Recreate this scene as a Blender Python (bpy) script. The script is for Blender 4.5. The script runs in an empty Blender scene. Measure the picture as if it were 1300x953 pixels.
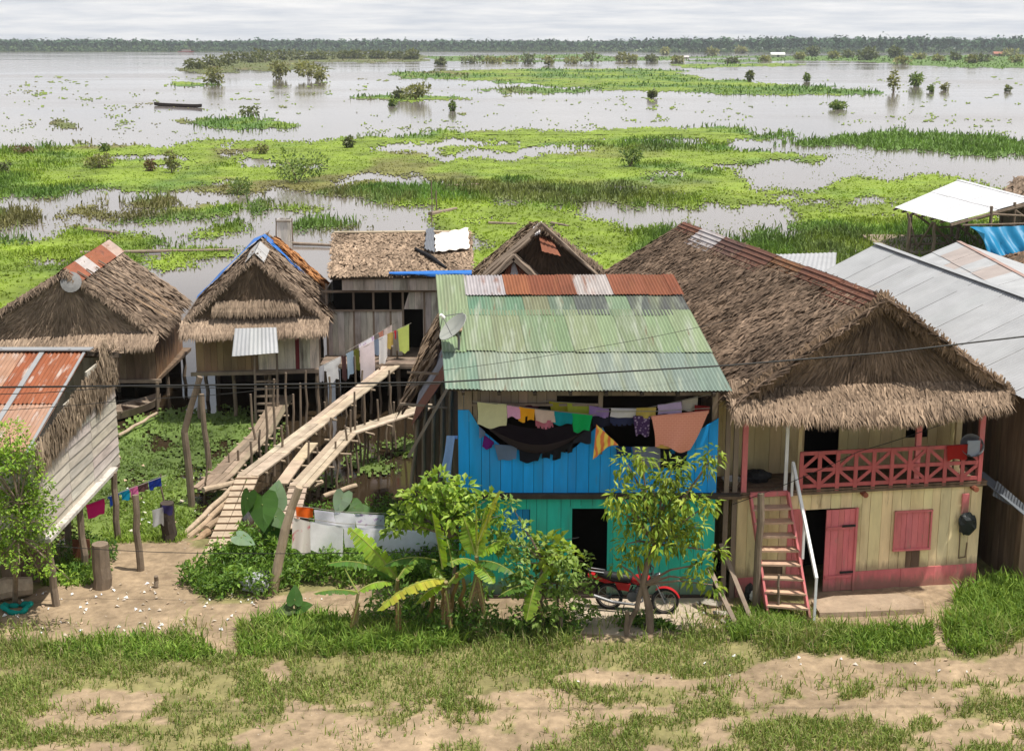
import bpy, math, random
import numpy as np
from mathutils import Vector
R = random.Random(7); rng = np.random.default_rng(7)
sc = bpy.context.scene; C = sc.collection
# ---------------------------------------------------------------- camera model (used to measure real positions)
F, PX, PY, H = 1700., 650., 431.5, 11.5
T = math.atan((431.5-58)/F); ct, st = math.cos(T), math.sin(T)
def ray(px, py):
    u = (px-PX)/F; v = -(py-PY)/F
    return (u, ct+v*st, -st+v*ct)
def Z(px, py, z=0.):
    d = ray(px, py); t = (z-H)/d[2]; return np.array((d[0]*t, d[1]*t, z))
def Y(px, py, y):
    d = ray(px, py); t = y/d[1]; return np.array((d[0]*t, y, H+d[2]*t))
def Znp(px, py, z):
    u = (px-PX)/F; v = -(py-PY)/F
    d1 = ct+v*st; d2 = -st+v*ct; t = (z-H)/d2
    return np.stack([u*t, d1*t, np.full_like(t, 0)+z], 1)
cam = bpy.data.objects.new('camera', bpy.data.cameras.new('camera')); C.objects.link(cam)
cam.location = (0, 0, H); cam.rotation_euler = (math.pi/2-T, 0, 0)
cam.data.lens = 36*F/1300; cam.data.sensor_width = 36; cam.data.shift_y = -45/1300
cam.data.clip_end = 20000; cam.data.clip_start = .5; sc.camera = cam
# ---------------------------------------------------------------- noise helpers
def vn(x, y, seed=0):
    xi = np.floor(x).astype(np.int64); yi = np.floor(y).astype(np.int64); fx = x-xi; fy = y-yi
    fx = fx*fx*(3-2*fx); fy = fy*fy*(3-2*fy)
    def h(a, b):
        n = (a*374761393+b*668265263+seed*1442695041) & 0xffffffff
        n = ((n ^ (n >> 13))*1274126177) & 0xffffffff
        return ((n ^ (n >> 16)) & 0xffff)/65535.
    return (h(xi, yi)*(1-fx)+h(xi+1, yi)*fx)*(1-fy)+(h(xi, yi+1)*(1-fx)+h(xi+1, yi+1)*fx)*fy
def fbm(x, y, seed=0, o=4):
    s = 0; a = .5; n = 0
    for i in range(o):
        s = s+a*vn(x*2**i, y*2**i, seed+i*17); n += a; a *= .55
    return s/n
def inpoly(px, py, poly):
    r = np.zeros(px.shape, bool); n = len(poly); j = n-1
    for i in range(n):
        xi, yi = poly[i]; xj, yj = poly[j]
        if yi != yj:
            r ^= ((yi > py) != (yj > py)) & (px < (xj-xi)*(py-yi)/(yj-yi)+xi)
        j = i
    return r
# ---------------------------------------------------------------- mesh builder
def nrm(a):
    a = np.asarray(a, float); return a/(np.linalg.norm(a)+1e-12)
UP = np.array((0, 0, 1.))
class MB:
    def __init__(s): s.v = []; s.f = []; s.c = []
    def add(s, vs, fs, col=(1, 1, 1)):
        o = len(s.v); s.v.extend([tuple(map(float, p)) for p in vs])
        s.f.extend([tuple(i+o for i in f) for f in fs]); s.c.extend([tuple(col)]*len(fs))
    def addnp(s, vs, fs, cols):
        o = len(s.v); s.v.extend(map(tuple, vs.tolist())); s.f.extend(map(tuple, (fs+o).tolist())); s.c.extend(map(tuple, cols.tolist()))
    def hexa(s, p, col=(1, 1, 1)):      # 8 corners: bottom ring, top ring
        s.add(p, [(3, 2, 1, 0), (4, 5, 6, 7), (0, 1, 5, 4), (1, 2, 6, 5), (2, 3, 7, 6), (3, 0, 4, 7)], col)
    def box(s, c, d, rz=0, col=(1, 1, 1)):
        cx, sx = math.cos(rz), math.sin(rz); p = []
        for z in (-.5, .5):
            for x, y in ((-.5, -.5), (.5, -.5), (.5, .5), (-.5, .5)):
                X, Y_ = x*d[0], y*d[1]; p.append((c[0]+X*cx-Y_*sx, c[1]+X*sx+Y_*cx, c[2]+z*d[2]))
        s.hexa(p, col)
    def bar(s, a, b, w, h=None, up=UP, col=(1, 1, 1)):
        a = np.asarray(a, float); b = np.asarray(b, float); h = h or w; d = nrm(b-a)
        if abs(np.dot(d, up)) > .98: up = np.array((0, 1., 0))
        x = nrm(np.cross(d, up)); y = np.cross(x, d); p = []
        for q in (a, b):
            for i, j in ((-.5, -.5), (.5, -.5), (.5, .5), (-.5, .5)): p.append(q+x*i*w+y*j*h)
        s.hexa(p, col)
    def tube(s, pts, rad, n=7, col=(1, 1, 1), cap=True):
        pts = [np.asarray(p, float) for p in pts]
        if np.isscalar(rad): rad = [rad]*len(pts)
        vs = []; ref = np.array((.3, 1., .2))
        for i, p in enumerate(pts):
            d = nrm(pts[min(i+1, len(pts)-1)]-pts[max(i-1, 0)])
            if abs(np.dot(d, nrm(ref))) > .95: ref = np.array((1., .1, .2))
            x = nrm(np.cross(d, ref)); y = np.cross(d, x)
            for k in range(n):
                a = 2*math.pi*k/n; vs.append(p+(x*math.cos(a)+y*math.sin(a))*rad[i])
        fs = []
        for i in range(len(pts)-1):
            for k in range(n): fs.append((i*n+k, i*n+(k+1) % n, (i+1)*n+(k+1) % n, (i+1)*n+k))
        if cap: fs += [tuple(range(n-1, -1, -1)), tuple((len(pts)-1)*n+k for k in range(n))]
        s.add(vs, fs, col)
    def lathe(s, prof, c=(0, 0, 0), n=16, col=(1, 1, 1), ax=None):
        c = np.asarray(c, float); ax = UP if ax is None else nrm(ax)
        x = nrm(np.cross(ax, (1, .2, .1))); y = np.cross(ax, x); vs = []
        for r, z in prof:
            for k in range(n):
                a = 2*math.pi*k/n; vs.append(c+ax*z+(x*math.cos(a)+y*math.sin(a))*r)
        fs = [(i*n+k, i*n+(k+1) % n, (i+1)*n+(k+1) % n, (i+1)*n+k) for i in range(len(prof)-1) for k in range(n)]
        s.add(vs, fs, col)
    def blob(s, c, r, n=8, m=6, j=.12, col=(1, 1, 1), seed=0):
        rr = random.Random(seed); vs = []; fs = []
        for i in range(m+1):
            th = math.pi*i/m
            for k in range(n):
                a = 2*math.pi*k/n; q = 1+rr.uniform(-j, j)
                vs.append((c[0]+r[0]*math.sin(th)*math.cos(a)*q, c[1]+r[1]*math.sin(th)*math.sin(a)*q, c[2]+r[2]*math.cos(th)*q))
        for i in range(m):
            for k in range(n): fs.append((i*n+k, (i+1)*n+k, (i+1)*n+(k+1) % n, i*n+(k+1) % n))
        s.add(vs, fs, col)
    def prism(s, poly, a, b, col=(1, 1, 1)):   # poly: list of 3-D points, extruded by vector b-a
        d = np.asarray(b, float)-np.asarray(a, float); n = len(poly)
        vs = [np.asarray(p, float) for p in poly]+[np.asarray(p, float)+d for p in poly]
        s.add(vs, [tuple(range(n)), tuple(range(2*n-1, n-1, -1))]+[(i, n+i, n+(i+1) % n, (i+1) % n) for i in range(n)], col)
    def obj(s, name, mat, parent=None, smooth=False, origin=None, double=False, point=None):
        m = bpy.data.meshes.new(name)
        va = np.array(s.v, float).reshape(-1, 3)
        if parent is not None:
            o = parent
            off = np.zeros(3)
            while o is not None: off = off+np.array(o.location); o = o.parent
            loc = (0, 0, 0)
        else:
            if origin is None: origin = ((va[:, 0].min()+va[:, 0].max())/2, (va[:, 1].min()+va[:, 1].max())/2, va[:, 2].min())
            off = np.array(origin, float); loc = tuple(off)
        m.from_pydata((va-off).tolist(), [], s.f); 
        at = m.attributes.new('Col', 'FLOAT_COLOR', 'FACE')
        if point is not None:
            m.attributes.remove(at); at = m.attributes.new('Col', 'FLOAT_COLOR', 'POINT'); s.c = point
        cc = np.ones((len(s.c), 4), np.float32); cc[:, :3] = np.array(s.c, np.float32).reshape(-1, 3)
        at.data.foreach_set('color', cc.ravel())
        if smooth: m.polygons.foreach_set('use_smooth', [True]*len(m.polygons))
        m.materials.append(mat); m.update()
        ob = bpy.data.objects.new(name, m); C.objects.link(ob); ob.location = loc
        if parent is not None: ob.parent = parent
        return ob
def tag(o, label=None, cat=None, group=None, kind=None):
    if label: o['label'] = label
    if cat: o['category'] = cat
    if group: o['group'] = group
    if kind: o['kind'] = kind
    return o
def thing(name, label, cat, loc, group=None):
    o = bpy.data.objects.new(name, None); C.objects.link(o); o.location = tuple(map(float, loc)); o.empty_display_size = .1
    return tag(o, label, cat, group)
def tint(v=.12, base=(1, 1, 1), hue=.04):
    k = 1+R.uniform(-v, v); return tuple(b*k*(1+R.uniform(-hue, hue)) for b in base)
# ---------------------------------------------------------------- materials
def pm(name, col, rough=.8, var=.3, scale=4, stretch=(1, 1, 1), bump=.2, bscale=None, metal=0., stain=None, spec=.3, trans=0., transcol=None, detail=6, mud=None):
    m = bpy.data.materials.new(name); m.use_nodes = True; nt = m.node_tree; N = nt.nodes; L = nt.links; N.clear()
    out = N.new('ShaderNodeOutputMaterial'); b = N.new('ShaderNodeBsdfPrincipled')
    b.inputs['Roughness'].default_value = rough; b.inputs['Metallic'].default_value = metal
    b.inputs['Specular IOR Level'].default_value = spec
    tc = N.new('ShaderNodeTexCoord'); mp = N.new('ShaderNodeMapping'); mp.inputs['Scale'].default_value = stretch
    L.new(tc.outputs['Object'], mp.inputs['Vector'])
    def noise(sc_, det=detail, r=.6):
        n = N.new('ShaderNodeTexNoise'); n.inputs['Scale'].default_value = sc_; n.inputs['Detail'].default_value = det; n.inputs['Roughness'].default_value = r
        L.new(mp.outputs['Vector'], n.inputs['Vector']); return n.outputs['Fac']
    at = N.new('ShaderNodeAttribute'); at.attribute_name = 'Col'
    def mul(a, bb):
        x = N.new('ShaderNodeMix'); x.data_type = 'RGBA'; x.blend_type = 'MULTIPLY'; x.inputs[0].default_value = 1
        for s_, q in ((6, a), (7, bb)):
            if isinstance(q, tuple): x.inputs[s_].default_value = (*q, 1)
            else: L.new(q, x.inputs[s_])
        return x.outputs[2]
    c = mul(tuple(col), at.outputs['Color'])
    if var:
        mr = N.new('ShaderNodeMapRange'); mr.inputs[1].default_value = .25; mr.inputs[2].default_value = .75
        mr.inputs[3].default_value = 1-var; mr.inputs[4].default_value = 1+var; L.new(noise(scale), mr.inputs[0]); c = mul(c, mr.outputs[0])
    for sn in (stain or []):
        sc_, lo, hi, scol = sn[:4]
        mr = N.new('ShaderNodeMapRange'); mr.inputs[1].default_value = lo; mr.inputs[2].default_value = hi; L.new(noise(sc_, 5), mr.inputs[0])
        x = N.new('ShaderNodeMix'); x.data_type = 'RGBA'; L.new(mr.outputs[0], x.inputs[0]); L.new(c, x.inputs[6]); x.inputs[7].default_value = (*scol, 1); c = x.outputs[2]
    if mud:      # splashed mud near the ground, broken by noise
        sx = N.new('ShaderNodeSeparateXYZ'); L.new(tc.outputs['Object'], sx.inputs[0]); ad = N.new('ShaderNodeMath'); ad.operation = 'MULTIPLY_ADD'; L.new(noise(3.5, 5), ad.inputs[0]); ad.inputs[1].default_value = -mud[1]*1.6; L.new(sx.outputs['Z'], ad.inputs[2])
        mr = N.new('ShaderNodeMapRange'); mr.inputs[1].default_value = mud[0]-mud[1]*.8; mr.inputs[2].default_value = mud[0]-mud[1]*.8+mud[1]*.6; mr.inputs[3].default_value = .75; mr.inputs[4].default_value = 0; L.new(ad.outputs[0], mr.inputs[0])
        x = N.new('ShaderNodeMix'); x.data_type = 'RGBA'; L.new(mr.outputs[0], x.inputs[0]); L.new(c, x.inputs[6]); x.inputs[7].default_value = (*mud[2], 1); c = x.outputs[2]
    L.new(c, b.inputs['Base Color'])
    if bump:
        bp = N.new('ShaderNodeBump'); bp.inputs['Strength'].default_value = bump; bp.inputs['Distance'].default_value = .02
        L.new(noise(bscale or scale*4), bp.inputs['Height']); L.new(bp.outputs['Normal'], b.inputs['Normal'])
    sh = b.outputs[0]
    if trans:
        t = N.new('ShaderNodeBsdfTranslucent'); L.new(mul(c, tuple(transcol or (1, 1, 1))), t.inputs['Color'])
        ms = N.new('ShaderNodeMixShader'); ms.inputs[0].default_value = trans; L.new(sh, ms.inputs[1]); L.new(t.outputs[0], ms.inputs[2]); sh = ms.outputs[0]
    L.new(sh, out.inputs['Surface']); return m
M = {}
M['wood'] = pm('weathered_wood', (.24, .185, .14), .85, .3, 3, (1, 1, .25), .3, 25, stain=[(1.2, .55, .75, (.11, .085, .065))])
M['greywood'] = pm('grey_boards', (.40, .37, .33), .85, .25, 4, (.4, .4, 2.5), .3, 20, stain=[(1.5, .56, .8, (.17, .145, .12))])
M['greywood_v'] = pm('grey_upright_boards', (.52, .485, .44), .85, .28, 4, (2.5, 2.5, .4), .3, 20, stain=[(1.2, .52, .75, (.14, .115, .09))])
M['brownwood'] = pm('brown_boards', (.17, .115, .075), .85, .35, 3, (3, 3, .4), .3, 20, stain=[(1., .5, .75, (.07, .045, .03))])
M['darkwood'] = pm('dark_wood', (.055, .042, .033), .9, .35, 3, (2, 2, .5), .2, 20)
M['pole'] = pm('pole_wood', (.19, .145, .105), .9, .35, 4, (2, 2, .6), .4, 25)
M['palepole'] = pm('pale_pole_wood', (.40, .31, .22), .9, .3, 4, (2, 2, .6), .4, 25)
M['deck'] = pm('boardwalk_planks', (.41, .33, .245), .85, .35, 2.5, (1, 1, 1), .3, 25, stain=[(1.3, .5, .75, (.26, .20, .145))])
M['thatch'] = pm('palm_thatch', (.90, .82, .75), .95, .38, .8, (1, 1, 1), 0, spec=.1)
M['thatchbase'] = pm('thatch_underlay', (.085, .066, .05), .95, .3, 6, (1, 1, 1), .5, 30, spec=.1)
M['blue'] = pm('blue_paint', (.008, .33, .80), .55, .14, 2, (3, 3, .5), .15, 25, stain=[(.8, .5, .85, (.05, .24, .50)), (1.7, .62, .8, (.10, .20, .33))])
M['turq'] = pm('turquoise_paint', (.03, .52, .40), .6, .16, 2, (3, 3, .5), .15, 25, stain=[(.9, .5, .85, (.07, .36, .28)), (1.8, .62, .8, (.10, .22, .16))], mud=(.25, .5, (.20, .16, .11)))
M['yellow'] = pm('yellow_paint', (.78, .64, .37), .7, .16, 2, (2.5, 2.5, .5), .15, 25, stain=[(.9, .5, .8, (.50, .38, .20)), (1.9, .6, .76, (.28, .20, .11))], mud=(.45, .3, (.30, .22, .14)))
M['pink'] = pm('pink_paint', (.62, .18, .185), .65, .2, 3, (2, 2, .6), .2, 25, stain=[(1.3, .52, .8, (.42, .15, .13)), (2.6, .62, .74, (.38, .25, .19))], mud=(.12, .3, (.24, .15, .11)))
M['railpaint'] = pm('dark_pink_paint', (.46, .11, .11), .65, .2, 3, (2, 2, .6), .2, 25, stain=[(2.2, .55, .75, (.33, .12, .11))])
M['white'] = pm('white_paint', (.75, .75, .75), .5, .1, 4, bump=.1)
M['metal'] = pm('zinc_sheet', (.33, .335, .34), .5, .16, 1.2, (1, 1, 1), .05, 30, metal=.0, spec=.5, stain=[(.5, .62, .8, (.36, .30, .26))])
M['brightmetal'] = pm('new_zinc_sheet', (.53, .53, .54), .45, .06, .6, bump=.03, metal=.0, spec=.5)
M['rust'] = pm('rusty_sheet', (.78, .74, .74), .8, .22, 2, (3, .6, .6), .1, 30, stain=[(1.3, .56, .72, (.20, .08, .04)), (2.2, .62, .75, (.10, .05, .035))])
M['rustpale'] = pm('pale_rusty_sheet', (.80, .74, .72), .8, .22, 2, (3, .6, .6), .1, 30, stain=[(1.3, .56, .72, (.22, .085, .045)), (2.6, .54, .68, (.40, .33, .29))])
M['green'] = pm('green_sheet', (.66, .66, .72), .6, .2, 1.5, (4, .5, .5), .1, 30, spec=.4, stain=[(.7, .5, .75, (.17, .19, .12)), (1.3, .54, .75, (.30, .33, .26)), (1.6, .62, .74, (.15, .10, .06))])
M['black'] = pm('black_cloth', (.012, .012, .014), .8, .2, 5)
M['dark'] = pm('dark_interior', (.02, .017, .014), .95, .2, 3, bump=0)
M['rubber'] = pm('black_rubber', (.02, .02, .02), .7, .1, 10)
M['chrome'] = pm('chrome', (.32, .32, .33), .42, .05, 5, bump=0, metal=1.)
M['steel'] = pm('engine_steel', (.16, .16, .165), .5, .1, 10, metal=.6)
M['redpaint'] = pm('red_enamel', (.40, .015, .02), .3, .05, 5, bump=0, spec=.5)
M['seat'] = pm('black_vinyl', (.02, .02, .022), .45, .1, 5)
M['cloth'] = pm('washed_cloth', (1, 1, 1), .9, .08, 6, (1, 1, 1), .15, 60, trans=.35, spec=.1)
M['tarp'] = pm('blue_tarpaulin', (.03, .17, .55), .45, .12, 3, bump=.3, bscale=6, trans=.15)
M['tarpcyan'] = pm('cyan_tarpaulin', (.012, .21, .40), .45, .12, 1, bump=.3, bscale=6, trans=.15)
M['banana'] = pm('banana_leaves', (1, 1, 1), .45, .2, 3, bump=0, trans=.45, transcol=(1.5, 1.4, .5), spec=.4)
M['leaf'] = pm('green_leaves', (1, 1, 1), .5, .15, 3, bump=0, trans=.35, transcol=(1.25, 1.25, .6), spec=.35)
M['grass'] = pm('grass_blades', (1, 1, 1), .65, .2, .8, bump=0, trans=.3, transcol=(1.2, 1.2, .6), spec=.2)
M['bark'] = pm('bark', (.20, .15, .11), .9, .35, 6, (1, 1, .4), .5, 25)
M['farleaf'] = pm('distant_leaves', (1, 1, 1), .8, .2, .02, bump=0, spec=.1)
M['mat'] = pm('floating_plants', (1, 1, 1), .7, .25, .6, bump=.5, bscale=4, spec=.2)
M['cable'] = pm('cable', (.015, .015, .015), .6, 0, 1, bump=0)
M['rope'] = pm('rope', (.25, .23, .2), .8, 0, 1, bump=0)
M['concrete'] = pm('rough_concrete', (.42, .34, .26), .9, .22, 2.5, bump=.4, bscale=18, stain=[(1.1, .55, .8, (.27, .20, .14))])
M['litter'] = pm('litter', (1, 1, 1), .7, .1, 5)
M['plastic'] = pm('plastic', (1, 1, 1), .5, .08, 8, bump=.1)
M['packed'] = pm('packed_earth_step', (.33, .25, .175), .95, .3, 3, bump=.6, bscale=14, stain=[(1.4, .5, .75, (.20, .145, .095))])
M['stone'] = pm('stone', (.36, .32, .27), .9, .3, 4, bump=.6, bscale=10)
def cloth2(name, colA, colB, kind, scale):
    m = pm(name, colA, .9, .06, 5, bump=.1, spec=.1); nt = m.node_tree; N = nt.nodes; L = nt.links
    b = [n for n in N if n.type == 'BSDF_PRINCIPLED'][0]; tc = [n for n in N if n.type == 'TEX_COORD'][0]
    if kind == 'vor':
        t = N.new('ShaderNodeTexVoronoi'); t.inputs['Scale'].default_value = scale; f = t.outputs['Distance']; lo, hi = .25, .45
    elif kind == 'wave':
        t = N.new('ShaderNodeTexWave'); t.inputs['Scale'].default_value = scale; t.inputs['Distortion'].default_value = 6; t.inputs['Detail'].default_value = 2; f = t.outputs['Fac']; lo, hi = .35, .75
    elif kind == 'weave':
        t = N.new('ShaderNodeTexBrick'); t.inputs['Scale'].default_value = scale; f = t.outputs['Fac']; lo, hi = .2, .8
    else:
        t = N.new('ShaderNodeTexNoise'); t.inputs['Scale'].default_value = scale; f = t.outputs['Fac']; lo, hi = .56, .64
    if kind == 'weave':
        mp = N.new('ShaderNodeMapping'); mp.inputs['Rotation'].default_value = (math.pi/2, 0, 0); L.new(tc.outputs['Object'], mp.inputs['Vector']); L.new(mp.outputs['Vector'], t.inputs['Vector'])
    else: L.new(tc.outputs['Object'], t.inputs['Vector'])
    mr = N.new('ShaderNodeMapRange'); mr.inputs[1].default_value = lo; mr.inputs[2].default_value = hi; L.new(f, mr.inputs[0])
    x = N.new('ShaderNodeMix'); x.data_type = 'RGBA'; L.new(mr.outputs[0], x.inputs[0]); x.inputs[6].default_value = (*colA, 1); x.inputs[7].default_value = (*colB, 1)
    L.new(x.outputs[2], b.inputs['Base Color']); return m
# ---------------------------------------------------------------- vectorised blades and leaves
def blades(mb, P, L, W, lean, cols, az=None, taper=.25):
    n = len(P); az = rng.uniform(0, 2*math.pi, n) if az is None else az
    d = np.stack([np.cos(az), np.sin(az), np.zeros(n)], 1); sd = np.stack([-np.sin(az), np.cos(az), np.zeros(n)], 1)
    # face roughly any way: side vector independent of lean
    a2 = rng.uniform(0, math.pi, n); sd = np.stack([np.cos(a2), np.sin(a2), np.zeros(n)], 1)
    L = np.broadcast_to(L, n)[:, None]; W = np.broadcast_to(W, n)[:, None]; le = np.broadcast_to(lean, n)[:, None]
    mid = P+L*.55*(np.cos(le*.5)*UP+np.sin(le*.5)*d); tip = mid+L*.45*(np.cos(le*1.5)*UP+np.sin(le*1.5)*d)
    v = np.stack([P-sd*W*.5, P+sd*W*.5, mid+sd*W*.45, mid-sd*W*.45, tip], 1).reshape(-1, 3)
    i = np.arange(n)*5
    mb.addnp(v, np.stack([i, i+1, i+2, i+3], 1), cols)
    o = len(mb.v)-len(v); t = np.stack([i+3, i+2, i+4], 1)+o
    mb.f.extend(map(tuple, t.tolist())); mb.c.extend(map(tuple, cols.tolist()))
def leaves(mb, P, D, N_, L, W, cols, fold=.25, wpos=.45):
    """P base points, D direction, N_ approx normals"""
    n = len(P); D = D/(np.linalg.norm(D, axis=1, keepdims=True)+1e-9)
    S = np.cross(D, N_); S /= (np.linalg.norm(S, axis=1, keepdims=True)+1e-9); Nn = np.cross(S, D)
    L = np.broadcast_to(L, n)[:, None]; W = np.broadcast_to(W, n)[:, None]
    c = P+D*L*wpos; tip = P+D*L-Nn*L*.12
    v = np.stack([P, c-S*W*.5+Nn*W*fold, c, c+S*W*.5+Nn*W*fold, tip], 1).reshape(-1, 3)
    i = np.arange(n)*5
    f = np.concatenate([np.stack([i, i+2, i+1], 1), np.stack([i, i+3, i+2], 1), np.stack([i+1, i+2, i+4], 1), np.stack([i+2, i+3, i+4], 1)])
    mb.addnp(v, f, np.concatenate([cols]*4))
def rcols(n, a, b, jit=.12):
    t = rng.uniform(0, 1, (n, 1)); c = np.array(a)*(1-t)+np.array(b)*t
    return np.clip(c*(1+rng.uniform(-jit, jit, (n, 1))), 0, 1)
def rdirs(n, up=.0):
    d = rng.normal(size=(n, 3)); d[:, 2] += up; return d/np.linalg.norm(d, axis=1, keepdims=True)
# ================================================================ THE SETTING
WZ = -1.0
def gz(x, y):
    x = np.asarray(x, float); y = np.asarray(y, float)
    e = y-(29.6+1.2*(fbm(x*.25, y*.1, 3)-.5)+np.where(x > -1, .8, 0))
    s = np.clip(e/5.0, 0, 1); s = s*s*(3-2*s)
    near = np.clip((40-y)/10, 0, 1)
    return -2.2*s+near*(fbm(x*.9, y*.9, 5)-.5)*.10+near*(fbm(x*4, y*4, 8)-.5)*.03
PATH = [(0, 768), (60, 745), (110, 700), (170, 688), (240, 690), (268, 700), (240, 740), (250, 762), (330, 765), (390, 752), (450, 748), (520, 745), (600, 748), (640, 760), (700, 790), (760, 800), (800, 812), (760, 818), (690, 806),
        (600, 800), (470, 792), (440, 782), (380, 772), (330, 790), (300, 802), (296, 826), (270, 832), (235, 806), (190, 796), (120, 812), (60, 818), (0, 812)]
DIRT2 = [(1020, 770), (1040, 742), (1240, 738), (1228, 760), (1196, 800), (1215, 822), (1200, 836), (1170, 812), (1175, 797), (1120, 800), (1080, 798), (1030, 790)]
DIRT3 = [(338, 842), (352, 838), (362, 850), (358, 866), (344, 868), (334, 856)]
DIRT4 = [(690, 856), (800, 850), (900, 858), (1000, 838), (1020, 826), (1060, 836), (1120, 842), (1180, 838), (1240, 840), (1310, 812), (1310, 866), (1180, 866), (1000, 872), (860, 872), (700, 870)]
DIRT6 = [(-200, 888), (200, 876), (420, 892), (640, 880), (900, 872), (1500, 866), (1500, 1100), (-200, 1100)]
DIRT5 = [(580, 740), (930, 740), (935, 770), (925, 800), (880, 806), (740, 812), (600, 792)]
def dirtmask(px, py):
    n1 = (fbm(px*.03, py*.05, 11)-.5)*34; n2 = (fbm(px*.03, py*.05, 12)-.5)*22
    m = np.zeros(px.shape, bool)
    m |= inpoly(px+n1, py+n2, DIRT6) & (fbm(px*.012, py*.03, 13)+.3*(fbm(px*.06, py*.12, 14)-.5)+.25*(fbm(px*.2, py*.35, 15)-.5) > .52)
    for p in (PATH, DIRT2, DIRT3, DIRT4, DIRT5): m |= inpoly(px+n1, py+n2, p)
    return m
def proj(x, y, z):
    dz = z-H; d = y*ct-dz*st; v = y*st+dz*ct; return PX+F*x/d, PY-F*v/d
def ground():
    xs = np.concatenate([np.linspace(-6000, -60, 12), np.linspace(-50, -14, 20), np.arange(-13, 13, .11), np.linspace(14, 50, 20), np.linspace(60, 6000, 12)])
    ys = np.concatenate([np.linspace(-200, 16, 12), np.arange(17, 36, .11), np.linspace(37, 80, 30), np.geomspace(90, 6000, 20)])
    gx, gy = np.meshgrid(xs, ys); g = gz(gx, gy); nx = len(xs); ny = len(ys)
    v = np.stack([gx.ravel(), gy.ravel(), g.ravel()], 1)
    i = (np.arange(ny-1)[:, None]*nx+np.arange(nx-1)[None]).ravel()
    f = np.stack([i, i+1, i+1+nx, i+nx], 1)
    cx = v; px, py = proj(cx[:, 0], np.maximum(cx[:, 1], 8), cx[:, 2]*0)
    d = dirtmask(px, py) & (cx[:, 1] < 34) & (cx[:, 1] > 10); k = fbm(cx[:, 0]*3, cx[:, 1]*3, 21)[:, None]; k2 = fbm(cx[:, 0]*.7, cx[:, 1]*.7, 22)[:, None]
    k3 = fbm(cx[:, 0]*9, cx[:, 1]*9, 23, 2)[:, None]; dirt = np.array((.285, .212, .138))*(.7+.6*k)*(.72+.56*k2)*(.8+.4*k3); gr = np.array((.20, .18, .08))*(.6+.8*k)
    mud = np.array((.09, .07, .045))*(.7+.6*k)
    col = np.where(d[:, None], dirt, gr); wet = np.clip((-cx[:, 2:3]-.5)/.5, 0, 1); col = col*(1-wet)+mud*wet
    mb = MB(); mb.addnp(v, f, np.ones((len(f), 3)))
    m = pm('earth', (1, 1, 1), .95, .28, 5, bump=.8, bscale=14, spec=.1, stain=[(1.6, .58, .7, (.20, .145, .095)), (14., .66, .72, (.42, .36, .30))])
    tag(mb.obj('ground', m, origin=(0, 0, 0), smooth=True, point=[tuple(c) for c in col]), 'sandy earth bank with trodden paths and grass sloping to the water', kind='structure')
ground()
# water
def water():
    m = bpy.data.materials.new('lake_water'); m.use_nodes = True; nt = m.node_tree; N = nt.nodes; L = nt.links
    b = N['Principled BSDF']; b.inputs['Base Color'].default_value = (.1, .08, .06, 1); b.inputs['Roughness'].default_value = .06; b.inputs['IOR'].default_value = 1.33
    tc = N.new('ShaderNodeTexCoord'); n = N.new('ShaderNodeTexNoise'); n.inputs['Scale'].default_value = 1.2; n.inputs['Detail'].default_value = 4
    L.new(tc.outputs['Object'], n.inputs['Vector']); bp = N.new('ShaderNodeBump'); bp.inputs['Strength'].default_value = .05; bp.inputs['Distance'].default_value = .05
    L.new(n.outputs['Fac'], bp.inputs['Height']); L.new(bp.outputs['Normal'], b.inputs['Normal'])
    mp = N.new('ShaderNodeMapping'); mp.inputs['Scale'].default_value = (.3, 1, 1); L.new(tc.outputs['Object'], mp.inputs[0])
    n2 = N.new('ShaderNodeTexNoise'); n2.inputs['Scale'].default_value = .012; n2.inputs['Detail'].default_value = 5; L.new(mp.outputs[0], n2.inputs['Vector'])
    mr = N.new('ShaderNodeMapRange'); mr.inputs[1].default_value = .4; mr.inputs[2].default_value = .65; mr.inputs[3].default_value = .05; mr.inputs[4].default_value = .16
    L.new(n2.outputs['Fac'], mr.inputs[0]); L.new(mr.outputs[0], b.inputs['Roughness'])
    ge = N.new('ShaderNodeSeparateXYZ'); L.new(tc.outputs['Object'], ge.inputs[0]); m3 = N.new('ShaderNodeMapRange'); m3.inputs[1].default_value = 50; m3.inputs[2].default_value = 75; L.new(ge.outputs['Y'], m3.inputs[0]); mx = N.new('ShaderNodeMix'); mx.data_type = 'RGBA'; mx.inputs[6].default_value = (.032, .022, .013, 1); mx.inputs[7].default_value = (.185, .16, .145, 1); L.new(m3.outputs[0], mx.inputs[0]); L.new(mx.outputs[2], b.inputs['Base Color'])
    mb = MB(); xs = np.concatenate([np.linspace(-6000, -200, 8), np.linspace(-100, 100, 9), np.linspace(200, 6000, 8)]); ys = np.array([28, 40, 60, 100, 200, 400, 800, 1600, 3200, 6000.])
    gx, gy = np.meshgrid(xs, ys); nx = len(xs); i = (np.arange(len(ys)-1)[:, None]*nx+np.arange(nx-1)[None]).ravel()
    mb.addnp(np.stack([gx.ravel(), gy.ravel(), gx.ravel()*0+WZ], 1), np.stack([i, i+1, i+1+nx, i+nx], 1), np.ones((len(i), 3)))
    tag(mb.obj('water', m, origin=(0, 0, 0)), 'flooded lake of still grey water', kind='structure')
water()
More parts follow.
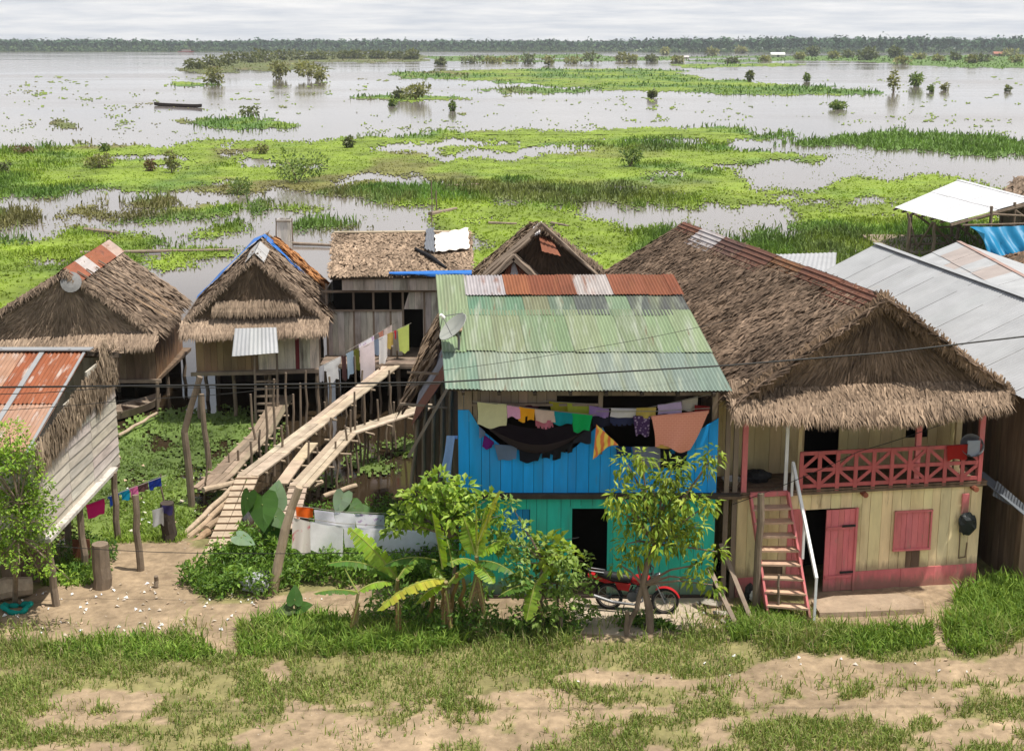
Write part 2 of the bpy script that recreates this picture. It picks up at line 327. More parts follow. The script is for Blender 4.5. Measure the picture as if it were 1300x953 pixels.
# far bank and forest
def far():
    mb = MB(); mb.box((0, 4400, -1.2), (11000, 3200, 1.6), col=(.16, .20, .06)); tag(mb.obj('far_bank', M['mat'], origin=(0, 0, 0)), 'low green far shore of the lake', kind='structure')
    mb = MB(); n = 4200
    x = rng.uniform(-2300, 2300, n); y = 2830+rng.uniform(0, 1, n)**1.3*420-np.where(x > 250, rng.uniform(0, 1, n)**2*700, 0)
    h = 14+13*fbm(x*.003, y*.01, 31)+rng.gamma(2., 1.3, n); h = np.where(x > 250, h*1.12, h); w = h*rng.uniform(.32, .5, n)
    k = 34; P = np.repeat(np.stack([x, y, h*.62-.5], 1), k, 0); r = rdirs(n*k)*rng.uniform(.25, .95, (n*k, 1))
    P = P+r*np.repeat(np.stack([w, w, h*.42], 1), k, 0)
    s = rng.uniform(2.0, 4.4, n*k); nn = rdirs(n*k)+r*1.2+np.array((0, 0, .5)); nn /= np.linalg.norm(nn, axis=1, keepdims=True)
    a = np.cross(nn, rdirs(n*k)); a /= np.linalg.norm(a, axis=1, keepdims=True); b = np.cross(nn, a)
    v = np.stack([P-a*s[:, None], P-b*s[:, None]*.7, P+a*s[:, None], P+b*s[:, None]*.7], 1).reshape(-1, 3); v[:, 2] = np.maximum(v[:, 2], -.6)
    i = np.arange(n*k)*4; tc = np.repeat(rcols(n, (.032, .070, .040), (.068, .118, .055), .2), k, 0)*rng.uniform(.8, 1.2, (n*k, 1))
    mb.addnp(v, np.stack([i, i+1, i+2, i+3], 1), tc)
    # undergrowth wall at the forest foot
    n2 = 26000; x = rng.uniform(-2300, 2300, n2); y = np.where(x > 250, 2400+rng.uniform(0, 430, n2), 2800+rng.uniform(0, 40, n2)); z = rng.uniform(-1, 1, n2)**2*13*rng.uniform(.2, 1, n2)-.5
    P = np.stack([x, y, z], 1); s = rng.uniform(2, 4.5, n2); nn = rdirs(n2)+np.array((0, -1, .6)); nn /= np.linalg.norm(nn, axis=1, keepdims=True)
    a = np.cross(nn, rdirs(n2)); a /= np.linalg.norm(a, axis=1, keepdims=True); b = np.cross(nn, a)
    v = np.stack([P-a*s[:, None], P-b*s[:, None]*.7, P+a*s[:, None], P+b*s[:, None]*.7], 1).reshape(-1, 3); v[:, 2] = np.maximum(v[:, 2], -.6)
    i = np.arange(n2)*4; mb.addnp(v, np.stack([i, i+1, i+2, i+3], 1), rcols(n2, (.025, .055, .022), (.075, .115, .038), .2))
    tag(mb.obj('far_forest', M['farleaf'], origin=(0, 2800, 0)), 'dark green forest along the far shore', 'forest', kind='stuff')
far()
# ---------------------------------------------------------------- floating vegetation mats, laid on the water plane
GREEN = [  # polygons measured on the water plane, kind: 1 lime mats, 2 reeds and mid green, 3 olive and brown
 ([(-200, 196), (0, 192), (120, 186), (300, 179), (430, 175), (560, 169), (640, 165), (760, 166), (900, 161), (960, 166), (1010, 172), (940, 178), (905, 186), (960, 192), (1062, 203), (1050, 207), (985, 204), (930, 214), (925, 222), (950, 240), (1010, 247), (1060, 236), (1160, 222), (1240, 226), (1290, 238), (1500, 250), (1500, 330), (1130, 345), (600, 345), (590, 330), (625, 312), (600, 302), (562, 292), (540, 280), (556, 265), (500, 262), (470, 250), (440, 249), (340, 236), (330, 246), (300, 251), (250, 247), (180, 241), (150, 238), (110, 243), (50, 248), (0, 251), (-200, 258)], 1),
 ([(960, 180), (1000, 176), (1060, 174), (1140, 166), (1230, 172), (1300, 181), (1500, 190), (1500, 205), (1300, 197), (1220, 197), (1160, 188), (1080, 186), (1000, 188)], 2),
 ([(-200, 325), (0, 310), (50, 302), (100, 293), (160, 298), (210, 304), (170, 322), (150, 345), (120, 380), (60, 420), (0, 450), (-200, 480)], 1),
 ([(-40, 270), (0, 264), (40, 268), (38, 280), (0, 286), (-40, 288)], 2), ([(-30, 296), (14, 300), (12, 308), (-30, 312)], 2),
 ([(118, 249), (150, 246), (178, 250), (160, 256), (124, 256)], 2), ([(166, 256), (200, 250), (226, 258), (218, 267), (180, 265)], 2),
 ([(75, 272), (120, 262), (142, 264), (136, 273), (100, 276)], 1), ([(138, 276), (200, 270), (250, 266), (300, 266), (312, 272), (250, 280), (170, 282), (140, 280)], 1),
 ([(308, 262), (335, 256), (342, 268), (320, 272)], 2), ([(345, 264), (390, 262), (425, 262), (400, 268), (350, 268)], 1),
 ([(230, 300), (280, 292), (318, 290), (312, 300), (270, 306), (240, 306)], 1), ([(178, 325), (230, 320), (290, 320), (284, 333), (220, 336), (190, 334)], 1),
 ([(364, 290), (390, 281), (440, 284), (450, 291), (400, 294), (372, 295)], 2),
 ([(-200, 540), (140, 560), (190, 532), (235, 522), (290, 526), (335, 536), (348, 556), (310, 600), (240, 700), (100, 720), (-200, 700)], 1),
 ([(470, 570), (500, 560), (545, 562), (540, 574), (490, 580)], 1), ([(440, 575), (480, 580), (500, 592), (470, 600), (430, 596)], 2), ([(390, 600), (430, 604), (424, 620), (390, 622)], 2),
 ([(218, 108), (232, 104), (262, 106), (280, 108), (240, 110)], 1), ([(228, 154), (262, 150), (330, 150), (366, 159), (340, 164), (280, 163)], 1), ([(60, 150), (80, 152), (104, 163), (70, 166)], 3),
 ([(228, 88), (245, 80), (300, 76), (360, 72), (430, 70), (540, 69), (545, 78), (470, 80), (430, 79), (380, 80), (420, 88), (330, 90), (300, 88), (300, 92), (250, 94)], 3),
 ([(445, 125), (500, 121), (570, 122), (572, 126), (500, 128), (450, 128)], 1),
 ([(490, 92), (560, 90), (680, 87), (800, 88), (870, 90), (880, 97), (940, 104), (1080, 113), (1130, 120), (1070, 121), (960, 119), (870, 117), (760, 114), (690, 108), (620, 103), (510, 99)], 1),
 ([(605, 114), (660, 111), (740, 113), (730, 117), (640, 118)], 2),
 ([(540, 72), (600, 71), (760, 69), (780, 73), (880, 72), (1300, 70), (1500, 70), (1500, 92), (1300, 87), (1220, 86), (1150, 82), (1090, 78), (1010, 77), (930, 80), (860, 77), (700, 79), (560, 78)], 2),
 ([(860, 82), (940, 81), (1030, 82), (1000, 85), (900, 86), (860, 86)], 1), ([(430, 62.5), (900, 62.5), (1500, 63.5), (1500, 67), (900, 66), (600, 65), (430, 64.5)], 3), ([(-200, 63.6), (120, 62.6), (480, 63.5), (480, 65.2), (250, 65.5), (-200, 64.8)], 3),
]
HOLES = [[(425, 228), (450, 222), (500, 224), (538, 229), (500, 234), (440, 234)], [(530, 198), (560, 194), (640, 190), (716, 184), (722, 190), (690, 198), (620, 203), (560, 203)], [(296, 206), (320, 200), (345, 204), (340, 214), (310, 216)],
 [(738, 268), (770, 260), (820, 262), (880, 266), (900, 280), (860, 292), (800, 290), (750, 286)], [(860, 268), (905, 260), (985, 261), (1012, 272), (1015, 287), (975, 300), (955, 311), (930, 306), (860, 290)], [(615, 76), (700, 74), (770, 73), (700, 77)], [(440, 66), (600, 66), (620, 70), (560, 71), (450, 69)],
 [(700, 262), (730, 258), (740, 262), (720, 266)], [(860, 92), (960, 92), (980, 97), (900, 97)], [(900, 66), (1300, 67.5), (1300, 69), (900, 68)], [(862, 74), (960, 74), (960, 76), (862, 76.5)], [(1040, 78.5), (1100, 79), (1100, 80), (1040, 80)]]
def cover(px, py, jit=0.):
    if jit: s_ = np.clip((py-56)/110., .05, 2.2); e_ = rng.normal(0, 1, (2, len(px)))*jit*(.3+1.2*fbm(px*.02, py*.08, 99)); px = px+e_[0]*4*s_; py = py+e_[1]*1.1*s_
    sc_ = np.clip((py-56)/110., .05, 2.2)
    n1 = (fbm(px*.035, py*.12/np.maximum(sc_, .3), 41)-.5)*70*np.minimum(sc_+.3, 1); n2 = (fbm(px*.03, py*.11/np.maximum(sc_, .3), 42)-.5)*14*sc_
    n2 = n2+(fbm(px*.16, py*.4, 46, 2)-.5)*5*sc_
    k = np.zeros(px.shape, int); qx = px+n1; qy = py+n2
    for poly, kind in GREEN: k[inpoly(qx, qy, poly)] = kind
    for poly in HOLES: k[inpoly(qx, qy, poly)] = 0
    # loose floating specks on the open water
    sp = fbm(px*.11, py*.5, 51, 3)+.25*(fbm(px*.012, py*.05, 52, 2)-.5)
    k[(k == 0) & (py > 97) & (py < 172) & (sp > .765)] = 4
    k[(k == 0) & (py > 172) & (py < 330) & (sp > .75)] = 4
    k[(k > 0) & (py > 176) & (py < 340) & (fbm(px*.014, py*.09, 58)+.25*(fbm(px*.08, py*.35, 59)-.5) > .665)] = 0
    k[(k == 1) & (py > 505) & (fbm(px*.035, py*.06, 57) > .60)] = 0
    return k
def greencol(P, k):
    a = fbm(P[:, 0]*.05, P[:, 1]*.035, 61)[:, None]; b = fbm(P[:, 0]*.4, P[:, 1]*.3, 62)[:, None]
    lime = np.array((.20, .275, .032)); mid = np.array((.10, .18, .036)); olive = np.array((.13, .15, .045)); brown = np.array((.16, .115, .06))
    t = np.clip((a-.42)*5+(fbm(P[:, 0]*.22, P[:, 1]*.12, 64)[:, None]-.5)*2.2, 0, 1); c = lime*(1-t)+mid*t
    c = np.where((k == 2)[:, None], np.array((.12, .20, .042)), c); c = np.where((k == 3)[:, None], olive, c); c = np.where((k == 4)[:, None], lime*.9, c); nr = np.clip((52-P[:, 1:2])/6, 0, 1)*.65; c = c*(1-nr)+np.array((.135, .185, .05))*nr
    br = np.clip((fbm(P[:, 0]*.09, P[:, 1]*.05, 63)-.56)*6, 0, .7)[:, None]*np.clip((40-P[:, 0:1])/60, 0, 1); c = c*(1-br)+brown*br
    return c*(.5+1.0*b)
def mats():
    mb = MB()
    rows = [np.arange(62.4, 90, .55), np.arange(90, 172, .8), np.arange(172, 345, 1.25), np.arange(345, 470, 2.0), np.arange(500, 705, 2.5)]
    step = [2.2, 2.0, 2.2, 3., 3.5]
    for r, s in zip(rows, step):
        xs = np.arange(-180, 1480, s); gx, gy = np.meshgrid(xs, r); nx = len(xs); ny = len(r)
        c = cover(gx[:-1, :-1].ravel()+s/2, gy[:-1, :-1].ravel()+.3, .9); c[(c == 4) & (gy[:-1, :-1].ravel() > 170)] = 0
        P = Znp(gx.ravel(), gy.ravel(), WZ); b = (fbm(P[:, 0]*1.3, P[:, 1]*.8, 71)); P[:, 2] += .03+.16*np.clip(b-.3, 0, 1)
        i = (np.arange(ny-1)[:, None]*nx+np.arange(nx-1)[None]).ravel()[c > 0]
        f = np.stack([i, i+nx, i+nx+1, i+1], 1); kk = c[c > 0]; ctr = P[f].mean(1)
        u, inv = np.unique(f, return_inverse=True); mb.addnp(P[u], inv.reshape(f.shape), greencol(ctr, kk)*.8)
    tag(mb.obj('floating_vegetation', M['mat'], origin=(0, 0, 0), smooth=True), 'lime green mats of floating water plants spread over the lake', 'water plants', kind='stuff')
    # upright leaves and reeds growing out of the mats
    mb = MB()
    def sow(y0, y1, n, f):
        px = rng.uniform(-160, 1460, n); py = rng.uniform(y0, y1, n); k = cover(px, py, 1.3); s = k > 0; px, py, k = px[s], py[s], k[s]
        P = Znp(px, py, WZ); f(P, k)
    def reeds(P, k):
        D = P[:, 1]; a = fbm(P[:, 0]*.05, P[:, 1]*.035, 61); t = np.clip((a-.44)*6, 0, 1); hgt = np.where(k == 1, .12+t*.5, np.where(k == 4, .05, np.where(k == 3, .25, .55)))*rng.uniform(.5, 1.3, len(P))
        hgt = hgt*(1+D/500); w = np.maximum(.03, D*.0009)*rng.uniform(.7, 1.4, len(P))
        c = greencol(P, k)*rng.uniform(.65, 1.45, (len(P), 1)); blades(mb, P, hgt, w, rng.uniform(.1, .8, len(P)), c)
    sow(63, 100, 15000, reeds); sow(100, 172, 30000, reeds); sow(172, 250, 70000, reeds); sow(250, 345, 60000, reeds)
    tag(mb.obj('reeds', M['grass'], origin=(0, 0, 0)), 'reeds and marsh grass growing through the floating mats', 'reeds', kind='stuff')
    mb = MB()
    def rosettes(P, k):
        n = len(P); D = P[:, 1]; m = 4; Q = np.repeat(P, m, 0); Q[:, 2] += .05; Q[:, :2] += rng.normal(0, .06, (n*m, 2)); d = rdirs(n*m, .7); s = np.repeat(np.clip(.03+D*.0011, .06, .2)*rng.uniform(.6, 1.3, n), m)
        c = np.repeat(greencol(P, k)*rng.uniform(.75, 1.5, (n, 1)), m, 0); leaves(mb, Q, d, np.tile((0, 0, 1.), (n*m, 1))+rdirs(n*m)*.3, s*1.3, s, c)
    sow(240, 470, 22000, rosettes); sow(500, 700, 30000, rosettes)
    sow(500, 700, 15000, lambda P, k: blades(mb, P, rng.uniform(.1, .35, len(P)), .035, rng.uniform(.2, 1., len(P)), greencol(P, k)*np.array((1.2, 1.1, 1.2))*rng.uniform(.7, 1.5, (len(P), 1))))
    tag(mb.obj('water_lettuce', M['leaf'], origin=(0, 0, 0)), 'broad leaved floating plants crowding the water between the stilt houses', 'water plants', kind='stuff')
mats()
# ---------------------------------------------------------------- grass on the bank
def grass():
    mb = MB(); n = 150000
    px = rng.uniform(-120, 1420, n); py = rng.uniform(735, 975, n)
    P = Znp(px, py, 0); d = dirtmask(px, py); den = fbm(P[:, 0]*1.1, P[:, 1]*1.1, 81)
    s = (~d) & (rng.uniform(0, 1, n) < np.clip((den-.27)*3.2, .05, 1)); s |= d & (rng.uniform(0, 1, n) < np.clip((den-.5)*.8, .012, .2))
    s &= ~((P[:, 1] > 26.2) & (P[:, 0] > -1.3)) & ~((px < 420) & (py < 790))
    P = P[s]; den = den[s]; px = px[s]; py = py[s]; P[:, 2] = gz(P[:, 0], P[:, 1])-.02
    tall = np.exp(-((py-(806+12*np.sin(px*.02)))/16)**2)
    L = (.10+.16*den+.34*tall*rng.uniform(.3, 1, len(P)))*rng.uniform(.6, 1.3, len(P))
    c = rcols(len(P), (.14, .22, .04), (.30, .34, .10), .2)*(.75+.5*den[:, None]); dry = rng.uniform(0, 1, len(P)) < .14; c[dry] = rcols(dry.sum(), (.30, .26, .11), (.42, .36, .2))
    blades(mb, P, L, rng.uniform(.012, .026, len(P)), rng.uniform(.15, 1.1, len(P)), c)
    tag(mb.obj('grass', M['grass'], origin=(0, 0, 0)), 'grass verge along the front of the dirt path', 'grass', kind='stuff')
    # tall wild grass and weeds
    mb = MB()
    def patch(poly, n, L0, L1, ca, cb, w=.03):
        p = np.array(poly); px = rng.uniform(p[:, 0].min(), p[:, 0].max(), n); py = rng.uniform(p[:, 1].min(), p[:, 1].max(), n)
        s = inpoly(px+(fbm(px*.05, py*.05, 5)-.5)*30, py+(fbm(px*.05, py*.05, 6)-.5)*20, poly); px, py = px[s], py[s]; P = Znp(px, py, 0); P[:, 2] = np.maximum(gz(P[:, 0], P[:, 1]), WZ)-.03
        den = fbm(P[:, 0]*1.6, P[:, 1]*1.6, 91)
        blades(mb, P, (L0+(L1-L0)*rng.uniform(0, 1, len(P)))*(.5+den), w*rng.uniform(.6, 1.4, len(P)), rng.uniform(.2, 1.2, len(P)), rcols(len(P), ca, cb, .2))
    G1, G2 = (.11, .21, .03), (.25, .35, .06)
    patch([(1200, 800), (1215, 760), (1250, 742), (1330, 735), (1430, 740), (1430, 800), (1290, 806), (1240, 835), (1215, 825)], 11000, .2, .58, G1, G2)
    patch([(920, 785), (960, 772), (1010, 785), (1030, 800), (1000, 815), (930, 815)], 3000, .15, .45, G1, G2)
    patch([(1060, 800), (1180, 798), (1190, 815), (1120, 832), (1020, 825)], 3000, .12, .4, G1, G2)
    patch([(300, 800), (335, 782), (380, 775), (440, 785), (480, 792), (560, 800), (600, 815), (560, 830), (300, 835)], 6500, .15, .48, G1, G2)
    patch([(190, 806), (250, 810), (280, 835), (180, 840), (60, 838), (40, 820)], 2500, .12, .4, G1, G2)
    patch([(140, 590), (240, 600), (250, 660), (225, 690), (150, 690), (110, 680)], 7000, .1, .3, (.15, .25, .03), (.28, .38, .07))
    patch([(105, 700), (125, 690), (125, 745), (50, 745), (80, 720)], 1800, .15, .4, G1, G2)
    tag(mb.obj('tall_grass', M['grass'], origin=(0, 0, 0)), 'tufts of tall wild grass beside the dirt yards', 'grass', kind='stuff')
    # leafy weeds on the bank
    mb = MB()
    def weeds(poly, n, h, ca, cb, sz=.12):
        p = np.array(poly); px = rng.uniform(p[:, 0].min(), p[:, 0].max(), n); py = rng.uniform(p[:, 1].min(), p[:, 1].max(), n)
        s = inpoly(px+(fbm(px*.05, py*.05, 7)-.5)*30, py+(fbm(px*.05, py*.05, 8)-.5)*20, poly); P = Znp(px[s], py[s], -.1); g = np.maximum(gz(P[:, 0], P[:, 1]), WZ)
        m = len(P); den = fbm(P[:, 0]*1.2, P[:, 1]*1.2, 95); P[:, 2] = g+rng.uniform(0, 1, m)*h*(den*2-.25).clip(.1, 1.4)
        leaves(mb, P, rdirs(m, .5), rdirs(m, 1.2), sz*rng.uniform(.7, 1.6, m), sz*.5*rng.uniform(.6, 1.3, m), rcols(m, ca, cb, .25)*(.7+.6*den[:, None]))
    weeds([(225, 750), (260, 725), (300, 700), (350, 690), (420, 690), (520, 700), (600, 700), (590, 745), (520, 750), (440, 752), (390, 748), (330, 768), (270, 766)], 19000, .55, (.07, .15, .022), (.20, .32, .05))
    weeds([(385, 625), (440, 630), (490, 600), (580, 600), (590, 690), (480, 680), (400, 665)], 9000, .6, (.045, .11, .018), (.14, .25, .04))
    weeds([(120, 690), (150, 700), (130, 745), (60, 750), (40, 720)], 1500, .35, (.05, .12, .02), (.15, .25, .04))
    weeds([(440, 800), (520, 760), (600, 770), (640, 800), (700, 795), (760, 800), (740, 815), (560, 825)], 5000, .5, (.05, .12, .02), (.16, .26, .04))
    weeds([(780, 806), (800, 796), (860, 800), (850, 812)], 900, .25, (.05, .12, .02), (.16, .26, .04))
    tag(mb.obj('weeds', M['leaf'], origin=(0, 0, 0)), 'leafy green weeds growing over the bank', 'weeds', kind='stuff')
    # litter
    mb = MB()
    for poly, n in (([(0, 760), (60, 745), (300, 735), (350, 760), (440, 755), (300, 800), (100, 810), (0, 800)], 230), ([(130, 560), (320, 540), (300, 600), (240, 680), (140, 680)], 90), ([(700, 845), (1150, 810), (1250, 860), (720, 870)], 60), ([(860, 750), (930, 770), (935, 800), (890, 800)], 60), ([(320, 735), (345, 745), (340, 760), (320, 760)], 26)):
        p = np.array(poly)
        for i in range(n):
            px = R.uniform(p[:, 0].min(), p[:, 0].max()); py = R.uniform(p[:, 1].min(), p[:, 1].max())
            if not inpoly(np.array([px]), np.array([py]), poly)[0]: continue
            q = Z(px, py, 0); q[2] = max(float(gz(q[0], q[1])), WZ+.1)+.015; s = R.uniform(.02, .065)*(1.5 if py < 700 else 1)
            col = R.choice([(.75, .75, .73), (.6, .55, .45), (.5, .36, .24), (.35, .25, .17), (.7, .7, .72), (.6, .62, .6), (.32, .24, .16), (.55, .5, .42), (.42, .33, .24), (.66, .62, .56), (.5, .42, .34)] if R.random() < .9 else [(.7, .7, .7)])
            a = R.uniform(0, 6.3); u = np.array((math.cos(a), math.sin(a), R.uniform(-.2, .2))); w = np.array((-math.sin(a), math.cos(a), R.uniform(0, .3)))
            mb.add([q-u*s, q-w*s*.5+UP*.01, q+u*s*.8, q+w*s*.7+UP*.03, q+UP*.03], [(0, 1, 4), (1, 2, 4), (2, 3, 4), (3, 0, 4)], col)
    tag(mb.obj('litter', M['litter'], origin=(0, 0, 0)), 'scraps of paper and plastic litter strewn over path and swamp', 'litter', kind='stuff')
grass()
# ---------------------------------------------------------------- sky, sun, air
S = nrm((.31, -.12, .943))
def light():
    w = bpy.data.worlds.new('World'); sc.world = w; w.use_nodes = True; nt = w.node_tree; N = nt.nodes; L = nt.links
    bg = N['Background']; bg.inputs['Strength'].default_value = .1
    sky = N.new('ShaderNodeTexSky'); sky.sky_type = 'NISHITA'; sky.sun_disc = False
    sky.sun_elevation = math.asin(S[2]); sky.sun_rotation = math.atan2(S[0], S[1]); sky.dust_density = 2.; sky.ozone_density = 1.
    tc = N.new('ShaderNodeTexCoord'); sp = N.new('ShaderNodeSeparateXYZ'); L.new(tc.outputs['Generated'], sp.inputs[0])
    def mth(op, a, b):
        m = N.new('ShaderNodeMath'); m.operation = op
        for i, q in enumerate((a, b)):
            if isinstance(q, (int, float)): m.inputs[i].default_value = q
            else: L.new(q, m.inputs[i])
        return m.outputs[0]
    zz = mth('ADD', mth('MAXIMUM', sp.outputs['Z'], 0.), .06); cx = mth('DIVIDE', sp.outputs['X'], zz); cy = mth('DIVIDE', sp.outputs['Y'], zz)
    cb = N.new('ShaderNodeCombineXYZ'); L.new(cx, cb.inputs[0]); L.new(cy, cb.inputs[1])
    n = N.new('ShaderNodeTexNoise'); n.inputs['Scale'].default_value = .9; n.inputs['Detail'].default_value = 8; n.inputs['Roughness'].default_value = .6; L.new(cb.outputs[0], n.inputs['Vector'])
    n2 = N.new('ShaderNodeTexNoise'); n2.inputs['Scale'].default_value = .5; n2.inputs['Detail'].default_value = 7; L.new(cb.outputs[0], n2.inputs['Vector'])
    cr = N.new('ShaderNodeValToRGB'); e = cr.color_ramp.elements; e[0].position = .34; e[0].color = (5.6, 5.9, 6.4, 1); e[1].position = .64; e[1].color = (8.4, 8.3, 8.2, 1); L.new(n.outputs['Fac'], cr.inputs[0])
    mr = N.new('ShaderNodeMapRange'); mr.inputs[1].default_value = .36; mr.inputs[2].default_value = .5; L.new(n2.outputs['Fac'], mr.inputs[0])
    hz = N.new('ShaderNodeMapRange'); hz.inputs[1].default_value = .35; hz.inputs[2].default_value = .12; L.new(sp.outputs['Z'], hz.inputs[0])
    mk = mth('MAXIMUM', mth('MULTIPLY', mr.outputs[0], .72), hz.outputs[0])
    mx = N.new('ShaderNodeMix'); mx.data_type = 'RGBA'; L.new(mk, mx.inputs[0]); L.new(sky.outputs[0], mx.inputs[6]); L.new(cr.outputs[0], mx.inputs[7])
    L.new(mx.outputs[2], bg.inputs['Color'])
    sun = bpy.data.lights.new('sun', 'SUN'); sun.energy = 4.7; sun.angle = math.radians(.9); sun.color = (1, .95, .86)
    so = bpy.data.objects.new('sun', sun); C.objects.link(so); so.location = (30, 20, 60); so.rotation_euler = Vector(S).to_track_quat('Z', 'Y').to_euler()
light()
def haze():
    m = bpy.data.materials.new('haze_air'); m.use_nodes = True; N = m.node_tree.nodes; L = m.node_tree.links; N.clear()
    o = N.new('ShaderNodeOutputMaterial'); v = N.new('ShaderNodeVolumePrincipled'); v.inputs['Color'].default_value = (.88, .93, 1, 1); v.inputs['Density'].default_value = .00009; v.inputs['Anisotropy'].default_value = .2
    L.new(v.outputs[0], o.inputs['Volume']); mb = MB(); mb.box((0, 3000, 35), (13000, 6600, 77)); 
    tag(mb.obj('haze', m, origin=(0, 0, 0)), 'thin humid haze over the lake', 'haze', kind='stuff')
haze()
sc.render.engine = 'CYCLES'; sc.cycles.use_denoising = True; sc.cycles.max_bounces = 6; sc.cycles.diffuse_bounces = 3; sc.cycles.glossy_bounces = 3; sc.cycles.transmission_bounces = 3; sc.cycles.volume_bounces = 0; sc.cycles.caustics_reflective = False; sc.cycles.caustics_refractive = False; sc.cycles.sample_clamp_indirect = 6
sc.view_settings.view_transform = 'Standard'; sc.view_settings.look = 'None'; sc.view_settings.gamma = 1; sc.view_settings.use_curve_mapping = False; sc.view_settings.exposure = .28
# ================================================================ BUILDING HELPERS
def interp(pl, t):
    for (a, b), (c, d) in zip(pl[:-1], pl[1:]):
        if t <= c: return b+(d-b)*(t-a)/max(c-a, 1e-9)
    return pl[-1][1]
def planks(mb, A, B, bot, top, n, th=.03, holes=(), v=.12, base=(1, 1, 1), gap=.008, out=0.):
    """upright boards from xy point A to B; bot/top numbers or polylines in metres along the wall; holes (t0,t1,z0,z1) metres"""
    A = np.array(A[:2], float); B = np.array(B[:2], float); Ln = np.linalg.norm(B-A); u = (B-A)/Ln; nn = np.array((u[1], -u[0]))
    bt = bot if isinstance(bot, list) else [(0, bot), (Ln, bot)]; tp = top if isinstance(top, list) else [(0, top), (Ln, top)]
    cuts = [0]
    for i in range(1, n): cuts.append((i+R.uniform(-.18, .18))*Ln/n)
    cuts.append(Ln); edges = sorted(set([h[0] for h in holes]+[h[1] for h in holes]))
    for i in range(n):
        seg = [cuts[i]]+[e for e in edges if cuts[i]+.02 < e < cuts[i+1]-.02]+[cuts[i+1]]; col = tint(v, base); o = out+R.uniform(-.004, .004)
        for k in range(len(seg)-1):
            t0, t1 = seg[k]+(gap/2 if k == 0 else 0), seg[k+1]-(gap/2 if k == len(seg)-2 else 0); tm = (t0+t1)/2
            zs = [(interp(bt, t0), interp(bt, t1), interp(tp, t0), interp(tp, t1))]
            for h in holes:
                if h[0]-.005 <= tm <= h[1]+.005:
                    new = []
                    for b0, b1, u0, u1 in zs:
                        if h[2] > min(b0, b1): new.append((b0, b1, min(u0, h[2]), min(u1, h[2])))
                        if h[3] < max(u0, u1): new.append((max(b0, h[3]), max(b1, h[3]), u0, u1))
                    zs = new
            for b0, b1, u0, u1 in zs:
                if max(u0-b0, u1-b1) < .01: continue
                p = []
                for zz in ((b0, b1), (max(u0, b0+.002), max(u1, b1+.002))):
                    for q, t, z in ((0, t0, zz[0]), (0, t1, zz[1]), (1, t1, zz[1]), (1, t0, zz[0])):
                        w = A+u*t+nn*(o-(q*th)); p.append((w[0], w[1], z))
                mb.hexa(p, col)
def corr(mb, EL, ER, RR, RL, rows, sheets, colf, pitch=.07, amp=.013, sub=4, sag=0., lap=.05):
    """corrugated sheets between eave (EL,ER) and ridge (RL,RR)"""
    EL, ER, RR, RL = [np.array(p, float) for p in (EL, ER, RR, RL)]; nn = nrm(np.cross(ER-EL, RL-EL)); nn = nn if nn[2] > 0 else -nn
    wid = (np.linalg.norm(ER-EL)+np.linalg.norm(RR-RL))/2
    for r in range(len(rows)-1):
        b0, b1 = rows[r], min(1, rows[r+1]+(lap if r < len(rows)-2 else 0)); sh = sheets[r] if isinstance(sheets, list) else sheets
        cut = [0]+[(i+R.uniform(-.15, .15))/sh for i in range(1, sh)]+[1]
        for k in range(sh):
            a0, a1 = cut[k], cut[k+1]; nw = max(3, int((a1-a0)*wid/pitch)); nu = nw*sub; jb = R.uniform(-.008, .008)
            vs = []; m = 3
            for j in range(m+1):
                b = (b0+jb if r == 0 else b0+jb*.7)+(b1-b0)*j/m
                for i in range(nu+1):
                    a = a0+(a1-a0)*i/nu; p = (EL*(1-a)+ER*a)*(1-b)+(RL*(1-a)+RR*a)*b
                    off = amp*math.sin(i/sub*2*math.pi)+.012*(len(rows)-r)*(1-j/m)*0+(.010+.004*(k % 2))*(j == 0 or 1)*(1-j/m)+.006*(k % 2)+.012*(r % 2)*(1 if j else 1)
                    p = p+nn*(off+.01); p[2] += sag*math.sin(a*math.pi)*0+sag*(math.sin(a*7.1+b*3)+math.sin(a*13+1))*.5; vs.append(p)
            fs = [(j*(nu+1)+i, j*(nu+1)+i+1, (j+1)*(nu+1)+i+1, (j+1)*(nu+1)+i) for j in range(m) for i in range(nu)]
            mb.add(vs, fs, colf(r, k))
TH_A, TH_B = (.115, .092, .074), (.36, .295, .235)
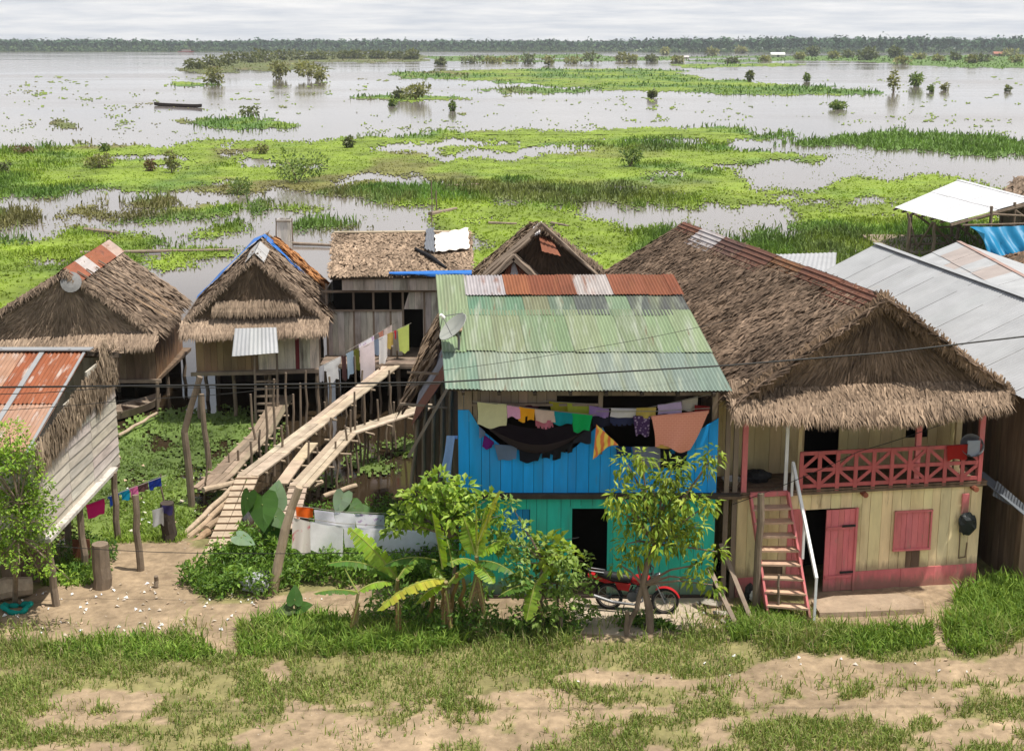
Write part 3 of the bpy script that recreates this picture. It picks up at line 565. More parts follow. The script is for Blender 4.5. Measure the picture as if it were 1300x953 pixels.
def thatch(mb, A, B, Cc, D, n, L=.5, w=.045, lift=.12, ca=TH_A, cb=TH_B, spacing=.13, hang=0., jit=.25, patch=.5, seed=0, sag=0.):
    """dead palm leaves laid in courses on the face A(bottom left) B(bottom right) C(top right) D(top left)"""
    A, B, Cc, D = [np.array(p, float) for p in (A, B, Cc, D)]
    nn = np.cross(B-A, (D+Cc)/2-(A+B)/2); nn /= np.linalg.norm(nn); nn = -nn if (nn[1] > .3 and abs(nn[2]) < .3) or nn[2] < -.05 else nn
    slope = (np.linalg.norm(D-A)+np.linalg.norm(Cc-B))/2; nr = max(2, int(slope/spacing)); la, lc = np.linalg.norm(B-A), np.linalg.norm(Cc-D)
    b = np.repeat(np.arange(nr)/nr, max(1, int(n/nr)))+rng.uniform(0, .35/nr, nr*max(1, int(n/nr)))
    keep = rng.uniform(0, 1, len(b)) < (la*(1-b)+lc*b)/max(la, lc); b = b[keep]; a = rng.uniform(-.01, 1.01, len(b)); m = len(b)
    b = b+.5*(fbm(a*max(la, 1)*.8, b*3, seed+3)-.5)/nr*1.6
    P = (A[None]*(1-a)[:, None]+B[None]*a[:, None])*(1-b)[:, None]+(D[None]*(1-a)[:, None]+Cc[None]*a[:, None])*b[:, None]
    dn = -((D[None]*(1-a)[:, None]+Cc[None]*a[:, None])-(A[None]*(1-a)[:, None]+B[None]*a[:, None])); dn /= np.linalg.norm(dn, axis=1, keepdims=True)+1e-9
    sd = np.cross(dn, nn); d = dn+sd*rng.normal(0, jit, (m, 1))+nn*rng.uniform(0, lift*2, (m, 1)); d[:, 2] -= hang; d /= np.linalg.norm(d, axis=1, keepdims=True)
    s2 = np.cross(d, nn+rng.normal(0, .35, (m, 3))); s2 /= np.linalg.norm(s2, axis=1, keepdims=True)
    LL = (L*rng.uniform(.55, 1.25, m))[:, None]; W = (w*rng.uniform(.5, 1.5, m))[:, None]
    P0 = P+nn*rng.uniform(.02, .07, (m, 1))-d*LL*.45; P0 = P0
    mid = P0+d*LL*.55+nn*LL*.05; tip = P0+d*LL; tip[:, 2] -= LL[:, 0]*.07
    v = np.stack([P0-s2*W*.4, P0+s2*W*.4, mid+s2*W*.5, mid-s2*W*.5, tip], 1).reshape(-1, 3)
    t = np.clip(rng.uniform(0, 1, m)*(1-patch)+patch*(fbm(a*la*.9+seed, b*slope*.8, 7+seed)-.2)*1.5, 0, 1)[:, None]
    col = (np.array(ca)*(1-t)+np.array(cb)*t)*rng.uniform(.75, 1.2, (m, 1))
    i = np.arange(m)*5; mb.addnp(v, np.stack([i, i+1, i+2, i+3], 1), col); o = len(mb.v)-len(v); tt = np.stack([i+3, i+2, i+4], 1)+o
    mb.f.extend(map(tuple, tt.tolist())); mb.c.extend(map(tuple, col.tolist()))
def slab(mb, q, th, col=(1, 1, 1)):
    q = [np.array(p, float) for p in q]; nn = nrm(np.cross(q[1]-q[0], q[-1]-q[0])); nn = nn if nn[2] >= 0 else -nn
    mb.prism([p for p in q], (0, 0, 0), -nn*th, col)
def crooked(a, b, r0, r1, n=5, j=.04):
    a = np.array(a, float); b = np.array(b, float); pts = []; rad = []
    for i in range(n+1):
        t = i/n; p = a*(1-t)+b*t
        if 0 < i < n: p = p+np.array((R.uniform(-j, j), R.uniform(-j, j), 0))
        pts.append(p); rad.append(r0+(r1-r0)*t)
    return pts, rad
def pole(mb, a, b, r0=.05, r1=None, j=.03, col=(1, 1, 1), n=7): pts, rad = crooked(a, b, r0, r1 or r0*.85, 5, j); mb.tube(pts, rad, n, col)

# ================================================================ BLUE AND TURQUOISE HOUSE
def blue_house():
    x0, x1, y0, y1, zf = -1.12, 4.28, 26.75, 31.6, 2.3
    h = thing('two_storey_house', 'two storey plank house painted blue above and turquoise below under a green corrugated roof', 'house', (1.6, 29, 0))
    mb = MB(); planks(mb, (x0, y0), (x1, y0), 0., zf-.04, 23, holes=[(.92, 1.5, 1.3, 1.98), (2.36, 3.16, .0, 2.02), (4.0, 4.45, 1.2, 1.75)], v=.1); 
    planks(mb, (x0, y1), (x0, y0), 0, zf-.04, 12); mb.obj('lower_wall', M['turq'], h)
    mb = MB(); planks(mb, (x1, y0), (x1, y1), 0, 4.7, 18, v=.2); planks(mb, (x1, y1), (x0, y1), 0, 4.9, 18, v=.2); mb.obj('back_wall', M['brownwood'], h)
    top = [(0, 4.15), (.26, 4.15), (.3, 3.85), (.62, 3.62), (.98, 3.3), (2.3, 3.24), (2.62, 3.5), (2.88, 3.86), (2.96, 3.86), (3.05, 3.6), (3.22, 3.36), (4.2, 3.32), (4.55, 3.42), (5.4, 3.98)]
    mb = MB(); planks(mb, (x0, y0-.04), (x1, y0-.04), zf+.06, top, 24, v=.1); planks(mb, (x0, y1), (x0, y0), zf+.06, 4.0, 14, v=.1); mb.obj('upper_wall', M['blue'], h)
    mb = MB(); planks(mb, (x0+.0, y0-.015), (x0+.3, y0-.015), 3.9, 4.72, 2); planks(mb, (x0+.3, y0+.03), (x0+2.05, y0+.03), 4.28, 4.75, 9, v=.2); planks(mb, (x0+2.05, y0+.1), (x1, y0+.1), 4.42, 4.75, 12, v=.25)
    mb.bar((x0+.3, y0-.02, 4.26), (x0+2.9, y0-.02, 4.26), .05, .05); mb.bar((1.83, y0-.0, 3.2), (1.83, y0-.0, 4.7), .09, .09); mb.bar((x1-.08, y0+.05, zf), (x1-.08, y0+.05, 4.7), .11, .11); mb.bar((x0+.36, y0+.05, 3.3), (x0+.36, y0+.05, 4.7), .09, .09)
    mb.obj('eave_boards', M['wood'], h)
    mb = MB(); mb.bar((x0-.1, y0-.08, zf+.0), (x1+.5, y0-.08, zf), .12, .1); mb.bar((x0, y0-.05, .04), (x1, y0-.05, .04), .06, .08); mb.obj('floor_beam', M['darkwood'], h)
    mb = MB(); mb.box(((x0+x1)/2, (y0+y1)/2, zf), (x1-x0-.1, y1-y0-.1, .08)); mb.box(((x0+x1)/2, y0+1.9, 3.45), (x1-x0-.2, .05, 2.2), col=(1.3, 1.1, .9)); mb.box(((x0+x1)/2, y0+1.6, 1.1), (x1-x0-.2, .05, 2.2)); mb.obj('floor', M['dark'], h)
    # shutters, door jambs
    mb = MB(); planks(mb, (x0+.93, y0+.02), (x0+1.49, y0+.02), 1.31, 1.97, 4, base=(1, .8, .7)); mb.obj('shutter', M['blue'], h)
    mb = MB(); planks(mb, (x0+4.01, y0+.02), (x0+4.44, y0+.02), 1.21, 1.74, 3, base=(1, .9, .8)); mb.obj('shutter', M['blue'], h)
    mb = MB()
    for tx in (2.36, 3.16): mb.bar((x0+tx, y0+.03, 0), (x0+tx, y0+.03, 2.02), .05, .1)
    mb.bar((x0+2.36, y0+.03, 2.02), (x0+3.16, y0+.03, 2.02), .05, .05); mb.obj('door_frame', M['turq'], h)
    # roof
    EL, ER, RR, RL = np.array((-1.34, 26.1, 4.72)), np.array((4.44, 26.1, 4.68)), np.array((3.75, 31., 6.22)), np.array((-1.79, 31., 6.2))
    mb = MB(); g1, g2, g3 = (.40, .53, .28), (.34, .50, .32), (.26, .44, .30)
    def colf(r, k):
        if r == 0: return tint(.1, R.choice([(.25, .34, .25), (.30, .38, .28), (.33, .38, .28)]))
        if r == 1: return tint(.1, R.choice([(.31, .38, .20), (.33, .40, .22), (.28, .37, .20)]))
        if r == 2: return [(.30, .38, .20), (.16, .30, .18), (.19, .32, .19), (.26, .27, .15), (.18, .24, .16), (.14, .155, .13), (.26, .36, .21), (.13, .145, .12), (.13, .135, .115)][k]
        return (1, 1, 1)
    corr(mb, EL, ER, RR, RL, [0, .30, .62, .82], [9, 10, 9], colf, sag=.008); sl = lambda a, b: (EL*(1-a)+ER*a)*(1-b)+(RL*(1-a)+RR*a)*b
    corr(mb, sl(0, .62), sl(.125, .62), RR*.125+RL*.875+UP*.04, RL+UP*.04, [0, 1.02], 1, lambda r, k: (.32, .40, .21)); mb.obj('roof', M['green'], h)
    cs = [(.43, .42, .43), (.29, .115, .055), (.24, .085, .045), (.24, .09, .05), (.45, .43, .41), (.26, .10, .055), (.25, .095, .05), (.24, .085, .045)]; cw = [.115, .28, .38, .51, .57, .72, .86, .96, 1.0]
    mb = MB()
    for k in range(8):
        up = UP*(.03+.012*(k % 2)); corr(mb, sl(cw[k], .80)+up, sl(cw[k+1]+.006, .80)+up, RR*(cw[k+1]+.006)+RL*(1-cw[k+1]-.006)+up, RR*cw[k]+RL*(1-cw[k])+up, [0, 1], 1, lambda r, q: cs[k])
    corr(mb, sl(.965, .8)+UP*.02, sl(1., .8)+UP*.02, RR+UP*.02, RR*.965+RL*.035+UP*.02, [0, 1], 1, lambda r, k: (.62, .62, .62)); mb.obj('ridge_sheets', M['rust'], h)
    mb = MB(); corr(mb, (3.9, 35.2, 4.8), (-1.7, 35.2, 4.8), RL+UP*.02, RR+UP*.02, [0, 1], 8, lambda r, k: (.3, .2, .13), pitch=.2); mb.obj('back_roof', M['rust'], h)
    mb = MB()
    for i in range(8): a = (i+.5)/8; mb.bar(sl(a, .005)-UP*.07, sl(a, .98)-UP*.07, .06, .08)
    for b in (.02, .3, .62, .95): mb.bar(sl(.01, b)-UP*.03, sl(.99, b)-UP*.03, .05, .04)
    mb.obj('rafters', M['darkwood'], h)
    mb = MB(); mb.box((sl(.06, .5)+np.array((0, 0, .05))), (.3, .75, .03), col=(1.3, 1.1, 1)); mb.obj('roof_board', M['wood'], h)
    for x in (4.5, 4.68):
        mb = MB(); mb.bar((x, 26.7+R.uniform(0, .2), 0), (x, 26.7+R.uniform(0, .2), 4.6), .1, .09); mb.obj('post', M['wood'], h)
    mb = MB(); planks(mb, (4.3, 28.6), (4.8, 28.6), 0, 4.4, 3); mb.box((4.55, 27.4, 2.28), (.5, 1.6, .06)); mb.obj('side_screen', M['brownwood'], h)
    # lean-to on the left with its own thatch and boards
    a = thing('lean_to_shed', 'ramshackle lean-to of thatch and rusty sheets against the blue house', 'shed', (-1.9, 31, 0))
    mb = MB(); thatch(mb, (-2.75, 32.0, 2.6), (-2.35, 36.2, 3.6), (-1.75, 36.2, 4.6), (-1.9, 32.0, 3.9), 500, .6, .06, hang=.3, cb=(.46, .36, .26)); slab(mb, [(-2.75, 32.0, 2.6), (-2.35, 36.2, 3.6), (-1.75, 36.2, 4.6), (-1.9, 32.0, 3.9)], .05, (.12, .09, .07)); mb.obj('thatch_flap', M['thatch'], a)
    mb = MB(); corr(mb, (-2.3, 29.9, 2.9), (-2.2, 35.5, 3.5), (-1.5, 35.5, 4.8), (-1.36, 29.9, 4.3), [0, 1], 4, lambda r, k: [(.20, .09, .06), (.26, .27, .30), (.22, .11, .07), (.3, .2, .14)][k]); mb.obj('roof', M['rust'], a)
    mb = MB(); planks(mb, (-2.25, 30.2), (-1.2, 30.2), .2, [(0, 2.8), (1.05, 4.1)], 6, v=.3); planks(mb, (-2.3, 35), (-2.3, 30.2), .2, 2.9, 12, v=.3); mb.obj('wall', M['brownwood'], a)
    for i in range(5):
        mb = MB(); pole(mb, (-2.5+i*.25, 29.9+i*.1, -.4), (-2.2+i*.2, 30.1, 3.+i*.3), .05); mb.obj('post', M['pole'], a)
    mb = MB(); mb.bar((-2.4, 29.7, 2.2), (-1.3, 29.4, 4.2), .05, .07); mb.obj('rail', M['wood'], a); mb = MB(); mb.bar((-2.6, 30, 3.4), (-1.5, 30., 3.3), .05); mb.obj('rail', M['wood'], a); mb = MB(); mb.bar((-2.5, 31, 3.9), (-1.4, 31., 3.85), .05); mb.obj('rail', M['wood'], a)
blue_house()
# satellite dish on the green roof
def dish():
    c = Y(578, 418, 27.6); h = thing('satellite_dish', 'grey satellite dish tilted on the left edge of the green corrugated roof', 'satellite dish', c-UP*.4)
    ax = nrm((-.62, -.30, .72)); mb = MB(); pr = [(r*.36, .09*r*r) for r in (0.02, .25, .5, .75, 1)]; mb.lathe(pr, c, 24, (1, 1, 1), ax); mb.lathe([(r, z-.015) for r, z in pr[::-1]], c, 24, (.8, .8, .8), ax); mb.lathe([(.36, .09), (.372, .085), (.36, .075)], c, 24, (.9, .9, .9), ax)
    mb.obj('reflector', pm('dish_paint', (.30, .31, .28), .5, .1, 5), h, True)
    mb = MB(); x = nrm(np.cross(ax, UP)); f = c+ax*.42
    for k in range(3):
        a = k*2.094+.5; y = np.cross(ax, x); mb.tube([c+ax*.12+(x*math.cos(a)+y*math.sin(a))*.36, f], .009, 5)
    mb.obj('feed_arm', M['steel'], h); mb = MB(); mb.lathe([(0, .06), (.035, .06), (.04, -.05), (0, -.05)], f, 10, (1, 1, 1), ax); mb.obj('receiver', M['white'], h)
    mb = MB(); mb.tube([c-ax*.02, c-ax*.12-UP*.1, c-ax*.1-UP*.55], .028, 8); mb.obj('mast', M['steel'], h)
dish()

# ================================================================ YELLOW HOUSE UNDER A LARGE THATCH (own axes s, t)
YO = np.array((4.75, 26.79)); YU = np.array((.989, .149)); YV = np.array((-.149, .989))
def L3(s, t, z): p = YO+YU*s+YV*t; return np.array((p[0], p[1], z))
def yellow_house():
    h = thing('thatched_house', 'large yellow plank house with pink trim, balcony and a deep brown thatch roof', 'house', L3(2.8, 3, 0))
    W = 5.49
    mb = MB(); planks(mb, L3(0, 0, 0), L3(W, 0, 0), .4, [(0, 2.28), (W, 2.2)], 24, holes=[(1.5, 2.62, 0, 1.87), (3.53, 4.33, .85, 1.72), (.55, 1.05, .38, .75)], v=.09)
    planks(mb, L3(W, 0, 0), L3(W, 8, 0), .4, 2.2, 20); planks(mb, L3(0, 8, 0), L3(0, 0, 0), .4, 2.2, 20); mb.obj('lower_wall', M['yellow'], h)
    mb = MB(); planks(mb, L3(0, -.02, 0), L3(1.5, -.02, 0), -.05, .42, 2, v=.08, gap=.006); mb.obj('plinth_boards', M['pink'], h); mb = MB(); planks(mb, L3(2.62, -.02, 0), L3(W, -.02, 0), -.1, [(0, .41), (W, .46)], 3, v=.08, gap=.006); mb.obj('plinth_boards', M['pink'], h); mb = MB(); planks(mb, L3(1.12, -.015, 0), L3(1.5, -.015, 0), .42, 1.9, 3); mb.obj('door_jamb', M['pink'], h)
    d = MB(); planks(d, L3(1.95, -.07, 0), L3(2.62, -.05, 0), .02, 1.86, 5, v=.06, gap=.006); d.bar(L3(2.64, -.05, 0), L3(2.64, -.05, 1.88), .05, .06); d.obj('door', M['pink'], h)
    for z in (.45, 1.5): d = MB(); d.bar(L3(2.30, -.105, z), L3(2.6, -.1, z), .012, .05); d.obj('hinge', M['rubber'], h)
    for z in (.35, 1.45): d = MB(); d.bar(L3(1.97, -.085, z), L3(2.58, -.085, z), .02, .07, col=(.9, .85, .85)); d.obj('door_batten', M['pink'], h)
    d = MB(); planks(d, L3(3.55, -.03, 0), L3(4.31, -.03, 0), .88, 1.7, 6, v=.05, gap=.006); sh = d.obj('shutter', M['pink'], h)
    d = MB(); d.bar(L3(3.5, -.045, .86), L3(4.36, -.045, .86), .05, .04); d.bar(L3(3.5, -.045, 1.73), L3(4.36, -.045, 1.73), .05, .04)
    for s in (3.52, 4.34): d.bar(L3(s, -.045, .84), L3(s, -.045, 1.75), .035, .04)
    d.obj('window_frame', M['pink'], sh)
    d = MB(); planks(d, L3(3.82, -.02, 0), L3(4.14, -.02, 0), .44, .84, 2); tag(d.obj('wall_patch', M['brownwood'], h), 'bare brown boards nailed under the pink shutter')
    d = MB(); d.box(L3(.8, .03, .56), (.5, .02, .38), .15); tag(d.obj('wall_patch', M['brownwood'], h), 'brown patch behind the pink stairs')
    # interior dark and balcony room
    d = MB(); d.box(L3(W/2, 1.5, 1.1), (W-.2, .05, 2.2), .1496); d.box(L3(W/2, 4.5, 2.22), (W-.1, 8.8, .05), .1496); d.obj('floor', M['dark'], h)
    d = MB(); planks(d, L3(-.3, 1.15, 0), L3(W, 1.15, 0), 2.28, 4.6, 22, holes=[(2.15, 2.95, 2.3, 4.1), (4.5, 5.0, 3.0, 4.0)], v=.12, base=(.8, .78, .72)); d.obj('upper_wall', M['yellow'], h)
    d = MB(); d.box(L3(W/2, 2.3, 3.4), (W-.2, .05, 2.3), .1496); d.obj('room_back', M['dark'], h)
    d = MB(); planks(d, L3(-.3, -.1, 0), L3(W+.05, -.08, 0), 2.24, 2.30, 1, th=.1); 
    for k in range(9): d.box(L3(2.6, -.02+k*.13, 2.33), (5.9, .12, .03), .1496, tint(.2))
    for k in (2.75, 5.25): d.tube([L3(k, -.2, 2.2), L3(k, .6, 2.2)], .06, 8, (1.6, .8, .7))
    d.obj('balcony_floor', M['brownwood'], h)
    for i, s in enumerate((.12, 3.95, 5.38)):
        d = MB(); d.bar(L3(s, .02, 2.3), L3(s, .02, 4.5), .11, .11); d.obj('post', M['pink'], h)
    d = MB(); d.bar(L3(1.02, -.02, 2.3), L3(1.02, -.02, 4.4), .07, .06); tag(d.obj('post', M['white'], h), 'slim white balcony post at the head of the stairs')
    d = MB(); d.bar(L3(1.42, .3, 2.3), L3(1.42, .3, 4.4), .08, .08); d.obj('post', M['yellow'], h); d = MB(); d.bar(L3(5.2, .7, 2.3), L3(5.2, .7, 4.4), .12, .12); d.obj('post', M['yellow'], h)
    # balcony railing of crossed laths
    d = MB(); s0, s1, zb = 1.34, 5.36, 2.40; n = 10
    zt = lambda s: zb+.72; 
    for z in (zb+.02, zb+.37, zb+.74): d.bar(L3(s0-.03, -.05, z), L3(s1, -.05, z), .035, .08)
    for i in range(n+1): s = s0+(s1-s0)*i/n; d.bar(L3(s, -.062, zb-.12), L3(s, -.062, zb+.76), .085, .03, up=np.array((YV[0], YV[1], 0)))
    for i in range(n):
        a, b = s0+(s1-s0)*i/n, s0+(s1-s0)*(i+1)/n; yv = np.array((YV[0], YV[1], 0))
        lo, hi = (a, b) if i % 2 == 0 else (b, a)
        d.bar(L3(lo, -.048, zb+.38), L3(hi, -.048, zb+.73), .072, .02, up=yv); d.bar(L3(lo, -.048, zb+.36), L3(hi, -.048, zb+.03), .072, .02, up=yv)
    d.obj('railing', M['railpaint'], h)
    # stairs
    st_ = []
    top = [L3(.24, -.08, 2.3), L3(1.06, -.08, 2.3)]; foot = [np.array((5.28, 25.75, -.02)), np.array((6.10, 25.55, -.02))]
    sr = thing('outside_staircase', 'steep pink wooden staircase leading up to the balcony of the yellow house', 'stairs', (5.7, 25.8, 0)) if False else None
    d = MB()
    for k in range(2): d.bar(top[k], foot[k], .045, .2, up=np.array((0, -.8, .6)))
    d.bar(top[0]+UP*.0, top[1]+UP*.0, .06, .1); d.obj('stair_stringers', M['pink'], h)
    for i in range(8):
        t = (i+1)/9.; d = MB(); a = top[0]*(1-t)+foot[0]*t; b = top[1]*(1-t)+foot[1]*t; e0, e1 = a, b; cc = []
        for r_ in (-.02, .02):
            for e_, q in ((e0, -1), (e1, -1), (e1, 1), (e0, 1)): cc.append(e_+np.array((0, q*.13, r_)))
        d.hexa(cc, tint(.15)); 
        d.obj('stair_tread', M['stairtread'], h)
    d = MB(); r0 = L3(1.12, -.15, 2.98); r1 = foot[1]+np.array((.06, -.12, 1.0)); d.bar(r0, r1, .06, .06); d.bar(r1+UP*.03, foot[1]+np.array((.06, -.1, 0)), .05, .05); m_ = (r0+r1)/2; d.bar(m_, m_-UP*.85, .05, .05); d.bar(r0+UP*.03, L3(1.12, -.15, 2.25), .05, .05); d.obj('handrail', M['white'], h)
    # thatch roof: ridge s=2.85, from t=-.15 to 14.9
    rs, zr, ze = 2.82, 6.42, 4.35; tb = 14.6; zb2 = 6.02; zeb = 3.9
    FL, FA, FR = L3(-.32, -.25, ze+.05), L3(rs, -.1, zr), L3(5.68, -.25, ze); BL, BA, BR = L3(-.7, tb, zeb), L3(rs+.05, tb, zb2), L3(6., tb, zeb)
    d = MB(); c0 = (.5, .5, .5); o_ = L3(0, -.2, 0)-L3(0, 0, 0); slab(d, [FL+o_, BL, BA, FA+o_], .1); slab(d, [FR+o_, FA+o_, BA, BR], .1); d.prism([FL+L3(0, .1, 0)-L3(0, 0, 0), FR+L3(0, .1, 0)-L3(0, 0, 0), FA+L3(0, .1, 0)-L3(0, 0, 0)-UP*.1], (0, 0, 0), (-.03, .2, 0)); rb = d.obj('roof_frame', M['thatchbase'], h)
    d = MB(); o_ = L3(0, -.28, 0)-L3(0, 0, 0); thatch(d, BL, FL+o_, FA+o_, BA, 26000, .45, .042, seed=1, ca=(.075, .058, .046), cb=(.285, .222, .172), patch=.62, jit=.5, lift=.09); thatch(d, FR+o_, BR, BA, FA+o_, 8000, .45, .042, seed=2, jit=.35, ca=(.075, .058, .046), cb=(.285, .222, .172))
    d.obj('thatch_slope', M['thatch'], h)
    d = MB(); o_ = L3(0, .04, 0)-L3(0, 0, 0); thatch(d, FL+UP*.1+o_, FR+UP*.1+o_, FA+L3(.02, 0, 0)-L3(0, 0, 0)+o_, FA-L3(.02, 0, 0)+L3(0, 0, 0)+o_, 10500, .5, .036, lift=.12, seed=3, ca=(.066, .052, .042), cb=(.255, .20, .155), patch=.6, jit=.22)
    # rake fringe hanging at both gable edges
    for P, Q in ((FL, FA), (FR, FA)):
        o = L3(0, -.26, 0)-L3(0, 0, 0); thatch(d, P+o-UP*.06, Q+o-UP*.06, Q+o*.9+UP*.10, P+o*.9+UP*.10, 900, .32, .035, seed=4, hang=.15, spacing=.05, jit=.9, ca=(.10, .075, .055), cb=(.34, .26, .19))
    d.obj('thatch_gable', M['thatch'], h)
    SL, SR = L3(-.42, -.75, 4.24), L3(5.45, -.8, 4.24); d = MB(); m1, m2 = L3(2.0, -.9, 4.10), L3(3.5, -.9, 4.10); tL, tR = L3(-.3, -.1, 4.66), L3(5.6, -.12, 4.62); t1, t2 = L3(2., -.15, 4.66), L3(3.5, -.15, 4.66)
    for a, b, c_, e in ((SL, m1, t1, tL), (m1, m2, t2, t1), (m2, SR, tR, t2)):
        slab(d, [a+UP*.05, b+UP*.05, c_, e], .05, (.2, .15, .11)); thatch(d, a, b, c_, e, 2400, .48, .04, lift=.18, ca=(.12, .093, .072), cb=(.40, .32, .245), seed=5, hang=.1, jit=.35, spacing=.11, patch=.35); thatch(d, a-UP*.02, b-UP*.02, b+(c_-b)*.25, a+(e-a)*.25, 800, .42, .036, lift=.05, ca=(.17, .135, .105), cb=(.48, .385, .30), seed=6, hang=.9, jit=.4)
    d.obj('thatch_skirt', M['thatch'], h)
    # rusty ridge cap
    d = MB(); L_ = lambda s, t, z: L3(s, t, z); 
    for k in range(7):
        t0 = -.35+k*2.12; t1 = t0+2.25; z0 = zr+.1+(zb2-zr)*(t0/tb); z1 = zr+.1+(zb2-zr)*(t1/tb); w = .5+R.uniform(-.06, .1); col = R.choice([(.15, .07, .045), (.18, .08, .05), (.12, .065, .05)]) if k != 5 else (.45, .44, .44)
        if k == 2: col = (.22, .11, .05)
        for sg in (-1, 1):
            a, b, c_, e = L_(rs+sg*w, t0, z0-.43), L_(rs+sg*w, t1, z1-.43), L_(rs, t1, z1+.02*(k % 2)), L_(rs, t0, z0+.02*(k % 2)); corr(d, a, b, c_, e, [0, 1], 1, lambda r, q: col, pitch=.2*2.2/2.2, amp=.0)
            for q in range(5):
                f0, f1 = q/5, (q+.45)/5; lerp = lambda u, v_, f: u*(1-f)+v_*f
                d.bar(lerp(lerp(a, e, f0), lerp(a, e, f1), .5)+UP*.02, lerp(lerp(b, c_, f0), lerp(b, c_, f1), .5)+UP*.02, w*.1, .03, col=col)
    d.obj('ridge_cap', M['rust'], h)
M['stairtread'] = pm('worn_treads', (.50, .34, .24), .85, .3, 4, bump=.2, stain=[(2, .5, .7, (.36, .17, .13))])
yellow_house()

# ================================================================ LONG GREY-ROOFED HOUSE AND ITS NEIGHBOURS
def grey_house():
    h = thing('metal_roofed_house', 'long dark plank house with a wide weathered grey metal roof beside the yellow house', 'house', L3(9, 5, 0))
    s0, se, sr, sR = 6.25, 5.98, 8.6, 11.4; t0, t1 = -.75, 13.2
    d = MB(); rows = [0, .5, 1]; gcol = lambda r, k: tint(.05, (1, 1, 1), .004) if R.random() > .14 else (1.08, 1.0, .95)
    corr(d, L3(se, t1, 4.22), L3(se, t0, 4.25), L3(sr, t0, 5.42), L3(sr, t1, 5.5), [0, 1], 17, gcol, pitch=.13, amp=.008, sub=4)
    corr(d, L3(sR, t0, 4.2), L3(sR, t1, 4.2), L3(sr, t1, 5.5), L3(sr, t0, 5.42), [0, 1], 14, gcol, pitch=.2, amp=.008)
    d.obj('roof', M['metal'], h); d = MB(); d.bar(L3(sr-.02, t0, 5.455), L3(sr-.02, t1, 5.535), .22, .012, col=(.9, .9, .9)); d.obj('ridge_cap', M['metal'], h)
    d = MB(); planks(d, L3(s0, 13, 0), L3(s0, -.4, 0), -.3, 4.3, 60, v=.25); planks(d, L3(s0, -.4, 0), L3(11, -.4, 0), -.3, [(0, 4.3), (2.4, 5.3), (4.8, 4.3)], 22, v=.25); planks(d, L3(11, 13, 0), L3(s0, 13, 0), -.5, [(0, 4.2), (2.4, 5.3), (4.75, 4.2)], 18); d.obj('wall', M['brownwood'], h)
    d = MB(); corr(d, L3(5.62, -.2, 2.05), L3(6.22, -1.0, 1.75), L3(6.22, -1.0, 1.85), L3(5.75, -.1, 2.35), [0, 1], 1, lambda r, k: (.35, .37, .40)); d.bar(L3(5.55, .3, 2.4), L3(6.2, -1.0, 1.75), .3, .02, col=(.3, .33, .37)); d.obj('awning_sheet', M['metal'], h)
    # lit roof piece behind
    q = thing('low_metal_roof_shed', 'low shed with a pale metal roof between thatch ridge and long grey roof', 'shed', Y(1025, 330, 45)-UP*2)
    a, b, c_, e = Y(970, 352, 44), Y(1060, 350, 44), Y(1062, 321, 47), Y(985, 323, 47); d = MB(); corr(d, a, b, c_, e, [0, 1], 4, lambda r, k: tint(.04, (1, 1, 1), .003), pitch=.15); d.obj('roof', M['metal'], q)
    d = MB(); planks(d, (a[0]+.1, 44.2), (b[0], 44.2), -1.2, a[2]-.03, 8); d.obj('wall', M['greywood_v'], q)
    # second grey roof with rust at the right edge
    q = thing('rust_spotted_metal_house', 'house with rust spotted grey metal roof in front of the blue tarpaulin', 'house', (19, 55, -1))
    rb, rf, eb, ef = Y(1217, 307, 60), Y(1345, 375, 44.5), Y(1150, 335, 59), Y(1262, 395, 43.5); d = MB(); corr(d, eb, ef, rf, rb, [0, .5, 1], 8, lambda r, k: tint(.05, (1, 1, 1), .004) if (r, k) not in ((1, 1), (0, 2), (1, 2), (1, 4)) else (.95, .80, .72), pitch=.16, amp=.01)
    rr = rb+np.array((3.5, -.4, -1.2)), rf+np.array((3.5, -.4, -1.2)); corr(d, rr[1], rr[0], rb, rf, [0, 1], 6, lambda r, k: tint(.05, (1, 1, 1), .004), pitch=.2); d.obj('roof', M['metal'], q)
    d = MB(); d.bar(rb+UP*.03, rf+UP*.03, .2, .015, col=(.8, .6, .55)); d.obj('ridge_cap', M['rustgrey'], q)
    d = MB(); planks(d, (eb[0]+.3, eb[1]-.2), (ef[0]+.3, ef[1]+.2), -1.2, [(0, eb[2]-.1), (18, ef[2]-.1)], 40); d.obj('wall', M['greywood_v'], q); d = MB(); planks(d, (ef[0]+.3, ef[1]+.2), (rr[1][0]-.2, rr[1][1]+.2), -1.2, [(0, ef[2]-.1), (2.6, rf[2]-.15), (6.2, rr[1][2]-.1)], 20); d.obj('wall', M['greywood_v'], q)
    d = MB()
    for px, py in ((1163, 352), (1195, 345), (1235, 372), (1225, 340)):
        pass
M['rustgrey'] = pm('rust_flecked_sheet', (.40, .36, .33), .6, .15, 2, bump=.05, stain=[(.8, .55, .7, (.30, .13, .08))])
grey_house()
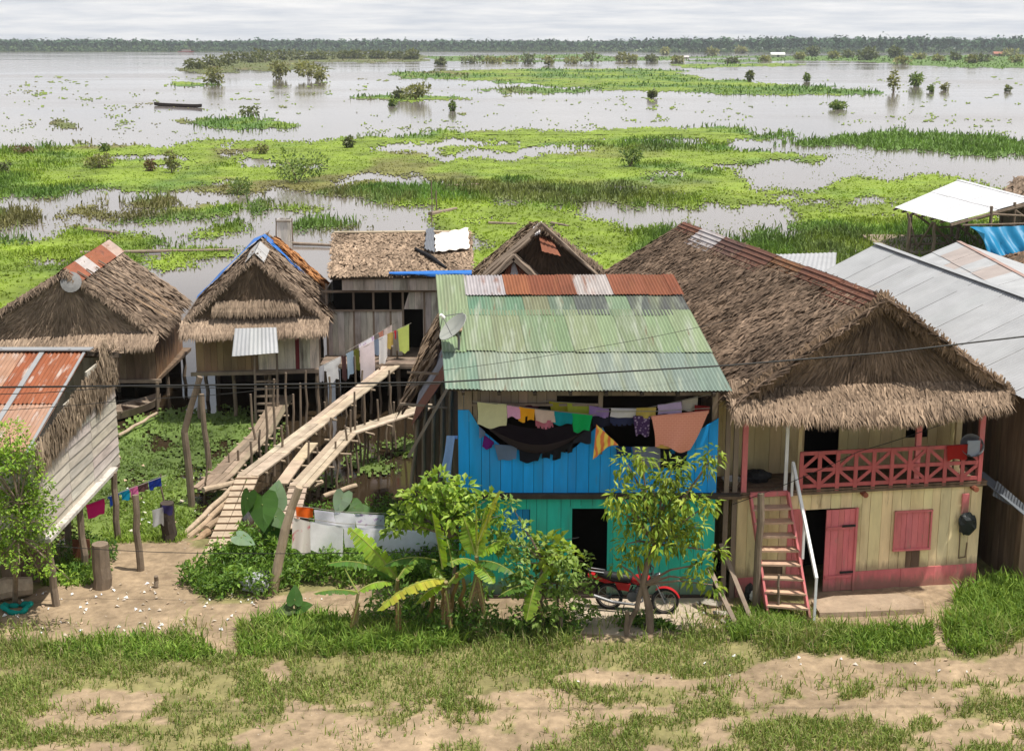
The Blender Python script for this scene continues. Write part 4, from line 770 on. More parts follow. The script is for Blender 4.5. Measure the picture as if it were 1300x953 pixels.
def shelter():
    h = thing('open_shelter', 'open pole shelter with a bright white metal roof standing in the marsh', 'shelter', (27, 80, -1))
    a, b, c_, e = Z(1135, 264, 1.5), Z(1207, 283, 1.75), Y(1312, 254, 81.5), Y(1217, 229, 91.)
    d = MB(); corr(d, a, b, c_, e, [0, .55, 1], 7, lambda r, k: tint(.03, (1, 1, 1), .003), pitch=.25, amp=.01, sub=4); f = e+np.array((7, -3, -2.2)); g = c_+np.array((7, -3, -2.2)); corr(d, g, f, e, c_, [0, 1], 6, lambda r, k: tint(.03), pitch=.3); d.obj('roof', M['brightmetal'], h)
    d = MB(); d.bar(c_+UP*.03, e+UP*.03, .4, .03); d.obj('ridge_cap', M['brightmetal'], h)
    for px, yb, yy in ((1152, 320, 80), (1154, 318, 82), (1184, 322, 78), (1207, 300, 86), (1216, 300, 84), (1225, 300, 88), (1256, 300, 78), (1285, 300, 80), (1296, 300, 84), (1270, 300, 88)):
        d = MB(); p = Y(px, yb, yy); zt = interp([(0, 1.4), (40, 3.2)], 0)+.35*(px > 1200)+.6*(px > 1250); pole(d, (p[0], p[1], -1.3), (p[0], p[1], zt), .11, j=.05); d.obj('post', M['pole'], h)
    d = MB(); P = lambda px, py, y: Y(px, py, y)
    for u, v_ in (((1152, 270, 80), (1164, 312, 80)), ((1184, 282, 78), (1163, 316, 80)), ((1186, 284, 78), (1206, 312, 82)), ((1162, 272, 80), (1215, 310, 82)), ((1158, 310, 80), (1216, 309, 82)), ((1190, 289, 80), (1220, 287, 84)), ((1215, 285, 84), (1240, 305, 84)), ((1240, 278, 80), (1300, 262, 79)), ((1256, 272, 78), (1300, 274, 79)), ((1264, 265, 80), (1280, 275, 80)), ((1282, 262, 80), (1300, 275, 80)), ((1152, 300, 80), (1210, 299, 82)), ((1225, 298, 84), (1232, 285, 78))):
        pole(d, P(*u), P(*v_), .07, j=.03)
    for k in range(7): a_ = k/6; d.bar(a*(1-a_)+b*a_-UP*.12, e*(1-a_)+c_*a_-UP*.12, .1, .12)
    d.obj('brace', M['pole'], h)
    d = MB(); d.box((27.5, 84, -.75), (9, 8, .12)); d.obj('platform', M['wood'], h)
    # blue tarp hung on the far frame
    mb = MB(); nu, nv = 24, 10; A, B, Cq, D = Y(1231, 288, 71), Y(1330, 284, 70), Y(1330, 320, 69), Y(1276, 327, 69); D2 = Y(1250, 318, 70); vs = []
    for j in range(nv+1):
        for i in range(nu+1):
            s, r = i/nu, j/nv; top = A*(1-s)+B*s-UP*.06*math.sin(s*math.pi); bl = [(0, 0), (.16, .82), (.45, 1.), (.55, 1.0), (1, .9)]; ln = interp(bl, s)
            bot = D*(1-s)+Cq*s; bot = np.array((top[0], bot[1], top[2]-(1.95)*ln-.05)); p = top*(1-r)+bot*r+np.array((0, (.22*math.sin(s*31-r*7)+.12*math.sin(s*14+5*r))*(.3+r), 0)); vs.append(p)
    mb.add(vs, [(j*(nu+1)+i, j*(nu+1)+i+1, (j+1)*(nu+1)+i+1, (j+1)*(nu+1)+i) for j in range(nv) for i in range(nu)]); tag(mb.obj('tarpaulin', M['tarpcyan'], smooth=True), 'big bright blue tarpaulin sheet hung below the thatch by the white shelter', 'tarpaulin')
    d = MB(); p1, p2 = Y(1222, 286, 71.2), Y(1340, 283, 70.2); pole(d, p1, p2, .06); tag(d.obj('tarpaulin_pole', M['pole']), 'long pole carrying the top edge of the bright blue tarpaulin', 'pole')
    # thatch hut behind at the right edge
    h = thing('thatched_hut', 'brown thatched hut behind the white roofed shelter at the right edge', 'hut', (36, 88, -1)); ap = Y(1310, 212, 92); d = MB(); lo = Y(1262, 262, 90); lo2 = lo+np.array((9, 0, 0)); hi = Y(1290, 226, 95); hi2 = hi+np.array((7, 0, .5))
    slab(d, [lo, lo2, hi2, hi], .2, (.1, .08, .06)); thatch(d, lo, lo2, hi2, hi, 1500, 1.1, .16, seed=12, spacing=.35); d.obj('roof', M['thatch'], h); d = MB(); planks(d, (lo[0]+.6, lo[1]+.5), (lo2[0], lo2[1]+.5), -1.2, lo[2], 12); d.obj('wall', M['wood'], h)
    h = thing('brown_thatch_lean_to', 'dark thatched lean-to below the bright blue tarpaulin', 'lean-to', (27.5, 67, -1)); d = MB(); a, b, c_, e = Y(1232, 342, 66), Y(1345, 350, 64), Y(1345, 312, 69), Y(1285, 324, 69); slab(d, [a, b, c_, e], .15, (.1, .08, .06)); thatch(d, a, b, c_, e, 900, .9, .13, seed=13, ca=(.1, .07, .05), cb=(.25, .18, .13)); d.obj('roof', M['thatch'], h)
    d = MB(); planks(d, (a[0]+.3, 66.3), (b[0], 64.3), -1.2, a[2], 10); d.obj('wall', M['wood'], h)
shelter()

# ================================================================ STILT HOUSES ON THE LEFT
def stilts(h, pts, z1, r=.075, zb=-1.6):
    for x, y in pts:
        d = MB(); pole(d, (x, y, zb), (x+R.uniform(-.06, .06), y, z1), r, j=.03); d.obj('stilt', M['pole'], h)
def gable_thatch(h, xc, yf, yb, wl, wr, za, zl, zr_, zab=None, yaw=0., ns=(3500, 3500, 2500), skirt=.5, L=.55, w=.075, ca=TH_A, cb=TH_B, cg=None, dark=1.):
    zab = za if zab is None else zab; cy, sy = math.cos(yaw), math.sin(yaw)
    def P(x, y, z): return np.array((xc+x*cy-(y-yf)*-sy*-1, yf+(y-yf)*cy+x*sy, z)) if False else np.array((xc+x*cy-(y-yf)*sy, yf+x*sy+(y-yf)*cy, z))
    FL, FR, FA, BL, BR, BA = P(-wl, yf-.1, zl), P(wr, yf-.1, zr_), P(0, yf-.15, za), P(-wl, yb, zl+zab-za), P(wr, yb, zr_+zab-za), P(0, yb, zab)
    d = MB(); slab(d, [FL, BL, BA, FA], .1); slab(d, [FR, FA, BA, BR], .1); d.prism([FL+np.array((.2, .2, 0)), FR+np.array((-.2, .2, 0)), FA+np.array((0, .2, -.1))], (0, 0, 0), (0, .15, 0)); d.prism([BL+np.array((.2, -.3, 0)), BR+np.array((-.2, -.3, 0)), BA+np.array((0, -.3, -.1))], (0, 0, 0), (0, .15, 0)); d.obj('roof_frame', M['thatchbase'], h)
    d = MB(); thatch(d, BL, FL, FA, BA, ns[0], L, w, ca=ca, cb=cb, seed=21); thatch(d, FR, BR, BA, FA, ns[1], L, w, ca=ca, cb=cb, seed=22); d.obj('thatch_slope', M['thatch'], h)
    d = MB(); e = np.array((.03, 0, 0)); cg = cg or ((ca[0]*1.5, ca[1]*1.5, ca[2]*1.5), (cb[0]*1.25, cb[1]*1.25, cb[2]*1.25)); ns = tuple(int(q*2.3) for q in ns); w = w*.58; L = L*.85  # default gable thatch paler than the slopes, extra light put into its colour
    thatch(d, FL+np.array((.15, .1, .05)), FR+np.array((-.15, .1, .05)), FA+e+np.array((0, .1, -.08)), FA-e+np.array((0, .1, -.08)), ns[2], L*1.1, w*.9, ca=cg[0], cb=cg[1], lift=.1, seed=23, jit=.2)
    for p, q in ((FL, FA), (FR, FA)): thatch(d, p-UP*.05+np.array((0, -.06, 0)), q-UP*.05+np.array((0, -.06, 0)), q+UP*.08, p+UP*.08, 420, .28, w, seed=24, hang=.3, jit=.7)
    d.obj('thatch_gable', M['thatch'], h)
    if skirt:
        d = MB(); a, b = FL+np.array((0, -skirt, -.28)), FR+np.array((0, -skirt, -.28)); slab(d, [a, b, FR+UP*.12, FL+UP*.12], .06, (.15, .11, .08)); thatch(d, a, b, FR+UP*.12, FL+UP*.12, 1700, L, w, ca=(.18, .145, .115), cb=(.48, .395, .315), lift=.12, seed=25, hang=.15)
        thatch(d, a-UP*.02, b-UP*.02, b*.8+FR*.2, a*.8+FL*.2, 700, L*.8, w*.8, ca=(.2, .16, .13), cb=(.5, .41, .33), seed=26, hang=.9); d.obj('thatch_skirt', M['thatch'], h)
    return P
def house_a():
    h = thing('stilt_house', 'weathered thatched stilt house with rusty ridge sheets, farthest left over the water', 'house', (-15.5, 48, -1))
    gable_thatch(h, -15.25, 45.3, 51.0, 4.35, 2.95, 3.9, 1.3, 1.7, 4.0, math.radians(2.5), (2500, 4200, 4200), .55, .55, .085)
    d = MB(); planks(d, (-19.2, 45.7), (-12.5, 45.7), 0, 1.7, 26, v=.2); planks(d, (-12.5, 45.7), (-12.75, 50.6), 0, [(0, 1.7), (5, 1.9)], 20, v=.25, base=(1.5, 1.3, 1.1)); d.box((-15.8, 48.2, 0), (6.7, 5., .12)); d.obj('wall', M['brownwood'], h); d = MB(); planks(d, (-19, 50.7), (-12.9, 50.7), -1.3, 1.6, 22, gap=-.02); d.obj('back_wall', M['darkwood'], h)  # back wall carried down to the water, added to darken the view underneath
    d = MB(); d.bar((-19.3, 45.5, 0), (-12.3, 45.55, .02), .1, .12); d.obj('floor_beam', M['wood'], h)
    stilts(h, [(-12.45, 45.5), (-12.6, 47.5), (-12.7, 50.4), (-14.5, 45.6), (-16.7, 45.6), (-18.8, 45.7), (-14.5, 48), (-17, 48), (-14.6, 50.4)], 0.)
    d = MB(); cs = [(.30, .11, .06), (.5, .48, .46), (.32, .12, .06), (.30, .11, .06), (.48, .38, .32)]
    for k in range(5):
        y = 45.1+k*1.2; z = 4.05+k*.02; x = -15.25-k*.05; a, b, c_, e = (x+.55, y, z-.42), (x+.5, y+1.25, z-.38), (x-.05, y+1.25, z+.08), (x-.05, y, z+.03); corr(d, a, b, c_, e, [0, 1], 1, lambda r, q: cs[k], pitch=.15, amp=.01); corr(d, (x-.5, y, z-.4), e, c_, (x-.5, y+1.25, z-.36), [0, 1], 1, lambda r, q: cs[k], pitch=.15)
    d.obj('ridge_cap', M['rust'], h)
    d = MB()
    for i, (y, l0, l1) in enumerate(((45.5, .1, .55), (46.3, .12, .62), (47.1, .15, .7), (47.9, .1, .5), (46.7, .5, .95), (47.6, .55, .98), (48.3, .5, .9))):
        f = lambda t, yy: np.array((-15.25+3.0*t, yy, 4.02+(1.65-3.95)*t+.13)); d.bar(f(l0, y), f(l1, y+.5), .07, .05, col=(1, 1, 1) if i < 4 else (2.4, 2.2, 1.9))
    d.obj('roof_batten', M['wood'], h)
    # round tin disc set in the gable top
    d = MB(); d.lathe([(0, .04), (.2, .03), (.36, 0), (.36, -.03), (0, -.03)], Y(90, 358, 45.05), 18, (1, 1, 1), (0.05, -1, .35)); tag(d.obj('gable_disc', M['tin'], h), 'round grey tin disc closing the gable peak')
M['tin'] = pm('dull_tin', (.24, .235, .23), .7, .25, 6, bump=.2)
house_a()
def house_b():
    h = thing('stilt_house', 'thatched stilt house with a ladder and a shiny tin awning at its front', 'house', (-8.6, 46, -1))
    yaw = math.radians(6.5); P = gable_thatch(h, -8.55, 44.1, 50.0, 2.42, 2.32, 4.62, 2.4, 2.4, 4.55, yaw, (2500, 2600, 3300), .45, .55, .075, cg=((.11, .085, .065), (.27, .21, .155)))
    d = MB()
    for k, (z, wf) in enumerate(((2.95, .66),)):   # two rough thatch courses across the gable
        a, b = P(-2.3*wf*.95, 43.85, z-.12), P(2.2*wf*.95, 43.85, z-.12); thatch(d, a, b, b+np.array((-.1, .12, .3)), a+np.array((.1, .12, .3)), 700, .4, .045, ca=(.18, .145, .115), cb=(.46, .38, .30), seed=31+k, hang=.3)
    d.obj('thatch_course', M['thatch'], h)
    zf = .72; d = MB(); a, b = P(-2.12, 44.35, 0), P(-.05, 44.35, 0); planks(d, a, b, zf, 2.45, 9, v=.2, base=(1.1, .95, .7)); c_ = P(2.0, 44.35, 0); planks(d, P(-2.12, 49.5, 0), a, zf, 2.1, 18, v=.2); d.obj('wall', M['wood'], h); d = MB(); planks(d, c_, P(2.0, 49.5, 0), zf, 2.1, 18, v=.2); d.obj('wall', M['wood'], h); d = MB(); planks(d, P(-2.1, 49.6, 0), P(2., 49.6, 0), -1.3, 2.1, 18, gap=-.02); d.obj('back_wall', M['darkwood'], h)  # part of the back wall below the floor added to block bright water
    d = MB(); planks(d, b, c_, zf, 2.45, 7, v=.12, base=(1.5, 1.45, 1.3)); tag(d.obj('wall', M['greywood_v'], h), 'pale grey boarded right half of the front wall')
    d = MB(); planks(d, P(1.2, 44.3, 0), P(1.34, 44.3, 0), zf, 1.9, 1); tag(d.obj('wall_stripe', M['maroon'], h), 'dark red upright stripe')
    d = MB(); d.bar(P(-2.3, 44.2, zf-.06), P(2.1, 44.2, zf-.06), .1, .12); d.bar(P(-2.3, 46, zf-.1), P(2.1, 46, zf-.1), .1, .12); c0 = P(-.05, 46.9, zf-.03); d.box(c0, (4.1, 5.2, .06), yaw); d.obj('floor_beam', M['wood'], h)
    stilts(h, [tuple(P(x, y, 0)[:2]) for x, y in ((-2.1, 44.4), (-.9, 44.5), (.3, 44.5), (1.9, 44.4), (-2.1, 47), (0, 47), (1.9, 47), (-2, 49.4), (1.9, 49.4))], zf)
    d = MB(); A, B, Cc, D = P(-.80, 43.05, 1.50), P(.72, 43.05, 1.58), P(.66, 43.45, 2.36), P(-.70, 43.45, 2.36); corr(d, A, B, Cc, D, [0, 1], 3, lambda r, k: [(1.35, 1.35, 1.38), (1.5, 1.5, 1.5), (1.4, 1.4, 1.42)][k], pitch=.12, amp=.02); d.obj('awning', M['metal'], h)
    # ladder
    d = MB(); lx = [P(-.12, 43.9, 0), P(.62, 43.9, 0)]
    for q, tz in zip(lx, (2.1, 2.9)): pole(d, (q[0], q[1]-.35, -1.2), (q[0], q[1], tz-.8), .045, j=.02)
    for k in range(6): z = -.55+k*.25; d.bar((lx[0][0]-.05, lx[0][1]-.25+k*.03, z), (lx[1][0]+.05, lx[1][1]-.25+k*.03, z), .05, .06)
    d.obj('ladder', M['wood'], h)
    d = MB(); 
    for sg in (-1, 1): corr(d, P(sg*.3, 43.85, 4.48), P(sg*.3, 46.6, 4.48), P(0, 46.6, 4.8), P(0, 43.85, 4.8), [0, 1], 2, lambda r, k: (1.1, 1.06, 1.02), pitch=.25)
    d.obj('ridge_cap', M['metal'], h)
    # blue tarp over the back of the ridge
    d = MB(); vs = []; n = 12
    for i in range(n+1):
        for j in range(4): s = -1+2*i/n; y = 48.2+j*.35+.1*math.sin(i*1.7); vs.append(P(s*2.5 if s < 0 else s*1.5, y+abs(s)*.6*0, 4.6-abs(s)*(2.4 if s < 0 else 1.5)+(.3 if s < 0 else .14)+.03*math.sin(i*2.3+j)))
    d.add(vs, [(i*4+j, i*4+j+1, i*4+4+j+1, i*4+4+j) for i in range(n) for j in range(3)]); d.obj('roof_tarpaulin', M['tarp'], h)
    d = MB(); thatch(d, P(2.3, 48.8, 2.45), P(2.3, 50.4, 2.5), P(.3, 50.4, 4.4), P(.3, 48.8, 4.4), 900, .5, .08, ca=(.30, .15, .07), cb=(.55, .30, .14), seed=36); tag(d.obj('thatch_patch', M['thatch'], h), 'fresh orange thatch at the rear of the right slope')
M['maroon'] = pm('maroon_paint', (.20, .03, .035), .7, .2, 4)
house_b()
def house_c():
    h = thing('plank_stilt_house', 'grey plank stilt house with a flat sloping thatch roof and blue tarp along its eave', 'house', (-4.2, 48, -1))
    x0, x1, y0, zf = -6.6, -2.4, 46.5, .72
    EL, ER, RR, RL = np.array((-6.35, 46.0, 3.62)), np.array((-1.4, 46.0, 3.70)), np.array((-1.55, 49.4, 4.72)), np.array((-6.6, 49.4, 4.68))
    d = MB(); slab(d, [EL, ER, RR, RL], .1); slab(d, [RL+np.array((0, 3, -.9)), RL, RR, RR+np.array((0, 3, -.9))], .1); d.obj('roof_frame', M['thatchbase'], h)
    d = MB(); thatch(d, EL, ER, RR, RL, 5200, .3, .075, ca=(.19, .15, .115), cb=(.45, .365, .285), seed=41, patch=.25, jit=.6, spacing=.11); d.bar(RL+UP*.05, RR+UP*.05, .3, .05, col=(.4, .36, .28)); d.obj('thatch_slope', M['thatch'], h)
    d = MB(); planks(d, (x0, y0), (x1, y0), zf, [(0, 2.35), (2.9, 2.35), (2.95, 3.0), (4.2, 3.05)], 20, holes=[(2.72, 3.45, zf, 2.4)], v=.15); planks(d, (x1, y0), (x1, 50), zf, 3.1, 14); planks(d, (x0, 50), (x0, y0), zf, 3.1, 14); d.obj('wall', M['greywood_v'], h)
    d = MB(); planks(d, (-5.95, 46.15), (-1.5, 46.15), 3.14, 3.6, 12, v=.15, base=(.9, .85, .8)); d.obj('fascia', M['greywood_v'], h)
    d = MB()
    for x in (-6.55, -5.6, -4.9, -4.3, -3.86, -3.1): d.bar((x, y0+.02, zf), (x, y0+.02, 3.3), .07, .07)
    d.bar((x0-.1, y0-.1, 3.05), (x1+.3, y0-.1, 3.08), .07, .08); d.bar((x0, y0-.04, 2.36), (-3.9, y0-.04, 2.36), .05, .06); d.obj('wall_frame', M['wood'], h)
    d = MB(); d.box((-4.5, 47.9, 2), (4.0, .05, 2.6)); d.obj('room_back', M['dark'], h); d = MB(); planks(d, (-6.6, 50.1), (-2.2, 50.1), -1.3, 3.1, 16, gap=-.02); d.obj('back_wall', M['darkwood'], h)  # rear boards below floor level added so the space under the house goes dark
    d = MB()
    for k in range(7): d.box((-4.6, 45.25+k*.2, zf-.02), (4.1, .18, .05), 0, tint(.2))
    d.box((-4.5, 48.3, zf-.04), (4.2, 3.6, .06)); d.bar((-6.6, 45.15, zf-.1), (-2.7, 45.15, zf-.1), .08, .1); d.obj('porch_deck', M['wood'], h)
    stilts(h, [(-6.5, 45.3), (-5.2, 45.3), (-3.9, 45.3), (-2.8, 45.3), (-6.4, 47.5), (-4.5, 47.5), (-2.6, 47.5), (-6.4, 49.8), (-2.6, 49.8)], zf)
    d = MB(); vs = []; n = 16
    for i in range(n+1):
        t = .42+.58*i/n; p = EL*(1-t)+ER*t
        for q in ((0, .16, .0), (0, .05, -.02), (0, -.1, -.04), (0, -.13, -.09-.03*math.sin(i*1.3)), (0, -.12, -.13-.04*math.sin(i*.9))): vs.append(p+np.array(q)*(min(1, .4+i/n*1.2))+np.array((0, -.05, .16)))
    d.add(vs, [(i*5+j, i*5+j+1, i*5+5+j+1, i*5+5+j) for i in range(n) for j in range(4)]); d.obj('eave_tarpaulin', M['tarp'], h, True)
    # white sack and grey plastic weighed on the roof
    def drape(name, label, cat, mat, q, col):
        q = [np.array(p, float) for p in q]; d = MB(); n = 10; vs = []
        for j in range(n+1):
            for i in range(n+1):
                a, b = i/n, j/n; p = (q[0]*(1-a)+q[1]*a)*(1-b)+(q[3]*(1-a)+q[2]*a)*b; vs.append(p+UP*(.19+.03*math.sin(i*1.9+j)+.02*math.sin(j*2.3))+np.array((.03*math.sin(j*2.1), 0, 0)))
        d.add(vs, [(j*(n+1)+i, j*(n+1)+i+1, (j+1)*(n+1)+i+1, (j+1)*(n+1)+i) for j in range(n) for i in range(n)], col); tag(d.obj(name, mat, smooth=True), label, cat)
    sl = lambda a, b: (EL*(1-a)+ER*a)*(1-b)+(RL*(1-a)+RR*a)*b
    drape('sack_sheet', 'white sacking sheet spread on the thatch beside the blue eave tarp', 'sheet', M['litter'], [sl(.745, .42), sl(.99, .5), sl(.985, 1.02), sl(.74, .86)], (.68, .62, .56))
    drape('plastic_sheet', 'dark grey plastic sheet bunched next to the white sacking on the thatch', 'sheet', M['litter'], [sl(.665, .5), sl(.74, .42), sl(.735, 1.03), sl(.68, 1.0)], (.13, .14, .16))
    d = MB(); p, q = sl(.6, .55), sl(.82, .1); d.tube([p+UP*.12, (p+q)/2+UP*.16, q+UP*.12], [.05, .09, .04], 7); tag(d.obj('rolled_sheet', M['black']), 'black rolled sheet lying across the thatch below the grey plastic', 'sheet')
    d = MB(); p = sl(.72, 1.05); pole(d, p, p+UP*1.9, .02, j=.02); d.bar(p+UP*1.2-np.array((.15, 0, 0)), p+UP*1.2+np.array((.15, 0, 0)), .02); tag(d.obj('aerial_mast', M['pole']), 'thin aerial mast rising from the ridge of the grey plank house', 'mast')
house_c()
def house_d():
    h = thing('thatched_house', 'dark thatched house with small gabled dormer, half hidden behind the green roof', 'house', (.9, 45, -1))
    gable_thatch(h, .97, 43., 48.5, 2.5, 2.6, 5.8, 3.75, 3.85, 5.15, math.radians(3), (1800, 1800, 1600), 0, .5, .07, ca=(.11, .088, .07), cb=(.33, .27, .2), cg=((.05, .04, .032), (.16, .125, .095)))
    d = MB(); planks(d, (-1., 43.5), (2.9, 43.5), 0, 4, 14); planks(d, (-1., 48), (-1., 43.5), 0, 4, 14); planks(d, (2.9, 43.5), (2.9, 48), 0, 4, 14); d.obj('wall', M['brownwood'], h)
    stilts(h, [(-1, 43.6), (2.9, 43.6), (-1, 48), (2.9, 48)], 0)
    d = MB(); 
    for i in range(4): o = np.array((-.12*i, -.25-.05*i, -.16*i)); pole(d, (.95+o[0], 42.75+o[1], 5.98+o[2]), (-.9+o[0]*.5, 42.75+o[1], 4.35+o[2]*.6), .06)
    for i in range(2): o = np.array((.1*i, -.25, -.12*i)); pole(d, (.95+o[0], 42.75+o[1], 5.95+o[2]), (2.8+o[0]*.5, 42.75+o[1], 4.25+o[2]*.6), .055)
    d.obj('barge_pole', M['wood'], h)
    d = MB(); corr(d, (.95, 42.2, 5.1), (1.55, 42.2, 4.95), (1.3, 42.9, 5.35), (.85, 42.9, 5.55), [0, 1], 1, lambda r, k: (.26, .10, .055), pitch=.12); corr(d, (.55, 42.5, 5.45), (.9, 42.5, 5.62), (.98, 43.2, 5.95), (.7, 43.2, 5.75), [0, 1], 1, lambda r, k: (.55, .55, .55)); d.obj('roof_sheet', M['rust'], h)
    # dormer
    a = Y(652, 328, 41.5); d = MB()
    for sg, l in ((-1, 1.3), (1, 1.6)): pole(d, a+UP*.1, a+np.array((sg*l*.75, -.1, -.9*l*.75)), .07); slab(d, [a+np.array((0, -.1, .03)), a+np.array((sg*l*.8, -.1, -.95*l*.75)), a+np.array((sg*l*.8, 1.8, -.95*l*.75)), a+np.array((0, 1.8, .03))], .08)
    d.obj('dormer_frame', M['wood'], h); d = MB(); corr(d, a+np.array((-.6, .1, -1.0)), a+np.array((.75, .1, -1.0)), a+np.array((.05, .12, -.05)), a+np.array((-.05, .12, -.05)), [0, 1], 3, lambda r, k: [(.27, .11, .06), (.6, .6, .62), (.25, .1, .06)][k], pitch=.12); d.obj('dormer_sheet', M['rust'], h)
house_d()
def plank_house():
    h = thing('plank_stilt_house', 'near grey board house on stilts with a rust striped metal roof at the left edge', 'house', (-11, 28, 0))
    xw, yf, yb, yr = -9.63, 25.9, 31.4, 29.9; zb = 1.6
    EL, ER, RR, RL = np.array((-14., 25.7, 3.5)), np.array((-9.68, 25.7, 3.5)), np.array((-9.72, yr, 4.66)), np.array((-14., yr, 4.66))
    cols = [(.30, .11, .055), (.32, .13, .07), (.42, .26, .17), (.40, .25, .17), (.30, .10, .045), (.31, .11, .05)]
    d = MB(); corr(d, EL, ER, RR, RL, [0, .45, 1], [6, 6], lambda r, k: cols[k] if r else ((.42, .27, .19) if k > 3 else cols[k]), pitch=.085, amp=.015)
    d.obj('roof', M['rustpale'], h); d = MB(); lp = lambda a, b: (EL*(1-a)+ER*a)*(1-b)+(RL*(1-a)+RR*a)*b+UP*.045
    for a in (.52, .765, .99): d.bar(lp(a, 0), lp(a, 1), .11 if a < .9 else .06, .02, col=(.8, .8, .8))
    d.bar(RL+UP*.06, RR+UP*.06+np.array((.1, 0, 0)), .3, .025, col=(.75, .75, .75)); d.obj('roof_strip', M['metal'], h)
    d = MB(); slab(d, [RL+UP*.0, RR, RR+np.array((.3, 1.6, -.42)), RL+np.array((0, 1.6, -.42))], .1); d.obj('roof_frame', M['thatchbase'], h)
    d = MB(); A, B = np.array((xw+.03, yf-.1, 3.1)), np.array((xw+.03, yb, 3.85)); thatch(d, A, B, np.array((xw+.05, yb, 4.5)), np.array((xw+.05, yf-.1, 3.6)), 2600, .42, .034, lift=.1, ca=(.2, .165, .125), cb=(.46, .385, .30), seed=51, jit=.25); thatch(d, (xw+.03, yb-1.6, 3.3), (xw+.03, yb, 3.7), (xw+.05, yb-.6, 4.6), (xw+.05, yb-1.2, 4.6), 700, .5, .035, ca=(.2, .165, .125), cb=(.46, .385, .30), seed=52)
    thatch(d, RR+np.array((.3, 1.6, -.42)), RL+np.array((0, 1.6, -.42)), RL, RR, 900, .5, .05, seed=53); d.obj('gable_thatch', M['thatch'], h)
    # clapboards on the gable wall facing right
    d = MB(); n = 13
    for k in range(n):
        z0 = 1.55+k*.235; z1 = z0+.25
        for (ya, yb_) in ((yf, yf+1.9), (yf+1.9, yf+3.5), (yf+3.5, yb)):
            ya += R.uniform(0, .02); ztop = min(z1, 3.6+(ya-yf)*.2, 3.6+(yb_-yf)*.2)
            if ztop-z0 < .05: continue
            t = tint(.12, (1.25, 1.2, 1.15)); j = R.uniform(-.02, .02); d.hexa([(xw+.035, ya, z0+j), (xw-.0, ya, z0+j), (xw-.0, yb_-.01, z0-j), (xw+.035, yb_-.01, z0-j), (xw+.01, ya, ztop+j), (xw-.03, ya, ztop+j), (xw-.03, yb_-.01, ztop-j), (xw+.01, yb_-.01, ztop-j)], t)
    d.obj('gable_wall', M['greywood'], h)
    d = MB(); planks(d, (-14, yf), (xw, yf), zb, 3.55, 18, v=.2); planks(d, (xw, yb), (-14, yb), zb, 4.2, 18, v=.2); d.box((-11.7, 28.3, zb), (4.5, 4.8, .08)); d.obj('wall', M['greywood_v'], h)
    d = MB(); d.bar((xw-.03, yf, 1.48), (xw-.03, yb, 1.5), .1, .14); d.obj('floor_beam', M['wood'], h)
    for x, y in ((-9.5, 30.4), (-9.55, 28.2), (-10.6, 30.3), (-11.5, 28.5), (-9.6, 26.3), (-13, 26.3), (-13, 30)):
        d = MB(); pole(d, (x, y, -.4), (x+R.uniform(-.05, .05), y, zb), .085, j=.03); d.obj('stilt', M['pole'], h)
    d = MB(); planks(d, (-11.2, 27.6), (-10.2, 27.6), 0, .75, 5, v=.3); d.obj('skirting_boards', M['brownwood'], h); d = MB(); planks(d, (-9.95, 28.6), (-9.55, 28.6), -.05, .6, 3, v=.3, base=(.9, .5, .4)); d.obj('skirting_boards', M['brownwood'], h)
plank_house()
# ================================================================ BOARDWALKS
def strip_planks(mb, pts, width, n, th=.045, v=.15, base=(1, 1, 1)):
    pts = [np.array(p, float) for p in pts]
    for a, b in zip(pts[:-1], pts[1:]):
        d = nrm(b-a); sd = nrm(np.cross(d, UP))
        for k in range(n):
            o = (k+.5)/n-.5; w = width/n; j = R.uniform(-.03, .03); mb.bar(a-d*R.uniform(.0, .15)+sd*(o*width+j*.4)+UP*R.uniform(-.012, .012), b+d*R.uniform(.0, .15)+sd*(o*width-j*.4)+UP*R.uniform(-.012, .012), w*.93, th, col=tint(v, base))
def pxpole(px0, py0, px1, py1, zb=WZ, r=.04, mat='pole', parent=None, name='pole', j=.04, sink=.4):
    b = Z(px1, py1, zb); t = Y(px0, py0, b[1]); b = b-UP*sink; mb = MB(); pole(mb, b, t, r, r*.75, j); return mb.obj(name, M[mat], parent)
def crossbeams(h, pts, w, n):
    pts = [np.array(p, float) for p in pts]
    for a, b in zip(pts[:-1], pts[1:]):
        for k in range(n):
            c = a+(b-a)*(k+.5)/n; sd = nrm(np.cross(b-a, UP)); mb = MB(); pole(mb, c-sd*w*R.uniform(.55, .9)-UP*.06, c+sd*w*R.uniform(.55, .9)-UP*.06, .035, j=.01); mb.obj('crossbeam', M['palepole'], h)
